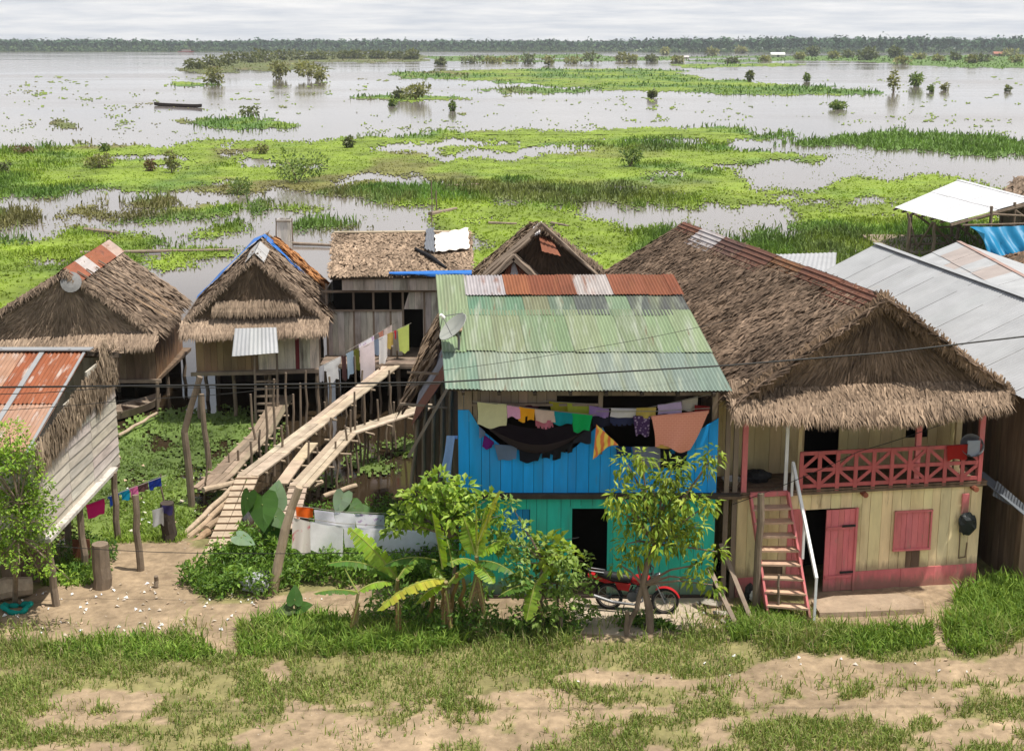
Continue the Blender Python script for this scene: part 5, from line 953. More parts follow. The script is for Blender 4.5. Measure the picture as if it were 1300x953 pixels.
def boardwalks():
    p = [Z(276, 697, .02), Z(315, 604, .25), Z(354, 574, .32), Z(400, 539, .42), Z(446, 503, .52), Z(502, 461, .66)]
    h = thing('boardwalk', 'long plank boardwalk climbing from the dirt path to the grey plank stilt house', 'boardwalk', p[0])
    mb = MB(); strip_planks(mb, p[1:], .60, 3); mb.obj('deck', M['deck'], h)
    mb = MB(); strip_planks(mb, p[:2], .58, 2, base=(1.05, 1.0, .95)); mb.obj('ramp', M['deck'], h)
    for k in range(11):
        a = p[0]+(p[1]-p[0])*(k+.4)/11; sd = nrm(np.cross(p[1]-p[0], UP)); mb = MB(); mb.bar(a-sd*.31+UP*.035, a+sd*.31+UP*.035, .03, .03, col=(.75, .62, .5)); mb.obj('cleat', M['wood'], h)
    crossbeams(h, p[1:], .5, 2)
    for q in ((348, 481, 348, 604), (363, 473, 363, 582), (381, 486, 382, 575), (318, 500, 325, 581), (302, 571, 303, 608), (412, 510, 412, 545), (405, 496, 410, 514), (438, 507, 439, 545), (482, 466, 483, 528), (504, 445, 506, 515), (365, 540, 366, 590), (446, 515, 447, 550), (345, 600, 345, 640), (394, 545, 394, 590), (420, 490, 421, 535), (460, 470, 461, 535), (330, 545, 331, 600), (430, 470, 431, 520), (470, 455, 471, 525), (494, 470, 495, 535), (372, 500, 373, 600), (388, 470, 389, 560), (418, 478, 419, 555), (450, 452, 451, 530), (338, 490, 339, 612), (318, 560, 319, 620), (357, 540, 358, 625)): pxpole(*q, parent=h, r=.045, mat='pole')
    p = [Z(380, 617, .28), Z(442, 549, .36), Z(548, 514, .40)]
    h = thing('boardwalk', 'curving boardwalk of loose planks leading behind the blue house', 'boardwalk', p[0])
    mb = MB(); strip_planks(mb, p, .55, 3); mb.obj('deck', M['deck'], h); mb = MB(); q = [Z(358, 613, .28), Z(378, 585, .30), Z(396, 563, .30)]; strip_planks(mb, q, .36, 1, base=(.95, .9, .85)); tag(mb.obj('side_plank', M['deck'], h), 'single wavy plank beside the deck')
    r = [Z(366, 668, -.1), Z(379, 616, .27)]; mb = MB(); strip_planks(mb, r, .5, 2); mb.obj('ramp', M['deck'], h)
    for k in range(7):
        a = r[0]+(r[1]-r[0])*(k+.4)/7; sd = nrm(np.cross(r[1]-r[0], UP)); mb = MB(); mb.bar(a-sd*.27+UP*.035, a+sd*.27+UP*.035, .03, .03); mb.obj('cleat', M['wood'], h)
    crossbeams(h, p, .7, 4)
    for q in ((450, 497, 455, 602), (479, 507, 482, 590), (516, 518, 512, 574), (438, 540, 444, 616), (426, 560, 430, 627), (402, 567, 406, 630), (453, 535, 460, 590), (490, 530, 491, 575), (535, 505, 536, 545), (412, 585, 414, 628), (466, 540, 467, 590), (500, 510, 501, 570), (525, 520, 526, 560), (392, 560, 394, 640), (420, 530, 421, 615), (462, 500, 463, 595), (496, 490, 497, 575), (445, 520, 446, 605)): pxpole(*q, parent=h, r=.04)
    p = [Z(360, 503, -.4), Z(332, 550, -.45), Z(308, 574, -.45), Z(282, 602, -.45), Z(260, 620, -.5)]
    h = thing('boardwalk', 'old sagging grey plank walkway left of the long pale boardwalk', 'boardwalk', p[-1])
    mb = MB(); strip_planks(mb, p, .72, 4, v=.3, base=(.60, .57, .54)); mb.obj('deck', M['deck'], h); crossbeams(h, p, .7, 3)
    for q in ((263, 600, 258, 640), (290, 575, 291, 610), (262, 560, 262, 625)): pxpole(*q, parent=h, r=.035)
    # logs beside the foot
    def log(label, a, b, r0, r1, mat='palepole', col=(1, 1, 1)):
        mb = MB(); pole(mb, a, b, r0, r1, j=.05, col=col, n=9); return tag(mb.obj('log', M[mat]), label, 'log', 'logs beside the boardwalks')
    log('longest pale log leaning from the old walkway down to the mud', Z(294, 620, -.2), Z(230, 681, -.15), .08, .06); log('second pale log lying close under the longest leaning log', Z(292, 634, -.25), Z(236, 684, -.2), .08, .07, col=(.9, .85, .8))
    log('short dark log resting between leaning logs and ramp', Z(292, 650, -.3), Z(262, 671, -.2), .09, .09, col=(.7, .65, .6)); log('split bark slab on the mud at the foot of the log pile', Z(264, 675, -.1), Z(238, 693, -.02), .10, .05, col=(.75, .65, .55))
    log('thick pale log jutting out beside the curving boardwalk ramp', Z(385, 622, .1), Z(408, 612, .0), .09, .08); log('pale plank-like log lying over dark water below the curving boardwalk', Z(410, 630, -.8), Z(452, 616, -.8), .07, .07); log('thin log slanting in the green plants by the canoe', Z(150, 553, -.8), Z(200, 524, -.7), .06, .05)
    log('short stick poking out by the corner of the near grey house', Z(143, 573, -.6), Z(152, 582, -.7), .06, .05); log('log end lying on the stacked crossbeams under the old walkway', Z(258, 622, -.3), Z(300, 612, -.3), .09, .08)
M["darkpole"] = M["darkwood"]
boardwalks()
def post(label, px0, py0, px1, py1, zb, r, mat='pole', mid=None, cat='post'):
    b = Z(px1, py1, zb); t = Y(px0, py0, b[1]); mb = MB()
    if mid is None: pole(mb, b-UP*.3, t, r, r*.85, .03, n=9)
    else: m_ = Y(mid[0], mid[1], b[1]); mb.tube([b-UP*.3, (b+m_)/2+np.array((.02, 0, 0)), m_, (m_+t)/2+np.array((-.02, .02, 0)), t], [r, r, r*.95, r*.85, r*.8], 9)
    return tag(mb.obj('stump' if cat == 'stump' else 'wooden_post', M[mat]), label, cat, 'posts standing in the yard and swamp')
post('crooked pole bent like a knee standing in the green swamp', 254, 478, 244, 645, WZ, .10, mid=(234, 548)); post('dark straight post right of the knee-bent swamp pole', 256, 500, 266, 598, WZ, .09)
post('slim knotted post with pale bark standing on the grass', 172, 628, 178, 724, 0, .085); post('thick dark stump draped with washing beside the grass', 212, 638, 214, 686, 0, .19, 'darkpole', cat='stump'); post('thick stump at the path under the near grey house', 127, 690, 129, 745, 0, .21, 'pole', cat='stump')
post('small stake sticking up from the bare path', 198, 731, 197, 745, 0, .055, cat='stake'); post('leaning dark post beside the pink staircase', 966, 626, 961, 775, 0, .085, 'pole'); post('short grey stick standing before the pink stairs', 989, 729, 989, 782, 0, .03, cat='stick')
post('thick pale crooked pole rising from the weeds to the curving boardwalk', 380, 618, 343, 752, 0, .105, 'palepole', mid=(362, 672)); post('short rotten stake among the shrubs near the motorbike', 712, 780, 711, 808, 0, .04, cat='stake'); post('broken stump with splintered top in front of the mango tree', 796, 775, 797, 808, 0, .05, cat='stump')

# ================================================================ WASHING
def cloth(name, label, cat, A, B, drop, col=(1, 1, 1), shape='towel', mat='cloth', group='washing on the lines', fold=.03, sk=0., out=None, dropb=None):
    """cloth hung from A to B (top corners); drop in metres"""
    A = np.array(A, float); B = np.array(B, float); w = np.linalg.norm(B-A); nn = nrm(np.cross(B-A, UP)); nn = nn if nn[1] < 0 else -nn; nu, nv = 14, 10; ph = R.uniform(0, 6); vs = []; dropb = drop if dropb is None else dropb
    for j in range(nv+1):
        for i in range(nu+1):
            s, r = i/nu, j/nv; x = s
            if shape == 'shirt': x = s if r < .32 else .5+(s-.5)*.66
            if shape == 'tri': x = s*(1-r*.6)
            if shape == 'tri2': x = s*(1-.38*r)+.06*r
            if shape == 'taper': x = .5+(s-.5)*(1-.22*r)
            dd = (drop*(1-s)+dropb*s)*(1+.06*math.sin(s*4+ph*3)); x = x+r*.05*math.sin(ph*5+r*2); p = A*(1-x)+B*x+np.array((sk*r, 0, 0))-UP*(dd*r*(1+.04*math.sin(s*9+ph)))-UP*.02*math.sin(s*math.pi)*w
            p = p+nn*(fold*(.25+r)*math.sin(s*w*(22 if w < .45 else 7)+ph+r*1.5)+fold*.5*math.sin(s*w*9+ph*2)+.012); vs.append(p)
    fs = []
    for j in range(nv):
        for i in range(nu):
            s, r = (i+.5)/nu, (j+.5)/nv
            if shape == 'shorts' and abs(s-.5) < .1*(r-.45)*2 and r > .45: continue
            if shape == 'shirt' and .3 < r < .36 and (s < .1 or s > .9): continue
            if shape == 'vest' and r < .4 and abs(s-.5) < .22*(1-r/.4): continue
            if shape == 'hem' and r > .8 and (i % 3 == 0): continue
            fs.append((j*(nu+1)+i, j*(nu+1)+i+1, (j+1)*(nu+1)+i+1, (j+1)*(nu+1)+i))
    mb = MB(); mb.add(vs, fs, col)
    # a narrow flap turned back over the line
    fl = [A+(B-A)*i/nu-nn*.02-UP*(.07*q) for q in (0, 1) for i in range(nu+1)]; mb.add(fl, [(i, i+1, nu+2+i, nu+1+i) for i in range(nu)], col)
    m = M[mat] if isinstance(mat, str) else mat
    return tag(mb.obj(name, m, smooth=True), label, cat, group)
def line(label, pts, r=.008, mat='rope', name='clothesline', cat='clothesline', sag=.0):
    P = []; pts = [np.array(p, float) for p in pts]
    for a, b in zip(pts[:-1], pts[1:]):
        for i in range(10): t = i/10; P.append(a*(1-t)+b*t-UP*sag*4*t*(1-t))
    P.append(pts[-1]); mb = MB(); mb.tube(P, r, 5); return tag(mb.obj(name, M[mat]), label, cat)
M['floral'] = cloth2('purple_print', (.30, .22, .34), (.06, .03, .09), 'vor', 16); M['tiedye'] = cloth2('swirled_print', (.80, .58, .10), (.68, .20, .07), 'wave', 2.2); M['salmonweave'] = cloth2('woven_salmon', (.70, .28, .20), (.78, .37, .27), 'weave', 5); M['printwhite'] = cloth2('pale_print', (.70, .68, .72), (.45, .33, .50), 'noise', 8); M['stained'] = cloth2('stained_towel', (.66, .61, .57), (.55, .20, .22), 'noise', 4)
def washing():
    yv = 26.52; G = 'washing on the blue balcony'
    def bal(name, label, cat, x0, y0, x1, y1, yb, col, shape='towel', mat='cloth', yy=yv, **k):
        A, B = Y(x0, y0, yy), Y(x1, y1, yy); col = tuple(min(.95, c*1.35) for c in col); d = A[2]-Y(x0, yb, yy)[2]; d2 = B[2]-Y(x1, yb, yy)[2]
        return cloth(name, label, cat, A, B, max(d, .05), col, shape, mat, G, fold=k.pop('fold', .03), dropb=max(d2, .05), **k)
    line('upper clothesline stretched across the left balcony opening', [Y(600, 509, yv), Y(690, 520, yv), Y(757, 527, yv)]); line('clothesline across the right balcony opening rising to the corner', [Y(757, 522, yv), Y(830, 522, yv), Y(902, 518, yv)]); line('second clothesline strung behind the first in the left opening', [Y(690, 509, 26.72), Y(758, 513, 26.72)])
    line('higher line under the eave carrying the pale pieces on the right', [Y(757, 518, 26.66), Y(820, 518, 26.66), Y(905, 500, 26.66)])
    bal('cloth', 'wide cream cloth at the left end of the balcony line', 'cloth', 606, 510, 643, 513, 540, (.52, .50, .30)); bal('cloth', 'pale pink cloth beside the wide cream cloth', 'cloth', 643.5, 514, 660, 516, 530, (.62, .32, .50)); bal('shorts', 'orange shorts beside the pale pink cloth', 'shorts', 659, 516, 679, 519, 534, (.75, .32, .02), 'shorts')
    bal('dress', 'small cream dress next to the orange shorts', 'dress', 679, 519, 704, 522, 535, (.55, .42, .36)); bal('skirt', 'dusky rose lace skirt hanging beneath the small cream dress', 'skirt', 680, 531, 702, 533, 543, (.42, .13, .18), 'hem', yy=26.56); bal('shirt', 'teal blue shirt between cream dress and green shorts', 'shirt', 703.5, 522, 727, 524, 538, (.01, .22, .27)); bal('shorts', 'bright green shorts at the right end of the left opening', 'shorts', 726, 524, 752, 527, 547, (.01, .33, .09), 'taper')
    bal('towel', 'olive towel on the rear line above the cream dress', 'towel', 697, 509, 720, 511, 523, (.30, .27, .03), yy=26.72, sk=.05); bal('towel', 'lime olive towel on the rear line above the teal shirt', 'towel', 720, 511, 748, 513, 526, (.33, .36, .05), yy=26.72); bal('cloth', 'dark wine cloth behind the orange shorts', 'cloth', 655, 512, 684, 513, 520, (.06, .02, .03), yy=26.74)
    bal('shirt', 'lilac shirt just right of the middle post', 'shirt', 748, 515, 773, 519, 529, (.28, .18, .40), yy=26.66); bal('cloth', 'dark navy cloth under the lilac shirt', 'cloth', 752, 528, 774, 529, 541, (.02, .02, .035), yy=26.64); bal('towel', 'white towel right of the lilac shirt', 'towel', 776, 518, 808, 519, 529, (.55, .52, .52), yy=26.6); bal('shorts', 'dark blue shorts hanging beneath the white towel', 'shorts', 775, 528, 806, 529, 539, (.03, .035, .08), 'hem', yy=26.62)
    bal('cloth', 'mustard yellow cloth in the right opening', 'cloth', 808, 518, 833, 517, 529, (.46, .35, .09), yy=26.58); bal('blouse', 'purple patterned blouse below the mustard cloth', 'blouse', 804, 528, 826, 528, 553, (1, 1, 1), 'taper', 'floral', yy=26.56); bal('towel', 'pale lavender towel above the salmon blanket', 'towel', 835, 514, 865, 510, 526, (.50, .40, .60), yy=26.64); bal('shirt', 'beige shirt hung high in the corner above the blanket', 'shirt', 866, 508, 886, 503, 521, (.46, .42, .36), yy=26.7); bal('cloth', 'dark red cloth bunched at the end of the line', 'cloth', 882, 514, 901, 516, 523, (.20, .02, .02), yy=26.6, fold=.04)
    bal('blanket', 'large salmon blanket covering the right balcony opening', 'blanket', 827, 528, 900, 521, 568, (1, 1, 1), 'tri2', 'salmonweave', yy=26.5); bal('cloth', 'mustard edged cloth below the salmon blanket', 'cloth', 835, 564, 866, 564, 568, (.5, .33, .08), yy=26.53)
    y2 = 26.64
    bal('jeans', 'faded blue jeans at the left end of the parapet', 'jeans', 608, 541, 616, 548, 554, (.13, .17, .26), yy=y2); bal('shorts', 'purple shorts at the left of the parapet', 'shorts', 615, 552, 627, 561, 568, (.12, .015, .14), yy=y2, sk=-.06); bal('shorts', 'blue grey denim shorts over the parapet', 'shorts', 628, 564, 657, 566, 583, (.13, .17, .25), 'taper', yy=y2); bal('top', 'black top with three pale studs over the parapet', 'top', 658, 567, 688, 567, 585, (.015, .015, .02), 'taper', yy=y2); bal('shorts', 'black shorts right of the studded top', 'shorts', 688, 567, 712, 567, 582, (.015, .015, .018), 'shorts', yy=y2); bal('underwear', 'small black piece right of the black shorts', 'underwear', 712, 566, 727, 561, 574, (.02, .02, .022), 'shorts', yy=y2); bal('shirt', 'charcoal shirt slanting below the green shorts', 'shirt', 728, 558, 751, 541, 563, (.03, .03, .04), yy=y2, sk=-.03)
    bal('shorts', 'navy shorts over the parapet right of the tie-dyed towel', 'shorts', 782, 567, 801, 567, 578, (.015, .03, .10), yy=y2); bal('towel', 'grey towel over the parapet behind the mango leaves', 'towel', 803, 567, 838, 567, 594, (.17, .18, .23), yy=y2); bal('vest', 'black vest with a V neck below the salmon blanket', 'vest', 838, 566, 874, 567, 593, (.012, .012, .018), 'vest', yy=y2, sk=-.05)
    A, B = Y(757, 538, 26.42), Y(785, 564, 26.45); A2 = A+np.array((.0, 0, -.72)); mb = MB(); vs = []; n = 12
    for i in range(n+1):
        for j in range(n+1): s, r = i/n, j/n; p = A+(B-A)*s*(1-r*.35)+UP*(-.76*r*(1-s*.75))+np.array((-.06*r, -.02*math.sin(s*14+r*4)-.02, 0)); vs.append(p)
    mb.add(vs, [(i*(n+1)+j, i*(n+1)+j+1, (i+1)*(n+1)+j+1, (i+1)*(n+1)+j) for i in range(n) for j in range(n)]); tag(mb.obj('towel', M['tiedye'], smooth=True), 'orange and yellow tie-dyed towel hung from the middle post', 'towel', G)
    # hammock
    mb = MB(); vs = []; n = 24; m_ = 8; A, B = Y(604, 531, 26.85), Y(752, 541, 26.85)
    for i in range(n+1):
        s = i/n; p = A*(1-s)+B*s-UP*(.58*4*s*(1-s)*(.62+.38*math.sin(s*math.pi)))
        for j in range(m_+1): q = j/m_-.5; vs.append(p+np.array((0, q*1.0*math.sin(s*math.pi)**.6, .55*q*q*2*math.sin(s*math.pi)-.08*math.sin(math.pi*(q+.5))*math.sin(s*math.pi)+.06*q)))
    mb.add(vs, [(i*(m_+1)+j, i*(m_+1)+j+1, (i+1)*(m_+1)+j+1, (i+1)*(m_+1)+j) for i in range(n) for j in range(m_)], (.055, .04, .045)); tag(mb.obj('hammock', M['cloth'], smooth=True), 'dark brown hammock slung across the left balcony opening', 'hammock')
    # white sheets by the banana plants
    G = 'white sheets drying by the banana plants'; ya = 28.3; ysh = lambda x: 27.3+2.0*(x-366)/220.
    def sh(name, label, cat, x0, y0, x1, y1, yb, col, mat='cloth', yy=ya, **k): A, B = Y(x0, y0, ysh(x0)+yy-ya), Y(x1, y1, ysh(x1)+yy-ya); return cloth(name, label, cat, A, B, A[2]-Y(x0, yb, A[1])[2], col, k.pop('shape', 'towel'), mat, G, fold=.04, dropb=B[2]-Y(x1, k.pop('yb2', yb), B[1])[2], **k)
    line('front clothesline for the white sheets', [Y(366, 654, ysh(366)), Y(430, 664, ysh(430)), Y(600, 673, ysh(600))]); line('rear clothesline behind the white sheets', [Y(372, 641, ysh(372)+1), Y(430, 649, ysh(430)+1), Y(560, 655, ysh(560)+1)])
    sh('towel', 'white towel stained pink at the left end of the sheets', 'towel', 370, 656, 393, 662, 697, (1, 1, 1), 'stained', yb2=701); sh('sheet', 'white sheet right of the pink stained towel', 'sheet', 394, 662, 436, 668, 700, (.88, .86, .88), yb2=703); sh('sheet', 'plain white sheet in the middle of the front line', 'sheet', 437, 669, 487, 671, 694, (.88, .85, .89)); sh('sheet', 'widest lilac white bedsheet at the right end', 'sheet', 488, 672, 588, 675, 714, (.86, .83, .90), yb2=710)
    yb = 29.3; sh('cloth', 'bright orange cloth on the rear line', 'cloth', 375, 643, 398, 645, 657, (.80, .14, .02), yy=yb); sh('sheet', 'pale lilac pillow case right of the orange cloth', 'pillow case', 399, 647, 424, 650, 668, (.84, .80, .88), yy=yb); sh('sheet', 'white pillow case between lilac case and printed sheet', 'pillow case', 425, 650, 450, 652, 670, (.88, .86, .90), yy=yb); sh('sheet', 'white sheet with faint lilac print on the rear line', 'sheet', 451, 652, 488, 654, 672, (1, 1, 1), 'printwhite', yy=yb)
    # washing along the boardwalk
    G = 'washing along the long boardwalk'; E0, E1 = Y(404, 466, 43.6), Y(522, 410, 46.0); F0, F1 = Y(440, 446, 44.4), Y(505, 408, 46.3)
    line('clothesline running beside the long boardwalk', [E0, (E0+E1)/2-UP*.05, E1]); line('rear clothesline before the grey plank house', [F0, F1])
    def at(f0, f1, px, dy=0):
        t = (px-404)/118. if f0 is E0 else (px-440)/65.; return f0*(1-t)+f1*t
    def bw(name, label, cat, x0, x1, drop, col, shape='towel', rear=False, mat='cloth'):
        a, b = (F0, F1) if rear else (E0, E1); cloth(name, label, cat, at(a, b, x0), at(a, b, x1), drop, col, shape, mat, G, fold=.03)
    bw('shirt', 'white shirt at the lower left end of the boardwalk line', 'shirt', 410, 432, .75, (.86, .86, .87), 'shirt'); bw('shirt', 'grey white vest left of the white shirt', 'vest', 405, 411, .55, (.5, .5, .54)); bw('trousers', 'dark maroon trousers right of the white shirt', 'trousers', 432, 438, .85, (.10, .05, .05)); bw('jeans', 'light blue jeans on the boardwalk line', 'jeans', 438.5, 447, .8, (.38, .50, .62)); bw('towel', 'olive green towel next to the light blue jeans', 'towel', 447.5, 454.5, .78, (.14, .15, .03)); bw('towel', 'long pale pink towel in the middle of the boardwalk line', 'towel', 455, 473, 1.4, (.84, .74, .76)); bw('shirt', 'slate blue shirt right of the long pink towel', 'shirt', 473.5, 479, .55, (.22, .28, .38)); bw('shirt', 'white tunic right of the slate shirt', 'tunic', 479.5, 490, .9, (.88, .88, .88)); bw('cloth', 'mustard cloth between white tunic and lime towel', 'cloth', 490.5, 499, .5, (.55, .42, .12)); bw('cloth', 'little red cloth beside the lime towel', 'cloth', 499.3, 502.5, .3, (.6, .04, .06)); bw('towel', 'lime yellow towel at the upper end of the boardwalk line', 'towel', 504, 519, .9, (.62, .74, .20), 'taper')
    bw('shirt', 'white printed shirt on the rear line', 'shirt', 455, 474, .7, (1, 1, 1), 'shirt', True, 'printwhite'); bw('cloth', 'salmon cloth on the rear line before the grey boards', 'cloth', 480, 486, .35, (.60, .28, .22), rear=True); bw('towel', 'pale pink towel at the top of the rear line', 'towel', 487, 497, .8, (.72, .60, .58), rear=True)
    for l, q in (('thin pole holding the boardwalk clothesline at its lower end', (404, 462, 406, 520)), ('pole holding the boardwalk clothesline by the lime towel', (521, 405, 523, 470))):
        tag(pxpole(*q, r=.03, name='line_pole'), l, 'pole')
    # coloured washing on the left
    G = 'coloured washing on the grass'; A, B = Y(112, 640, 30.2), Y(206, 604, 32.5); line('slanting clothesline from the near grey house to the swamp', [A, B+np.array((.1, 0, .02))])
    for name, label, x0, x1, d, c in (('cloth', 'hot pink cloth at the left end of the slanting line', 110, 131, .36, (.75, .03, .20)), ('shorts', 'royal blue shorts beside the house post', 136, 150, .28, (.02, .06, .30)), ('cloth', 'teal blue cloth between royal blue and pink', 151, 162, .25, (.01, .22, .36)), ('cloth', 'pink cloth with pattern in the middle of the slanting line', 162.5, 173, .24, (.60, .14, .32)), ('cloth', 'dark brown cloth right of the pink patterned cloth', 173.5, 187, .2, (.10, .05, .05)), ('shorts', 'deep blue shorts at the right end of the slanting line', 188, 203, .24, (.015, .035, .22))):
        t0, t1 = (x0-112)/94, (x1-112)/94; cloth(name, label, 'shorts' if name == 'shorts' else 'cloth', A*(1-t0)+B*t0, A*(1-t1)+B*t1, d, c, 'towel', 'cloth', G, fold=.03)
    tag(pxpole(204, 602, 208, 640, zb=-.4, r=.03, name='line_pole'), 'short pole at the far end of the slanting line', 'pole')
    p = Z(214, 686, 0); cloth('towel', 'white towel hanging from the thick dark stump', 'towel', p+np.array((-.30, -.18, .82)), p+np.array((-.02, -.22, .92)), .42, (.72, .72, .74), group=G); cloth('cloth', 'navy and violet cloth over the thick dark stump', 'cloth', p+np.array((-.05, -.21, .95)), p+np.array((.2, -.21, .93)), .2, (.06, .05, .16), group=G)
    # sheets at the side of the blue house, balcony things
    a, b = Y(566, 553, 27.6), Y(577, 553, 27.3); cloth('sheet', 'pale blue sheet hung in the gap left of the blue wall', 'sheet', a, b+np.array((.05, 0, 0)), .95, (.30, .45, .68), 'tri3', 'cloth', None, fold=.05, sk=-.12)
    a = Y(545, 445, 34); cloth('sheet', 'dark blue plastic sheet under the thatch flap of the lean-to', 'sheet', a+np.array((-.1, 0, .0)), a+np.array((.5, .3, .5)), 1.3, (.04, .06, .13), 'towel', 'cloth', None, fold=.06)
washing()
def cables():
    line('thick overhead cable crossing in front of all the houses', [Y(-700, 500, 21), Y(-60, 492, 21), Y(330, 488, 21), Y(560, 485, 21)], .016, 'cable', 'overhead_cable', 'cable', .0); line('overhead cable rising across green roof and thatch to the upper right', [Y(560, 485, 21), Y(920, 464, 21), Y(1130, 447, 21), Y(1360, 420, 21), Y(2100, 330, 21)], .014, 'cable', 'overhead_cable', 'cable')
    line('thin wire sagging just below the thick overhead cable', [Y(-700, 512, 21.3), Y(-60, 500, 21.3), Y(150, 490, 21.3), Y(560, 487, 21.3)], .007, 'cable', 'overhead_cable', 'cable', .05); line('thin wire slanting from the left roof to the boardwalk washing', [Y(-700, 560, 24), Y(-60, 524, 24), Y(180, 506, 24), Y(330, 495, 24)], .006, 'cable', 'overhead_cable', 'cable', .03); line('low wire strung along the dirt path at knee height', [Y(70, 693, 26.5), Y(270, 702, 26.5), Y(590, 698, 26), Y(735, 682, 26)], .008, 'cable', 'overhead_cable', 'cable', .03); line('loose wire looping over the balcony railing of the yellow house', [Y(930, 640, 26.3), Y(1090, 573, 26.3), Y(1255, 515, 26.6)], .008, 'cable', 'overhead_cable', 'cable', .05)
    line('thin wire across the lower green roof', [Y(560, 470, 25.6), Y(760, 440, 25.9), Y(930, 405, 26.4)], .005, 'cable', 'overhead_cable', 'cable', .03)
cables()

# ================================================================ TREES AND GARDEN PLANTS
def plant(name, label, cat, base, trunk, clusters, nl, L, W, ca, cb, droop=.0, yj=.35, rad=.3, tr=.05, group=None, upn=.5, yy=None, mat='leaf'):
    h = thing(name, label, cat, base, group); mb = MB(); t = [np.array(p, float) for p in trunk]; k = len(t); mb.tube(t, [tr*(1-.45*i/max(1, k-1)) for i in range(k)], 8); cs = []
    for c in clusters:
        p = Y(c[0], c[1], yy+R.uniform(-yj, yj)); r = c[2] if len(c) > 2 else rad; cs.append((p, r)); src = t[-1] if p[2] > t[-1][2]-.2 else t[len(t)//2]; m_ = (src+p)/2+np.array((0, 0, .08)); mb.tube([src, m_+rng.normal(0, .05, 3), p], [tr*.4, tr*.25, tr*.12], 5)
    mb.obj('trunk', M['bark'], h)
    mb = MB()
    for p, r in cs:
        n = int(nl*(r/rad)**2); d = rdirs(n); q = p+d*rng.uniform(.25, 1, (n, 1))**.6*np.array((r, r, r*.8)); D = d+rng.normal(0, .5, (n, 3)); D[:, 2] -= droop; leaves(mb, q, D, rdirs(n)*.5+np.array((0, 0, upn*2)), L*rng.uniform(.6, 1.25, n), W*rng.uniform(.7, 1.2, n), rcols(n, ca, cb, .2)*(.8+.4*R.random()))
    mb.obj('crown', M[mat], h); return h
def garden():
    b = Z(826, 803, 0); t = [b-UP*.2, Y(824, 770, 25.0), Y(816, 742, 25.0), Y(822, 715, 25.0), Y(832, 690, 25.0)]
    plant('mango_tree', 'young mango tree with drooping yellow green leaves in front of the turquoise wall', 'tree', b, t, [(797, 590), (815, 582, .22), (852, 598), (868, 592, .22), (905, 578, .24), (898, 592, .2), (790, 632), (815, 628), (842, 640), (872, 632), (898, 640, .24), (800, 660), (828, 664), (858, 660), (884, 668, .25), (796, 690, .26), (836, 692), (862, 690, .25), (786, 716, .2), (888, 716, .26), (905, 742, .24), (882, 735, .2), (910, 700, .2), (780, 645, .2), (845, 610, .25), (812, 706, .25), (830, 622, .3), (858, 625, .3), (845, 660, .3), (815, 650, .3), (875, 678, .28), (850, 675, .3)], 88, .20, .07, (.11, .21, .022), (.36, .42, .05), .75, .35, .33, .09, yy=24.9)
    mb = MB(); pole(mb, Z(797, 806, 0)-UP*.1, Y(815, 745, 25.0), .055, .05, .06); tag(mb.obj('prop_stick', M['bark']), 'dark stick leaning against the mango trunk', 'stick')
    b = Z(575, 795, 0); t = [b-UP*.2, Y(574, 750, 25.3), Y(578, 715, 25.3), Y(570, 680, 25.3)]
    plant('broadleaf_tree', 'bushy light green tree left of the turquoise wall', 'tree', b, t, [(556, 612), (585, 622), (530, 632), (508, 655, .25), (498, 672, .2), (540, 655), (565, 640), (600, 648, .28), (618, 635, .25), (575, 658), (612, 672, .26), (635, 655, .2), (595, 688, .22), (632, 690, .22), (526, 662, .2), (640, 672, .2), (548, 636), (578, 640)], 85, .18, .12, (.13, .24, .025), (.36, .48, .07), .3, .35, .32, .05, yy=25.3)
    b = Z(690, 802, 0); t = [b-UP*.2, Y(688, 770, 24.9), Y(684, 740, 24.9), Y(690, 715, 24.9)]
    plant('garden_shrub', 'leggy shrub with greyish and lime leaves before the open doorway', 'shrub', b, t, [(660, 668, .2), (640, 690, .25), (672, 690, .25), (655, 715, .25), (688, 710), (712, 705, .25), (740, 712, .2), (722, 728, .25), (700, 740), (675, 745, .26), (735, 750, .25), (650, 745, .22), (712, 765), (682, 775), (742, 775, .24), (660, 780, .22), (725, 792, .22), (700, 795, .2), (648, 640, .14), (755, 738, .14), (690, 690, .25), (665, 700, .25), (695, 725, .28), (660, 735, .25), (715, 745, .28), (690, 785, .3), (725, 720, .25)], 95, .13, .085, (.12, .22, .035), (.32, .42, .11), .2, .4, .3, .04, yy=24.9)
    b = Z(708, 798, 0); t = [b-UP*.2, Y(708, 760, 25.1), Y(706, 720, 25.1), Y(704, 705, 25.1)]
    plant('garden_shrub', 'lime leaved shrub rising beside the black doorway', 'shrub', b, t, [(700, 688, .22), (706, 700, .25), (696, 712, .2), (722, 700, .18)], 34, .22, .17, (.20, .33, .03), (.38, .46, .06), .3, .2, .25, .03, yy=25.1)
    b = Z(18, 762, 0); t = [b-UP*.2, Y(20, 720, 25.4), Y(22, 680, 25.4), Y(24, 640, 25.4)]
    plant('citrus_tree', 'small leaved bright green tree at the left edge before the grey boards', 'tree', b, t, [(12, 550), (30, 568, .28), (8, 585), (40, 592, .3), (20, 612), (55, 615, .25), (68, 640, .2), (35, 635), (5, 640), (50, 660, .28), (20, 668), (38, 690, .28), (8, 700, .3), (62, 668, .22), (-20, 600), (-25, 650), (-30, 560), (58, 700, .2), (25, 715, .25), (-15, 700), (48, 722, .22), (70, 722, .2), (88, 735, .16), (20, 580), (30, 630), (10, 660), (45, 640), (35, 670), (15, 690), (-10, 630), (-10, 580)], 210, .085, .055, (.11, .23, .02), (.34, .48, .06), .1, .4, .36, .06, yy=25.4)
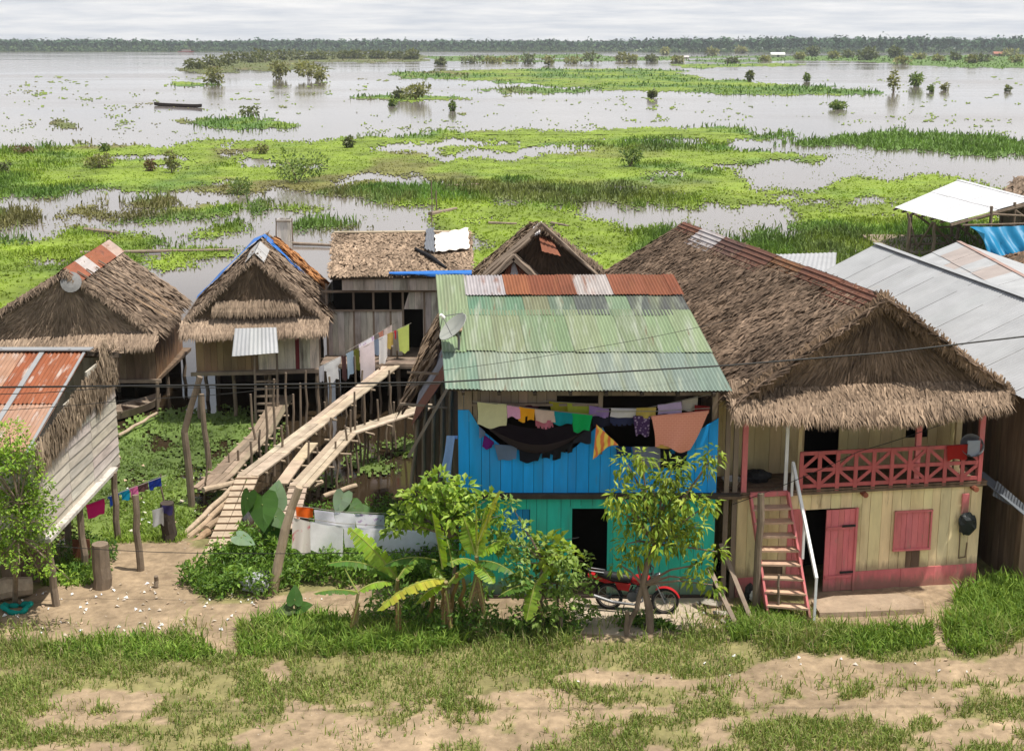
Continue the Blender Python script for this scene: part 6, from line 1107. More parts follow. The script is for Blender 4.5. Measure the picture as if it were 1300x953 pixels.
    # bananas
    def bleaf(mb, p0, p1, w, arch=.25, col=(.2, .32, .04), torn=.25, rib=None, tw=0.):
        p0 = np.array(p0, float); p1 = np.array(p1, float); n = 22; Ln = np.linalg.norm(p1-p0); d0 = nrm(p1-p0); sd = nrm(np.cross(d0, UP+np.array((0, .01, 0)))) if abs(d0[2]) < .95 else np.array((1., 0, 0)); up = np.cross(sd, d0)
        if tw: sd = sd*math.cos(tw)+up*math.sin(tw); up = np.cross(sd, d0)
        mid = []
        for i in range(n+1): s = i/n; mid.append(p0+(p1-p0)*s+UP*(arch*Ln*(s-s*s)*2-arch*Ln*.15*s*s))
        for side in (-1, 1):
            for i in range(n):
                s0, s1 = i/n, (i+1)/n; f = lambda s: w*.5*max(0., math.sin(min(1, (s*.93+.07))*math.pi))**.5*(1 if s > .08 else s/.08); jj = 1 if R.random() > torn else R.uniform(.55, .95); dr = R.uniform(.2, .5) if side else 0; g = R.uniform(0, .35)/n*Ln if R.random() < torn else 0
                a, b = mid[i], mid[i+1]-nrm(mid[i+1]-mid[i])*0; A_, B_ = a+sd*side*f(s0)*jj-up*f(s0)*dr, b+sd*side*f(s1)*jj-up*f(s1)*dr-d0*g; mb.add([a, b, B_, A_], [(0, 1, 2, 3)], tint(.14, col, .1))
        mb.tube(mid, [.018*(1-.8*i/n)+.003 for i in range(n+1)], 5, (.38, .42, .12))
    def banana(label, base, top, lv, r=.07, dry=3):
        h = thing('banana_plant', label, 'banana plant', base, 'banana plants in front of the turquoise house'); base = np.array(base, float); mb = MB(); pole(mb, base-UP*.1, top, r, r*.6, .03, (1, 1, 1), 10); mb.obj('stem', M['bananastem'], h)
        for q in lv: mb = MB(); bleaf(mb, q[0], q[1], q[2], q[3], q[4] if len(q) > 4 else (.20, .33, .035), tw=q[5] if len(q) > 5 else 0.); mb.obj('leaf', M['banana'], h)
        for k in range(dry): mb = MB(); a = np.array(top)-UP*R.uniform(.1, .5); b = a+np.array((R.uniform(-.3, .3), R.uniform(-.3, 0), -R.uniform(.4, .9))); bleaf(mb, a, b, .14, .1, (.24, .16, .07), .6); tag(mb.obj('leaf', M['leaf'], h), 'withered brown hanging leaf')
    y = 24.7; P = lambda px, py, dy=0: Y(px, py, y+dy); lime, dk, yl = (.26, .40, .04), (.09, .19, .03), (.42, .44, .05)
    banana('main banana plant with broad sunlit leaves before the white sheets', Z(560, 792, 0), P(566, 738), [(P(562, 722), P(548, 648, .1), .50, .02, lime, 1.2), (P(565, 735), P(478, 772, -.5), .46, .25, yl), (P(572, 745), P(548, 716, .3), .36, .1, lime), (P(560, 742), P(528, 765, -.2), .34, .2), (P(555, 712, .4), P(486, 716, .2), .40, .22, dk), (P(570, 740), P(604, 712, .3), .36, .2, lime), (P(575, 720), P(566, 680, .5), .3, .1, dk)])
    banana('taller banana plant with an upright furled leaf near the turquoise wall', Z(604, 790, 0), P(605, 705), [(P(605, 700), P(604, 636), .10, 0., (.30, .36, .05), 1.3), (P(606, 690), P(634, 622, .1), .16, .02, yl, 1.2), (P(606, 705), P(646, 682, .1), .46, .2, lime), (P(605, 715), P(572, 712, -.4), .34, .25), (P(607, 712), P(652, 726, -.4), .36, .2, dk), (P(605, 705), P(616, 645, .2), .42, .05, lime, 1.), (P(604, 705), P(588, 655, .1), .40, .05, lime, .9), (P(606, 715), P(626, 740, -.5), .36, .2, lime)])
    banana('low banana plant at the left with long dark leaves over the path', Z(452, 805, 0), P(455, 752), [(P(455, 752), P(398, 752, -.2), .26, .15, dk), (P(456, 750), P(500, 738, .2), .34, .25, lime), (P(454, 752), P(438, 722, .2), .05, 0., dk)], .05, 1)
    banana('half hidden banana plant with a long pale leaf before the white sheets', Z(505, 775, 0), P(505, 735), [(P(505, 735, .5), P(442, 668, .6), .46, .12, lime, .7), (P(502, 735, .5), P(415, 713, .4), .36, .25, dk), (P(505, 735), P(530, 705, .3), .3, .2)], .06, 1)
    banana('small banana shoot under the leggy shrub', Z(676, 800, 0), P(680, 745), [(P(680, 740), P(668, 788, -.3), .36, .12, lime), (P(680, 742), P(704, 712, .1), .34, .15, lime), (P(678, 742), P(632, 756, -.2), .3, .2, dk), (P(680, 742), P(645, 730, .1), .3, .3, dk)], .05, 1)
    for k, (px, py, px2, py2) in enumerate(((545, 795, 552, 735), (572, 795, 580, 728), (585, 792, 588, 735), (566, 800, 560, 745))):
        mb = MB(); pole(mb, Z(px, py, 0)-UP*.1, P(px2, py2), .05, .035, .05, (.8, .6, .45)); tag(mb.obj('dry_stalk', M['bananastem']), 'withered brown banana stalk standing among the banana plants', 'stalk', 'withered banana stalks')
    # taro
    def heart(mb, c, tipdir, nn, s, col):
        c = np.array(c, float); t = nrm(tipdir); nn = nrm(np.array(nn)-t*np.dot(nn, t)); sd = np.cross(nn, t); out = [(0, -.28), (.22, -.45), (.42, -.38), (.5, -.1), (.46, .15), (.32, .45), (.15, .7), (0, .88)]
        for sg in (-1, 1):
            pv = c
            for (a, b), (a2, b2) in zip(out[:-1], out[1:]):
                q = lambda a, b: c+sd*sg*a*s+t*b*s-nn*s*(.18*a*a*2+.10*b*b*(b > 0)+.04*math.sin(b*20)*a)
                m0, m1 = c+t*b*s*.6-nn*s*.02, c+t*b2*s*.6-nn*s*.02; mb.add([m0, q(a, b), q(a2, b2), m1], [(0, 1, 2, 3)], tint(.1, col, .05))
    def taro(label, base, lv):
        h = thing('taro_plant', label, 'taro plant', base); base = np.array(base, float)
        for c, t, n_, s, col in lv:
            mb = MB(); mb.tube([base+rng.normal(0, .05, 3)*np.array((1, 1, 0)), (base+c)/2+np.array((0, 0, .1)), np.array(c, float)], [.03, .025, .015], 6, (.25, .32, .1)); st_ = mb.obj('stalk', M['leaf'], h); mb = MB(); heart(mb, c, t, n_, s, col); mb.obj('leaf', M['leaf'], st_)
    y = 28.6; g = (.05, .125, .018)
    taro('large taro plant with big dark heart leaves beside the ramp', Z(345, 712, -.1), [(P(333, 640, 0), (.1, -.5, -.8), (-.1, -.8, .5), .72, g), (P(314, 632, .1), (-.2, -.3, -.7), (-.5, -.6, .5), .5, (.04, .10, .015)), (P(350, 634, .4), (.1, .5, .8), (.2, -.7, .5), .55, (.13, .21, .10)), (P(350, 655, .1), (.6, -.2, -.5), (.4, -.6, .7), .5, g), (P(306, 682, -.4), (.9, -.3, -.3), (0, -.4, .9), .42, (.16, .25, .14)), (P(345, 672, .2), (.3, -.4, -.7), (.2, -.6, .7), .5, g)])
    y = 30.5; taro('taro plant with one pale leaf in the bank weeds by the sheets', Z(445, 655, -.5), [(P(434, 632), (-.2, -.4, -.6), (-.2, -.7, .5), .5, (.20, .28, .18)), (P(450, 644), (.4, -.3, -.5), (.3, -.6, .6), .5, g), (P(462, 650), (.7, -.2, -.3), (.2, -.5, .8), .5, g)])
    y = 25.6; taro('small dark leaved plant alone at the edge of the path', Z(376, 786, 0), [(P(374, 760), (0., .4, .8), (.1, -.8, .5), .34, g), (P(366, 772), (-.8, -.2, -.1), (0, -.5, .9), .32, (.08, .12, .03)), (P(382, 770), (.7, -.1, .2), (.1, -.6, .8), .3, g)])
M['bananastem'] = pm('banana_stem', (.30, .26, .12), .7, .35, 5, (1, 1, .3), .2, 20, stain=[(2, .5, .7, (.20, .13, .07))])
M['darkpole'] = M['darkwood']
garden()
# ================================================================ THINGS IN THE YARD
def motorcycle():
    r, f = np.array((2.02, 26.12, .30)), np.array((3.16, 25.86, .30)); d = nrm((f-r)*np.array((1, 1, 0))); sd = np.array((d[1], -d[0], 0))   # sd points to the viewer
    h = thing('motorcycle', 'red motorcycle with black seat parked on the slab before the turquoise wall', 'motorcycle', (r+f)/2*np.array((1, 1, 0)))
    def W(s, z, o=0.): return r*np.array((1, 1, 0))+d*s+UP*z+sd*o      # s along the bike from rear axle, wheelbase 1.17
    wb = np.linalg.norm(f-r)
    def wheel(s, steer=0.):
        c = W(s, .30); ax = sd*math.cos(steer)+d*math.sin(steer); mb = MB(); n = 28; vs = []; u = nrm(np.cross(ax, UP)); 
        for k in range(n):
            a = 2*math.pi*k/n; rad = u*math.cos(a)+UP*math.sin(a)
            for q in range(8): b = 2*math.pi*q/8; vs.append(c+rad*(.262+.034*math.cos(b))+ax*.036*math.sin(b))
        mb.add(vs, [(k*8+q, k*8+(q+1) % 8, ((k+1) % n)*8+(q+1) % 8, ((k+1) % n)*8+q) for k in range(n) for q in range(8)]); tyre = None
        hub = MB(); hub.lathe([(0, -.05), (.05, -.05), (.05, .05), (0, .05)], c, 12, (1, 1, 1), ax); w = hub.obj('wheel', M['steel'], h); mb.obj('tyre', M['rubber'], w, True)
        mb = MB(); mb.lathe([(.215, -.022), (.232, -.024), (.232, .024), (.215, .022)], c, 28, (1, 1, 1), ax)
        for k in range(12): a = 2*math.pi*k/12; rad = u*math.cos(a)+UP*math.sin(a); mb.bar(c+rad*.04, c+rad*.22, .008, .008)
        mb.obj('rim', M['chrome'], w)
    wheel(0); wheel(wb, .25)
    def part(name, mat, fn, sm=False, label=None):
        mb = MB(); fn(mb); o = mb.obj(name, M[mat], h, sm); 
        if label: o['label'] = label
    part('frame', 'rubber', lambda m: [m.tube([W(.0, .30, .06), W(.38, .32, .06), W(.62, .26, .03), W(.85, .62, 0), W(.95, .74, 0)], .02, 6), m.tube([W(.95, .74), W(.6, .62), W(.2, .62), W(-.25, .66)], .022, 6), m.tube([W(.0, .30, -.06), W(.38, .32, -.06), W(.5, .58, 0)], .018, 6)])
    part('tank', 'redpaint', lambda m: m.lathe([(0, -.22), (.06, -.2), (.115, -.08), (.125, .05), (.09, .17), (.03, .22), (0, .22)], W(.66, .73), 14, (1, 1, 1), d*1.0+UP*.12), True)
    part('saddle', 'seat', lambda m: m.tube([W(-.28, .80), W(-.1, .765), W(.2, .735), (W(.42, .73)), W(.5, .76)], [.05, .095, .105, .095, .04], 10), True)
    part('side_panel', 'redpaint', lambda m: [m.prism([W(.12, .66, .085), W(.46, .64, .085), W(.42, .48, .085), W(.2, .50, .085)], (0, 0, 0), -sd*.17)])
    part('tail', 'redpaint', lambda m: [m.prism([W(-.38, .78, .07), W(-.05, .70, .09), W(.12, .64, .09), W(-.08, .62, .09), W(-.34, .70, .07)], (0, 0, 0), -sd*.15)])
    part('rear_rack', 'chrome', lambda m: [m.tube([W(-.1, .84, .08), W(-.4, .86, .08), W(-.45, .86, 0), W(-.4, .86, -.08), W(-.1, .84, -.08)], .012, 6)])
    part('engine', 'steel', lambda m: [m.lathe([(0, -.1), (.11, -.09), (.13, 0), (.11, .09), (0, .1)], W(.5, .36), 14, (1, 1, 1), sd), m.lathe([(.07, 0), (.085, .03), (.07, .05), (.085, .08), (.07, .1), (.085, .13), (.07, .15), (.08, .2), (0, .22)], W(.58, .40), 12, (1, 1, 1), d*.35+UP)])
    part('exhaust', 'steel', lambda m: m.tube([W(.68, .42, .05), W(.72, .3, .1), (W(.55, .22, .13)), W(.1, .24, .14), W(-.3, .34, .14)], [.018, .02, .022, .034, .04], 8))
    ft = W(wb-.27, .86)
    part('fork', 'chrome', lambda m: [m.tube([W(wb, .30, o), ft+sd*o], .018, 7) for o in (-.075, .075)]+[m.bar(ft-sd*.1, ft+sd*.1, .05, .03)])
    part('handlebar', 'rubber', lambda m: [m.tube([ft-sd*.36-d*.14+UP*.12, ft-sd*.15+UP*.09, ft+UP*.04, ft+sd*.15+UP*.09, ft+sd*.36-d*.14+UP*.12], .014, 6), m.tube([ft-sd*.25+UP*.1, ft-sd*.28+UP*.24], .008, 5), m.tube([ft+sd*.25+UP*.1, ft+sd*.28+UP*.24], .008, 5), m.lathe([(0, 0), (.05, .01), (.05, .02), (0, .03)], ft+sd*.28+UP*.26, 10, (1, 1, 1), -d), m.lathe([(0, 0), (.05, .01), (.05, .02), (0, .03)], ft-sd*.28+UP*.26, 10, (1, 1, 1), -d)])
    part('headlight', 'chrome', lambda m: m.lathe([(0, -.07), (.06, -.05), (.085, .03), (.085, .05), (0, .055)], ft+d*.11-UP*.02, 14, (1, 1, 1), d), True)
    part('front_mudguard', 'redpaint', lambda m: (lambda n: m.add([W(wb, .30)+(d*math.cos(.35+i/n*1.9)+UP*math.sin(.35+i/n*1.9))*(.325 if o in (0,) else .31)+sd*o for i in range(n+1) for o in (-.06, 0, .06)], [(i*3+j, i*3+j+1, i*3+4+j, i*3+3+j) for i in range(n) for j in range(2)]))(12), True)
    part('rear_mudguard', 'rubber', lambda m: (lambda n: m.add([W(0, .30)+(d*math.cos(1.2+i/n*1.6)+UP*math.sin(1.2+i/n*1.6))*.325+sd*o for i in range(n+1) for o in (-.06, 0, .06)], [(i*3+j, i*3+j+1, i*3+4+j, i*3+3+j) for i in range(n) for j in range(2)]))(10), True)
    part('side_stand', 'rubber', lambda m: m.tube([W(.35, .25, .06), W(.3, .0, .22)], .012, 5)); part('tail_light', 'redpaint', lambda m: m.box(W(-.42, .72), (.05, .1, .06)))
motorcycle()
def simple(name, label, cat, mb, mat, smooth=False, group=None, **k): return tag(mb.obj(name, M[mat] if isinstance(mat, str) else mat, None, smooth, **k), label, cat, group)
def yard():
    def slabm(pts, z, th):  # irregular slab with broken edge
        n = len(pts); mb = MB(); top = [np.array((p[0], p[1], z+R.uniform(-.015, .015))) for p in pts]; c = sum(top)/n; vs = top+[np.array((p[0]*1.0, p[1]-.03, z-th)) for p in pts]+[c]
        mb.add(vs, [(i, (i+1) % n, 2*n) for i in range(n)]+[((i+1) % n, i, n+i, n+(i+1) % n) for i in range(n)]); return mb
    P = lambda L_: [Z(px+R.uniform(-2, 2), py+R.uniform(-1, 1), .05)[:2] for px, py in L_]
    simple('concrete_slab', 'rough concrete slab under the red motorcycle', 'slab', slabm(P([(735, 800), (800, 806), (860, 797), (893, 790), (890, 775), (875, 768), (896, 757), (800, 757), (715, 757), (725, 780)]), .03, .15), 'concrete')
    simple('concrete_step', 'broken concrete step before the pink door', 'step', slabm(P([(1040, 780), (1100, 778), (1172, 774), (1172, 764), (1140, 755), (1060, 758), (1030, 765)]), .09, .2), 'packed')
    for i, (px, py, s, l) in enumerate(((903, 765, .22, 'largest broken concrete chunk in the gap between blue and yellow houses'), (915, 778, .16, 'pale concrete chunk beside the largest one'), (890, 752, .15, 'concrete chunk at the corner of the turquoise wall'), (922, 788, .13, 'small chunk at the grass edge of the rubble'), (908, 752, .14, 'chunk at the back of the rubble in the gap'))):
        mb = MB(); c = Z(px, py, .05); mb.blob(c, (s, s*.7, s*.35), 7, 5, .25, seed=i); simple('rubble_chunk', l, 'rubble', mb, 'stone', group='concrete rubble between the houses')
    mb = MB(); c = Z(14, 752, .15); mb.tube([c+np.array((-.5, -.3, .05)), c+np.array((-.1, 0, .1)), c+np.array((.35, .25, .05))], [.2, .24, .2], 10); simple('log', 'thick pale log lying at the left edge of the path', 'log', mb, 'palepole')
    mb = MB(); c = Z(21, 772, .05); n = 22; pts = [c+np.array((.27*math.cos(a)+.02*math.sin(a*5), .19*math.sin(a), .03+.05*math.sin(a*2+1))) for a in np.linspace(0, 6.283, n)]; mb.tube(pts, [.055+.012*math.sin(i*2.1) for i in range(n)], 8, (.02, .36, .30)); simple('twisted_cloth', 'teal twisted cloth ring lying on the path', 'cloth', mb, 'cloth', True)
    mb = MB(); c = Z(326, 745, .1); mb.blob(c+UP*.1, (.34, .26, .2), 12, 9, .16, (.42, .42, .45), 4); simple('plastic_bag', 'crumpled grey plastic bag at the foot of the pale crooked pole', 'bag', mb, 'plastic'); mb = MB(); mb.blob(c+np.array((.15, .2, .15)), (.32, .2, .13), 10, 8, .2, (.02, .02, .025), 9); simple('plastic_bag', 'black plastic bag behind the crumpled grey bag', 'bag', mb, 'plastic')
    mb = MB(); c = Z(312, 735, .15); mb.blob(c, (.12, .1, .16), 8, 7, .2, (.75, .75, .76), 5); simple('plastic_bag', 'small white plastic bag in the weeds', 'bag', mb, 'plastic')
    # boards lying in the gap
    for i, (a, b, l) in enumerate((((915, 690), (955, 790), 'grey board leaning in the gap left of the yellow house'), ((900, 720), (938, 800), 'dark board slanting out of the gap by the rubble'))):
        mb = MB(); q = Z(b[0], b[1], .02); mb.bar(q, Y(a[0], a[1], q[1]+1.2), .1, .03); simple('board', l, 'board', mb, 'wood', group='boards in the gap')
    # balcony things
    c = L3(-.05, .3, 2.42); mb = MB(); mb.lathe([(0, 0), (.14, 0), (.21, .13), (.22, .13), (.2, .12), (.13, .02), (0, .02)], c, 18); simple('basin', 'white basin at the left end of the balcony', 'basin', mb, 'white', True); mb = MB(); mb.lathe([(0, -.08), (.17, -.08), (.19, -.005), (0, -.005)], c, 16); simple('basin', 'brown bowl under the white basin', 'bowl', mb, 'brownwood', True)
    mb = MB(); mb.blob(L3(.62, .6, 2.48), (.3, .2, .14), 12, 8, .15, (.02, .02, .022), 3); simple('sack', 'black sack lying on the balcony floor', 'sack', mb, 'plastic')
    a, b = L3(4.55, -.11, 3.18), L3(5.0, -.11, 3.19); cloth('cloth', 'bright red cloth over the pink balcony railing', 'cloth', a, b, .32, (.42, .03, .025), group=None, fold=.01)
    mb = MB(); c = L3(5.15, .05, 3.08); mb.lathe([(0, -.03), (.2, -.02), (.25, .16), (.26, .16), (.21, 0), (0, 0)], c, 18, (1, 1, 1), np.array((0, -.8, .5))); simple('wash_tub', 'grey metal wash tub tipped against the railing', 'tub', mb, 'steel', True); mb = MB(); a = L3(5.0, -.13, 3.28); cloth('cloth', 'pale blue cloth hanging over the wash tub', 'cloth', a, L3(5.28, -.13, 3.28), .32, (.45, .5, .58), group=None, fold=.01)
    mb = MB(); c = L3(5.12, -.14, 1.42); mb.blob(c, (.2, .1, .24), 10, 8, .18, (.02, .024, .025), 6); simple('plastic_bag', 'black bag hanging on the right end of the yellow wall', 'bag', mb, 'plastic'); mb = MB(); mb.box(L3(5.08, -.07, 1.85), (.16, .03, .45), .15); simple('hanging_board', 'pink board above the hanging black bag', 'board', mb, 'pink')
    mb = MB(); mb.bar(L3(5.02, -.05, 1.2), L3(5.03, -.05, .6), .02, .02); mb.bar(L3(5.02, -.05, .6), L3(5.2, -.05, .62), .02, .02); mb.bar(L3(5.18, -.05, .62), L3(5.2, -.05, .95), .02, .02); simple('strap', 'brown strap looped below the black bag', 'strap', mb, 'brownwood')
    mb = MB(); mb.blob(np.array((5.02, 26.5, .2)), (.12, .1, .22), 9, 7, .15, (.03, .03, .03), 2); mb.blob(np.array((5.07, 26.42, .18)), (.08, .06, .12), 8, 6, .15, (.7, .68, .64), 7); simple('bundle', 'black and white bundle at the foot of the yellow wall', 'bundle', mb, 'plastic')
yard()
# ================================================================ ON AND BEYOND THE WATER
def canoe(label, a, b, w, hgt, mat='wood'):
    a = np.array(a, float); b = np.array(b, float); d = b-a; Ln = np.linalg.norm(d); d = d/Ln; sd = nrm(np.cross(d, UP)); n = 14; h = thing('canoe', label, 'canoe', (a+b)/2); mb = MB(); vs = []
    for i in range(n+1):
        s = i/n; ww = w*.5*max(.04, math.sin(math.pi*s))**.55; ris = .25*hgt*(2*s-1)**4; c = a+d*Ln*s
        for o, z in ((-1, 1), (-.8, .3), (0, 0), (.8, .3), (1, 1), (.86, .97), (.6, .3), (0, .12), (-.6, .3), (-.86, .97)): vs.append(c+sd*ww*o+UP*(hgt*z+ris-.08))
    mb.add(vs, [(i*10+k, i*10+(k+1) % 10, (i+1)*10+(k+1) % 10, (i+1)*10+k) for i in range(n) for k in range(10)]+[tuple(range(9, -1, -1)), tuple(n*10+k for k in range(10))]); mb.obj('hull', M[mat], h)
    for s in (.25, .5, .72): mb = MB(); c = a+d*Ln*s+UP*(hgt*.7); mb.bar(c-sd*w*.4, c+sd*w*.4, .2, .03); mb.obj('thwart', M[mat], h)
canoe('long dark canoe gliding on the open lake', Z(196, 134.5, WZ), Z(256, 137, WZ), 1.4, .7, 'darkwood'); canoe('wooden canoe moored under the farthest left stilt house', Z(128, 538, WZ+.05), Z(203, 513, WZ+.05), .85, .4, 'wood')
def drift():
    for l, a, b, r in (('dark log floating in the marsh left of the ridge', (108, 292), (150, 296.5), .22), ('long pale pole floating behind the left stilt houses', (102, 321), (294, 317), .13), ('pole floating right of the plank box', (372, 309), (424, 311.5), .12), ('dark crooked log on the mats above the plank house', (546, 272), (579, 265), .2), ('weathered pole lying across the mats near the lake middle', (568, 236), (608, 234), .15), ('grey pole half sunk among plants right of centre', (620, 283), (656, 284), .12), ('pale branch lying on the mats above the dark thatch', (700, 283), (722, 287), .12)):
        mb = MB(); pole(mb, Z(*a, WZ+.15), Z(*b, WZ+.12), r, r*.7, .08); simple('driftwood', l, 'driftwood', mb, 'wood', group='driftwood on the lake')
    mb = MB(); p = Z(554, 268, WZ); pole(mb, p, p+UP*1.6, .06); simple('stake', 'stake standing beside the dark crooked log', 'stake', mb, 'pole')
    h = thing('plank_box', 'upright grey plank privy standing in the water', 'privy', Z(361, 306, WZ)); p = Z(361, 306, WZ); mb = MB(); w = .42
    for a, b in (((-w, 0), (w, 0)), ((w, 0), (w, .8)), ((w, .8), (-w, .8)), ((-w, .8), (-w, 0))): planks(mb, (p[0]+a[0], p[1]+a[1]), (p[0]+b[0], p[1]+b[1]), -1.1, .42, 4, v=.25)
    mb.obj('wall', M['greywood_v'], h); mb = MB()
    for x in (-.5, .55): pole(mb, (p[0]+x, p[1], -1.3), (p[0]+x, p[1], .5), .05)
    mb.bar((p[0]-.5, p[1]-.04, .3), (p[0]+.55, p[1]-.04, .3), .06); mb.obj('frame', M['pole'], h)
drift()
def bush(label, px, py, w_px, h_px, col=((.05, .10, .02), (.15, .2, .05)), n=260, stem=False, lean=0., cat='bush', name='flooded_bush', group='bushes standing in the flooded lake', gap=1.):
    p = Z(px, py, WZ); k = p[1]/F*1.02; w, hh = w_px*k, h_px*k; h = thing(name, label, cat, p, group); mb = MB(); nb = 5; cs = []
    for i in range(nb): c = p+np.array((R.uniform(-.32, .32)*w+lean*hh*.3, R.uniform(-.3, .3)*w, hh*R.uniform(.3, .72))); cs.append(c); mb.tube([p+np.array((R.uniform(-.08, .08)*w, 0, -.3)), (p+c)/2+np.array((0, 0, .1*hh)), c], [.014*hh+.02, .010*hh+.015, .006*hh+.01], 5)
    mb.obj('trunk', M['bark'], h); mb = MB()
    for c in cs:
        m = n//nb; d = rdirs(m); q = c+d*rng.uniform(.1, 1, (m, 1))**.5*np.array((w*.31, w*.31, hh*.34)); s = max(.10, p[1]*.0017)*rng.uniform(.7, 1.5, m); q[:, 2] = np.maximum(q[:, 2], WZ+.05); leaves(mb, q, d+rng.normal(0, .5, (m, 3)), rdirs(m)+UP, s*1.3, s*.8, rcols(m, col[0], col[1], .25)*R.uniform(.8, 1.2))
    mb.obj('crown', M['leaf'], h)
ol = ((.15, .16, .06), (.30, .30, .12)); dkc = ((.09, .11, .055), (.19, .21, .10)); gr = ((.09, .15, .04), (.23, .30, .09)); br = ((.12, .085, .05), (.24, .17, .10))
for a in (('round olive willow bush with thin trunks in mid lake', 528, 127, 32, 19, ol, 420), ('dark spiky shrub left of the mid lake willow', 506, 126, 14, 12, dkc, 160), ('tiny round shrub below the dark spiky shrub', 499, 135, 9, 7, gr, 110), ('little upright shrub right of the mid lake willow', 575, 141, 8, 13, gr, 120), ('lone bush with bare stems above the small islet', 317, 149, 22, 13, dkc, 160), ('bare dark stump of a shrub on open water', 828, 125, 9, 11, dkc, 130), ('dark upright shrub at the tip of the long strip island', 951, 104, 9, 15, dkc, 140), ('thin leaning sapling right of the strip island', 1024, 104, 8, 11, gr, 90), ('tall thin bare shrub near the round lake bush', 1134, 117, 12, 25, ol, 160), ('round dense bush in open water at the right', 1161, 110, 19, 18, gr, 300), ('small low shrub right of the strip island end', 1180, 117, 7, 8, gr, 80), ('small shrub beside the low one at the right', 1200, 115, 9, 8, ol, 80), ('isolated speck of a shrub near the right edge', 1280, 116, 5, 6, dkc, 60), ('grassy tussock bush below the strip island', 1065, 139, 22, 10, gr, 240), ('dark round tree crown on the right shore strip', 1100, 77, 22, 17, dkc, 420), ('second dark tree right of the round crown on the shore strip', 1137, 75, 14, 17, dkc, 260), ('grey green shrub on the shore strip at far right', 1235, 81, 14, 10, ol, 160), ('dark shrub on the shore strip by the red hut', 1211, 77, 12, 8, dkc, 140),
          ('dark bush before the far shore, right of the white hut', 1031, 73, 14, 12, dkc, 200), ('olive bush at the shoreline left of the white hut', 1016, 76, 12, 9, ol, 150), ('pale olive shrub at the water edge below the dark crowns', 1145, 82, 18, 9, ol, 170),
          ('brown dead bush at the near left marsh edge', 30, 195, 28, 10, br, 220), ('dark leafy bush right of the brown dead bush', 133, 193, 10, 10, gr, 140), ('brown withered shrub left of the marsh willow', 190, 218, 16, 16, br, 170), ('spreading olive bush in the left marsh', 125, 214, 40, 20, ol, 380), ('dark shrub on the marsh edge left of centre', 443, 188, 14, 13, dkc, 200), ('wide glossy bush by the pool in the left marsh', 378, 232, 64, 38, gr, 620), ('dense low bush beside the wide glossy bush', 300, 246, 40, 18, gr, 360), ('upright green shrub among reeds right of centre', 800, 212, 26, 24, gr, 300), ('tall reedy shrub at the left marsh edge by the bank', 218, 220, 18, 28, ol, 200), ('yellowish bush behind the reeds near mid marsh', 330, 196, 18, 12, ol, 150), ('dark clump at the left picture edge in the marsh', 5, 222, 16, 18, dkc, 160)): bush(*a)
# the wooded islet: one bush after another
isl = [(250, 88, 24, 12), (268, 86, 30, 14), (290, 84, 34, 16), (316, 80, 30, 12), (338, 79, 32, 14), (360, 77, 30, 12), (384, 76, 30, 10), (408, 76, 28, 10), (432, 75, 28, 10), (456, 75, 26, 9), (480, 75, 26, 9), (504, 75, 26, 9), (524, 76, 22, 12)]
for i, (px, py, w, hh) in enumerate(isl): bush('dense olive bush in the row along the wooded islet', px, py, w, hh, ((.08, .10, .035), (.19, .20, .07)), 260, group='bushes along the wooded islet', name='islet_bush')
for a in (('round bush standing off the near end of the wooded islet', 270, 108, 22, 20, ol, 300), ('round olive bush in the water below the islet', 355, 100, 22, 20, ol, 300), ('wide willow with bare trunks in the water right of the round olive bush', 392, 102, 34, 22, ol, 380), ('small bush trailing at the right of the bare trunked willow', 408, 103, 14, 16, ol, 150), ('dark block of bush right of the islet end', 558, 83, 14, 9, dkc, 180)): bush(*a)
for i, (px, py, w, hh) in enumerate(((600, 80, 24, 7), (625, 80, 22, 6), (645, 79, 20, 6), (671, 81, 17, 11), (697, 83, 12, 10), (727, 81, 22, 8), (753, 81, 24, 13), (785, 78, 18, 9), (802, 79, 16, 8), (830, 79, 20, 9), (862, 80, 18, 8), (905, 71, 14, 9), (930, 81, 12, 6), (970, 78, 12, 7), (1055, 75, 16, 8), (1075, 74, 14, 8), (1170, 76, 16, 7), (1190, 78, 12, 7), (1250, 79, 18, 8), (1290, 80, 16, 8), (845, 70, 12, 8), (1035, 66, 18, 6), (940, 68, 14, 7), (1280, 72, 20, 8))): bush('small olive shrub in the row along the far shore strip', px, py, w, hh, ol if i % 3 else dkc, 130, group='shrubs along the far shore strip', name='shore_shrub')
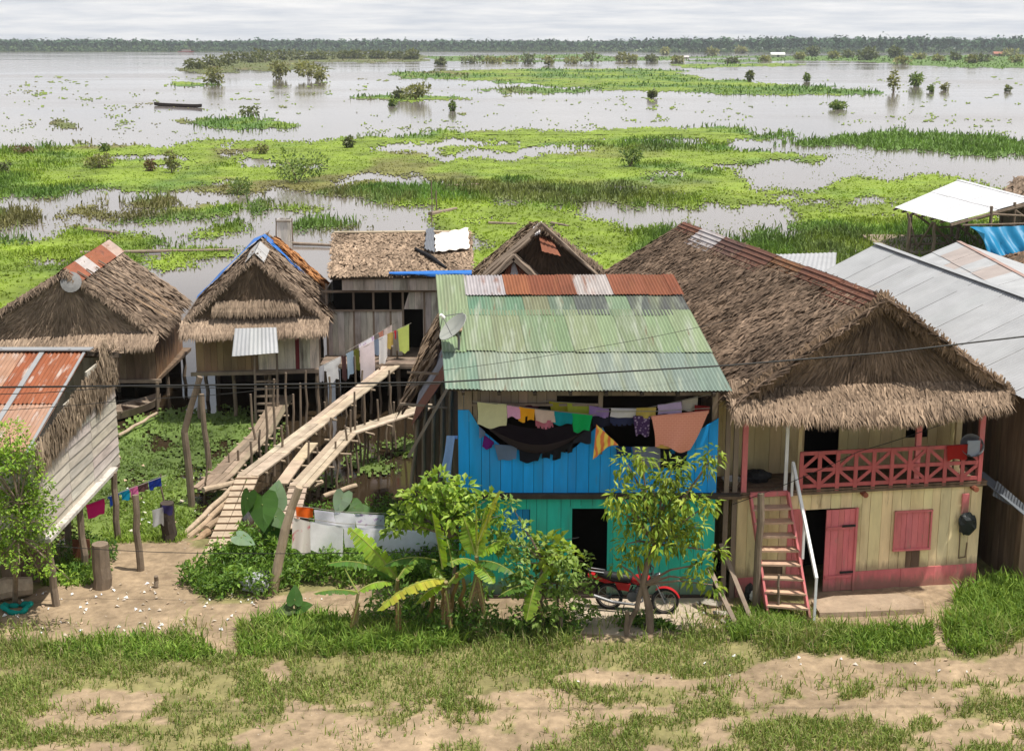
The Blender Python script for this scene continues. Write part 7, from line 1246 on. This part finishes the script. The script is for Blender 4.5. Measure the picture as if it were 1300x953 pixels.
def huts():
    def hut(label, px0, px1, py, hh, wall, roof):
        a, b = Z(px0, py, WZ), Z(px1, py, WZ); w = b[0]-a[0]; y = a[1]; k = y/F; H_ = hh*k; h = thing('hut', label, 'hut', (a+b)/2, 'huts on the far shore'); mb = MB(); mb.box(((a[0]+b[0])/2, y+w*.3, WZ+H_*.3), (w*.9, w*.5, H_*.6), col=wall); mb.obj('wall', M['plastic'], h)
        mb = MB(); x0, x1 = a[0], b[0]; z0, z1 = WZ+H_*.55, WZ+H_; mb.prism([(x0, y, z0), (x0, y+w*.6, z0), (x0, y+w*.3, z1)], (0, 0, 0), (w, 0, 0), roof); mb.obj('roof', M['plastic'], h); mb = MB(); mb.box(((a[0]+b[0])/2, y+w*.04, WZ+H_*.25), (w*.15, .4, H_*.4), col=(.05, .05, .05)); mb.obj('door', M['plastic'], h)
    hut('white roofed hut on the far shore strip', 979, 997, 73, 6, (.55, .5, .46), (.75, .74, .72)); hut('red roofed hut on the far right shore', 1262, 1277, 72, 6, (.28, .16, .12), (.32, .12, .08)); hut('tiny pale hut on the shore beyond the strip island', 868, 875, 75, 4, (.4, .36, .3), (.5, .48, .46))
    a, b = Z(226, 67.5, WZ), Z(253, 67.3, WZ); w = b[0]-a[0]; y = a[1]; h = thing('riverboat', 'distant red and white riverboat near the far left shore', 'boat', (a+b)/2); mb = MB(); mb.prism([(a[0], y, .2), (a[0]-1, y, 1.8), (b[0]+2, y, 2.2), (b[0], y, .0)], (0, 0, 0), (0, 7, 0), (.28, .09, .07)); mb.obj('hull', M['plastic'], h); mb = MB(); mb.box((a[0]+w*.55, y+3, 3.2), (w*.6, 4, 2.6), col=(.5, .46, .42)); mb.obj('cabin', M['plastic'], h); mb = MB(); mb.box((a[0]+w*.55, y+3, 4.7), (w*.7, 5, .3), col=(.4, .2, .15)); mb.obj('roof', M['plastic'], h); mb = MB(); mb.tube([(a[0]+w*.75, y+3, 4.7), (a[0]+w*.75, y+3, 9)], .25, 6); mb.obj('mast', M['pole'], h)
huts()
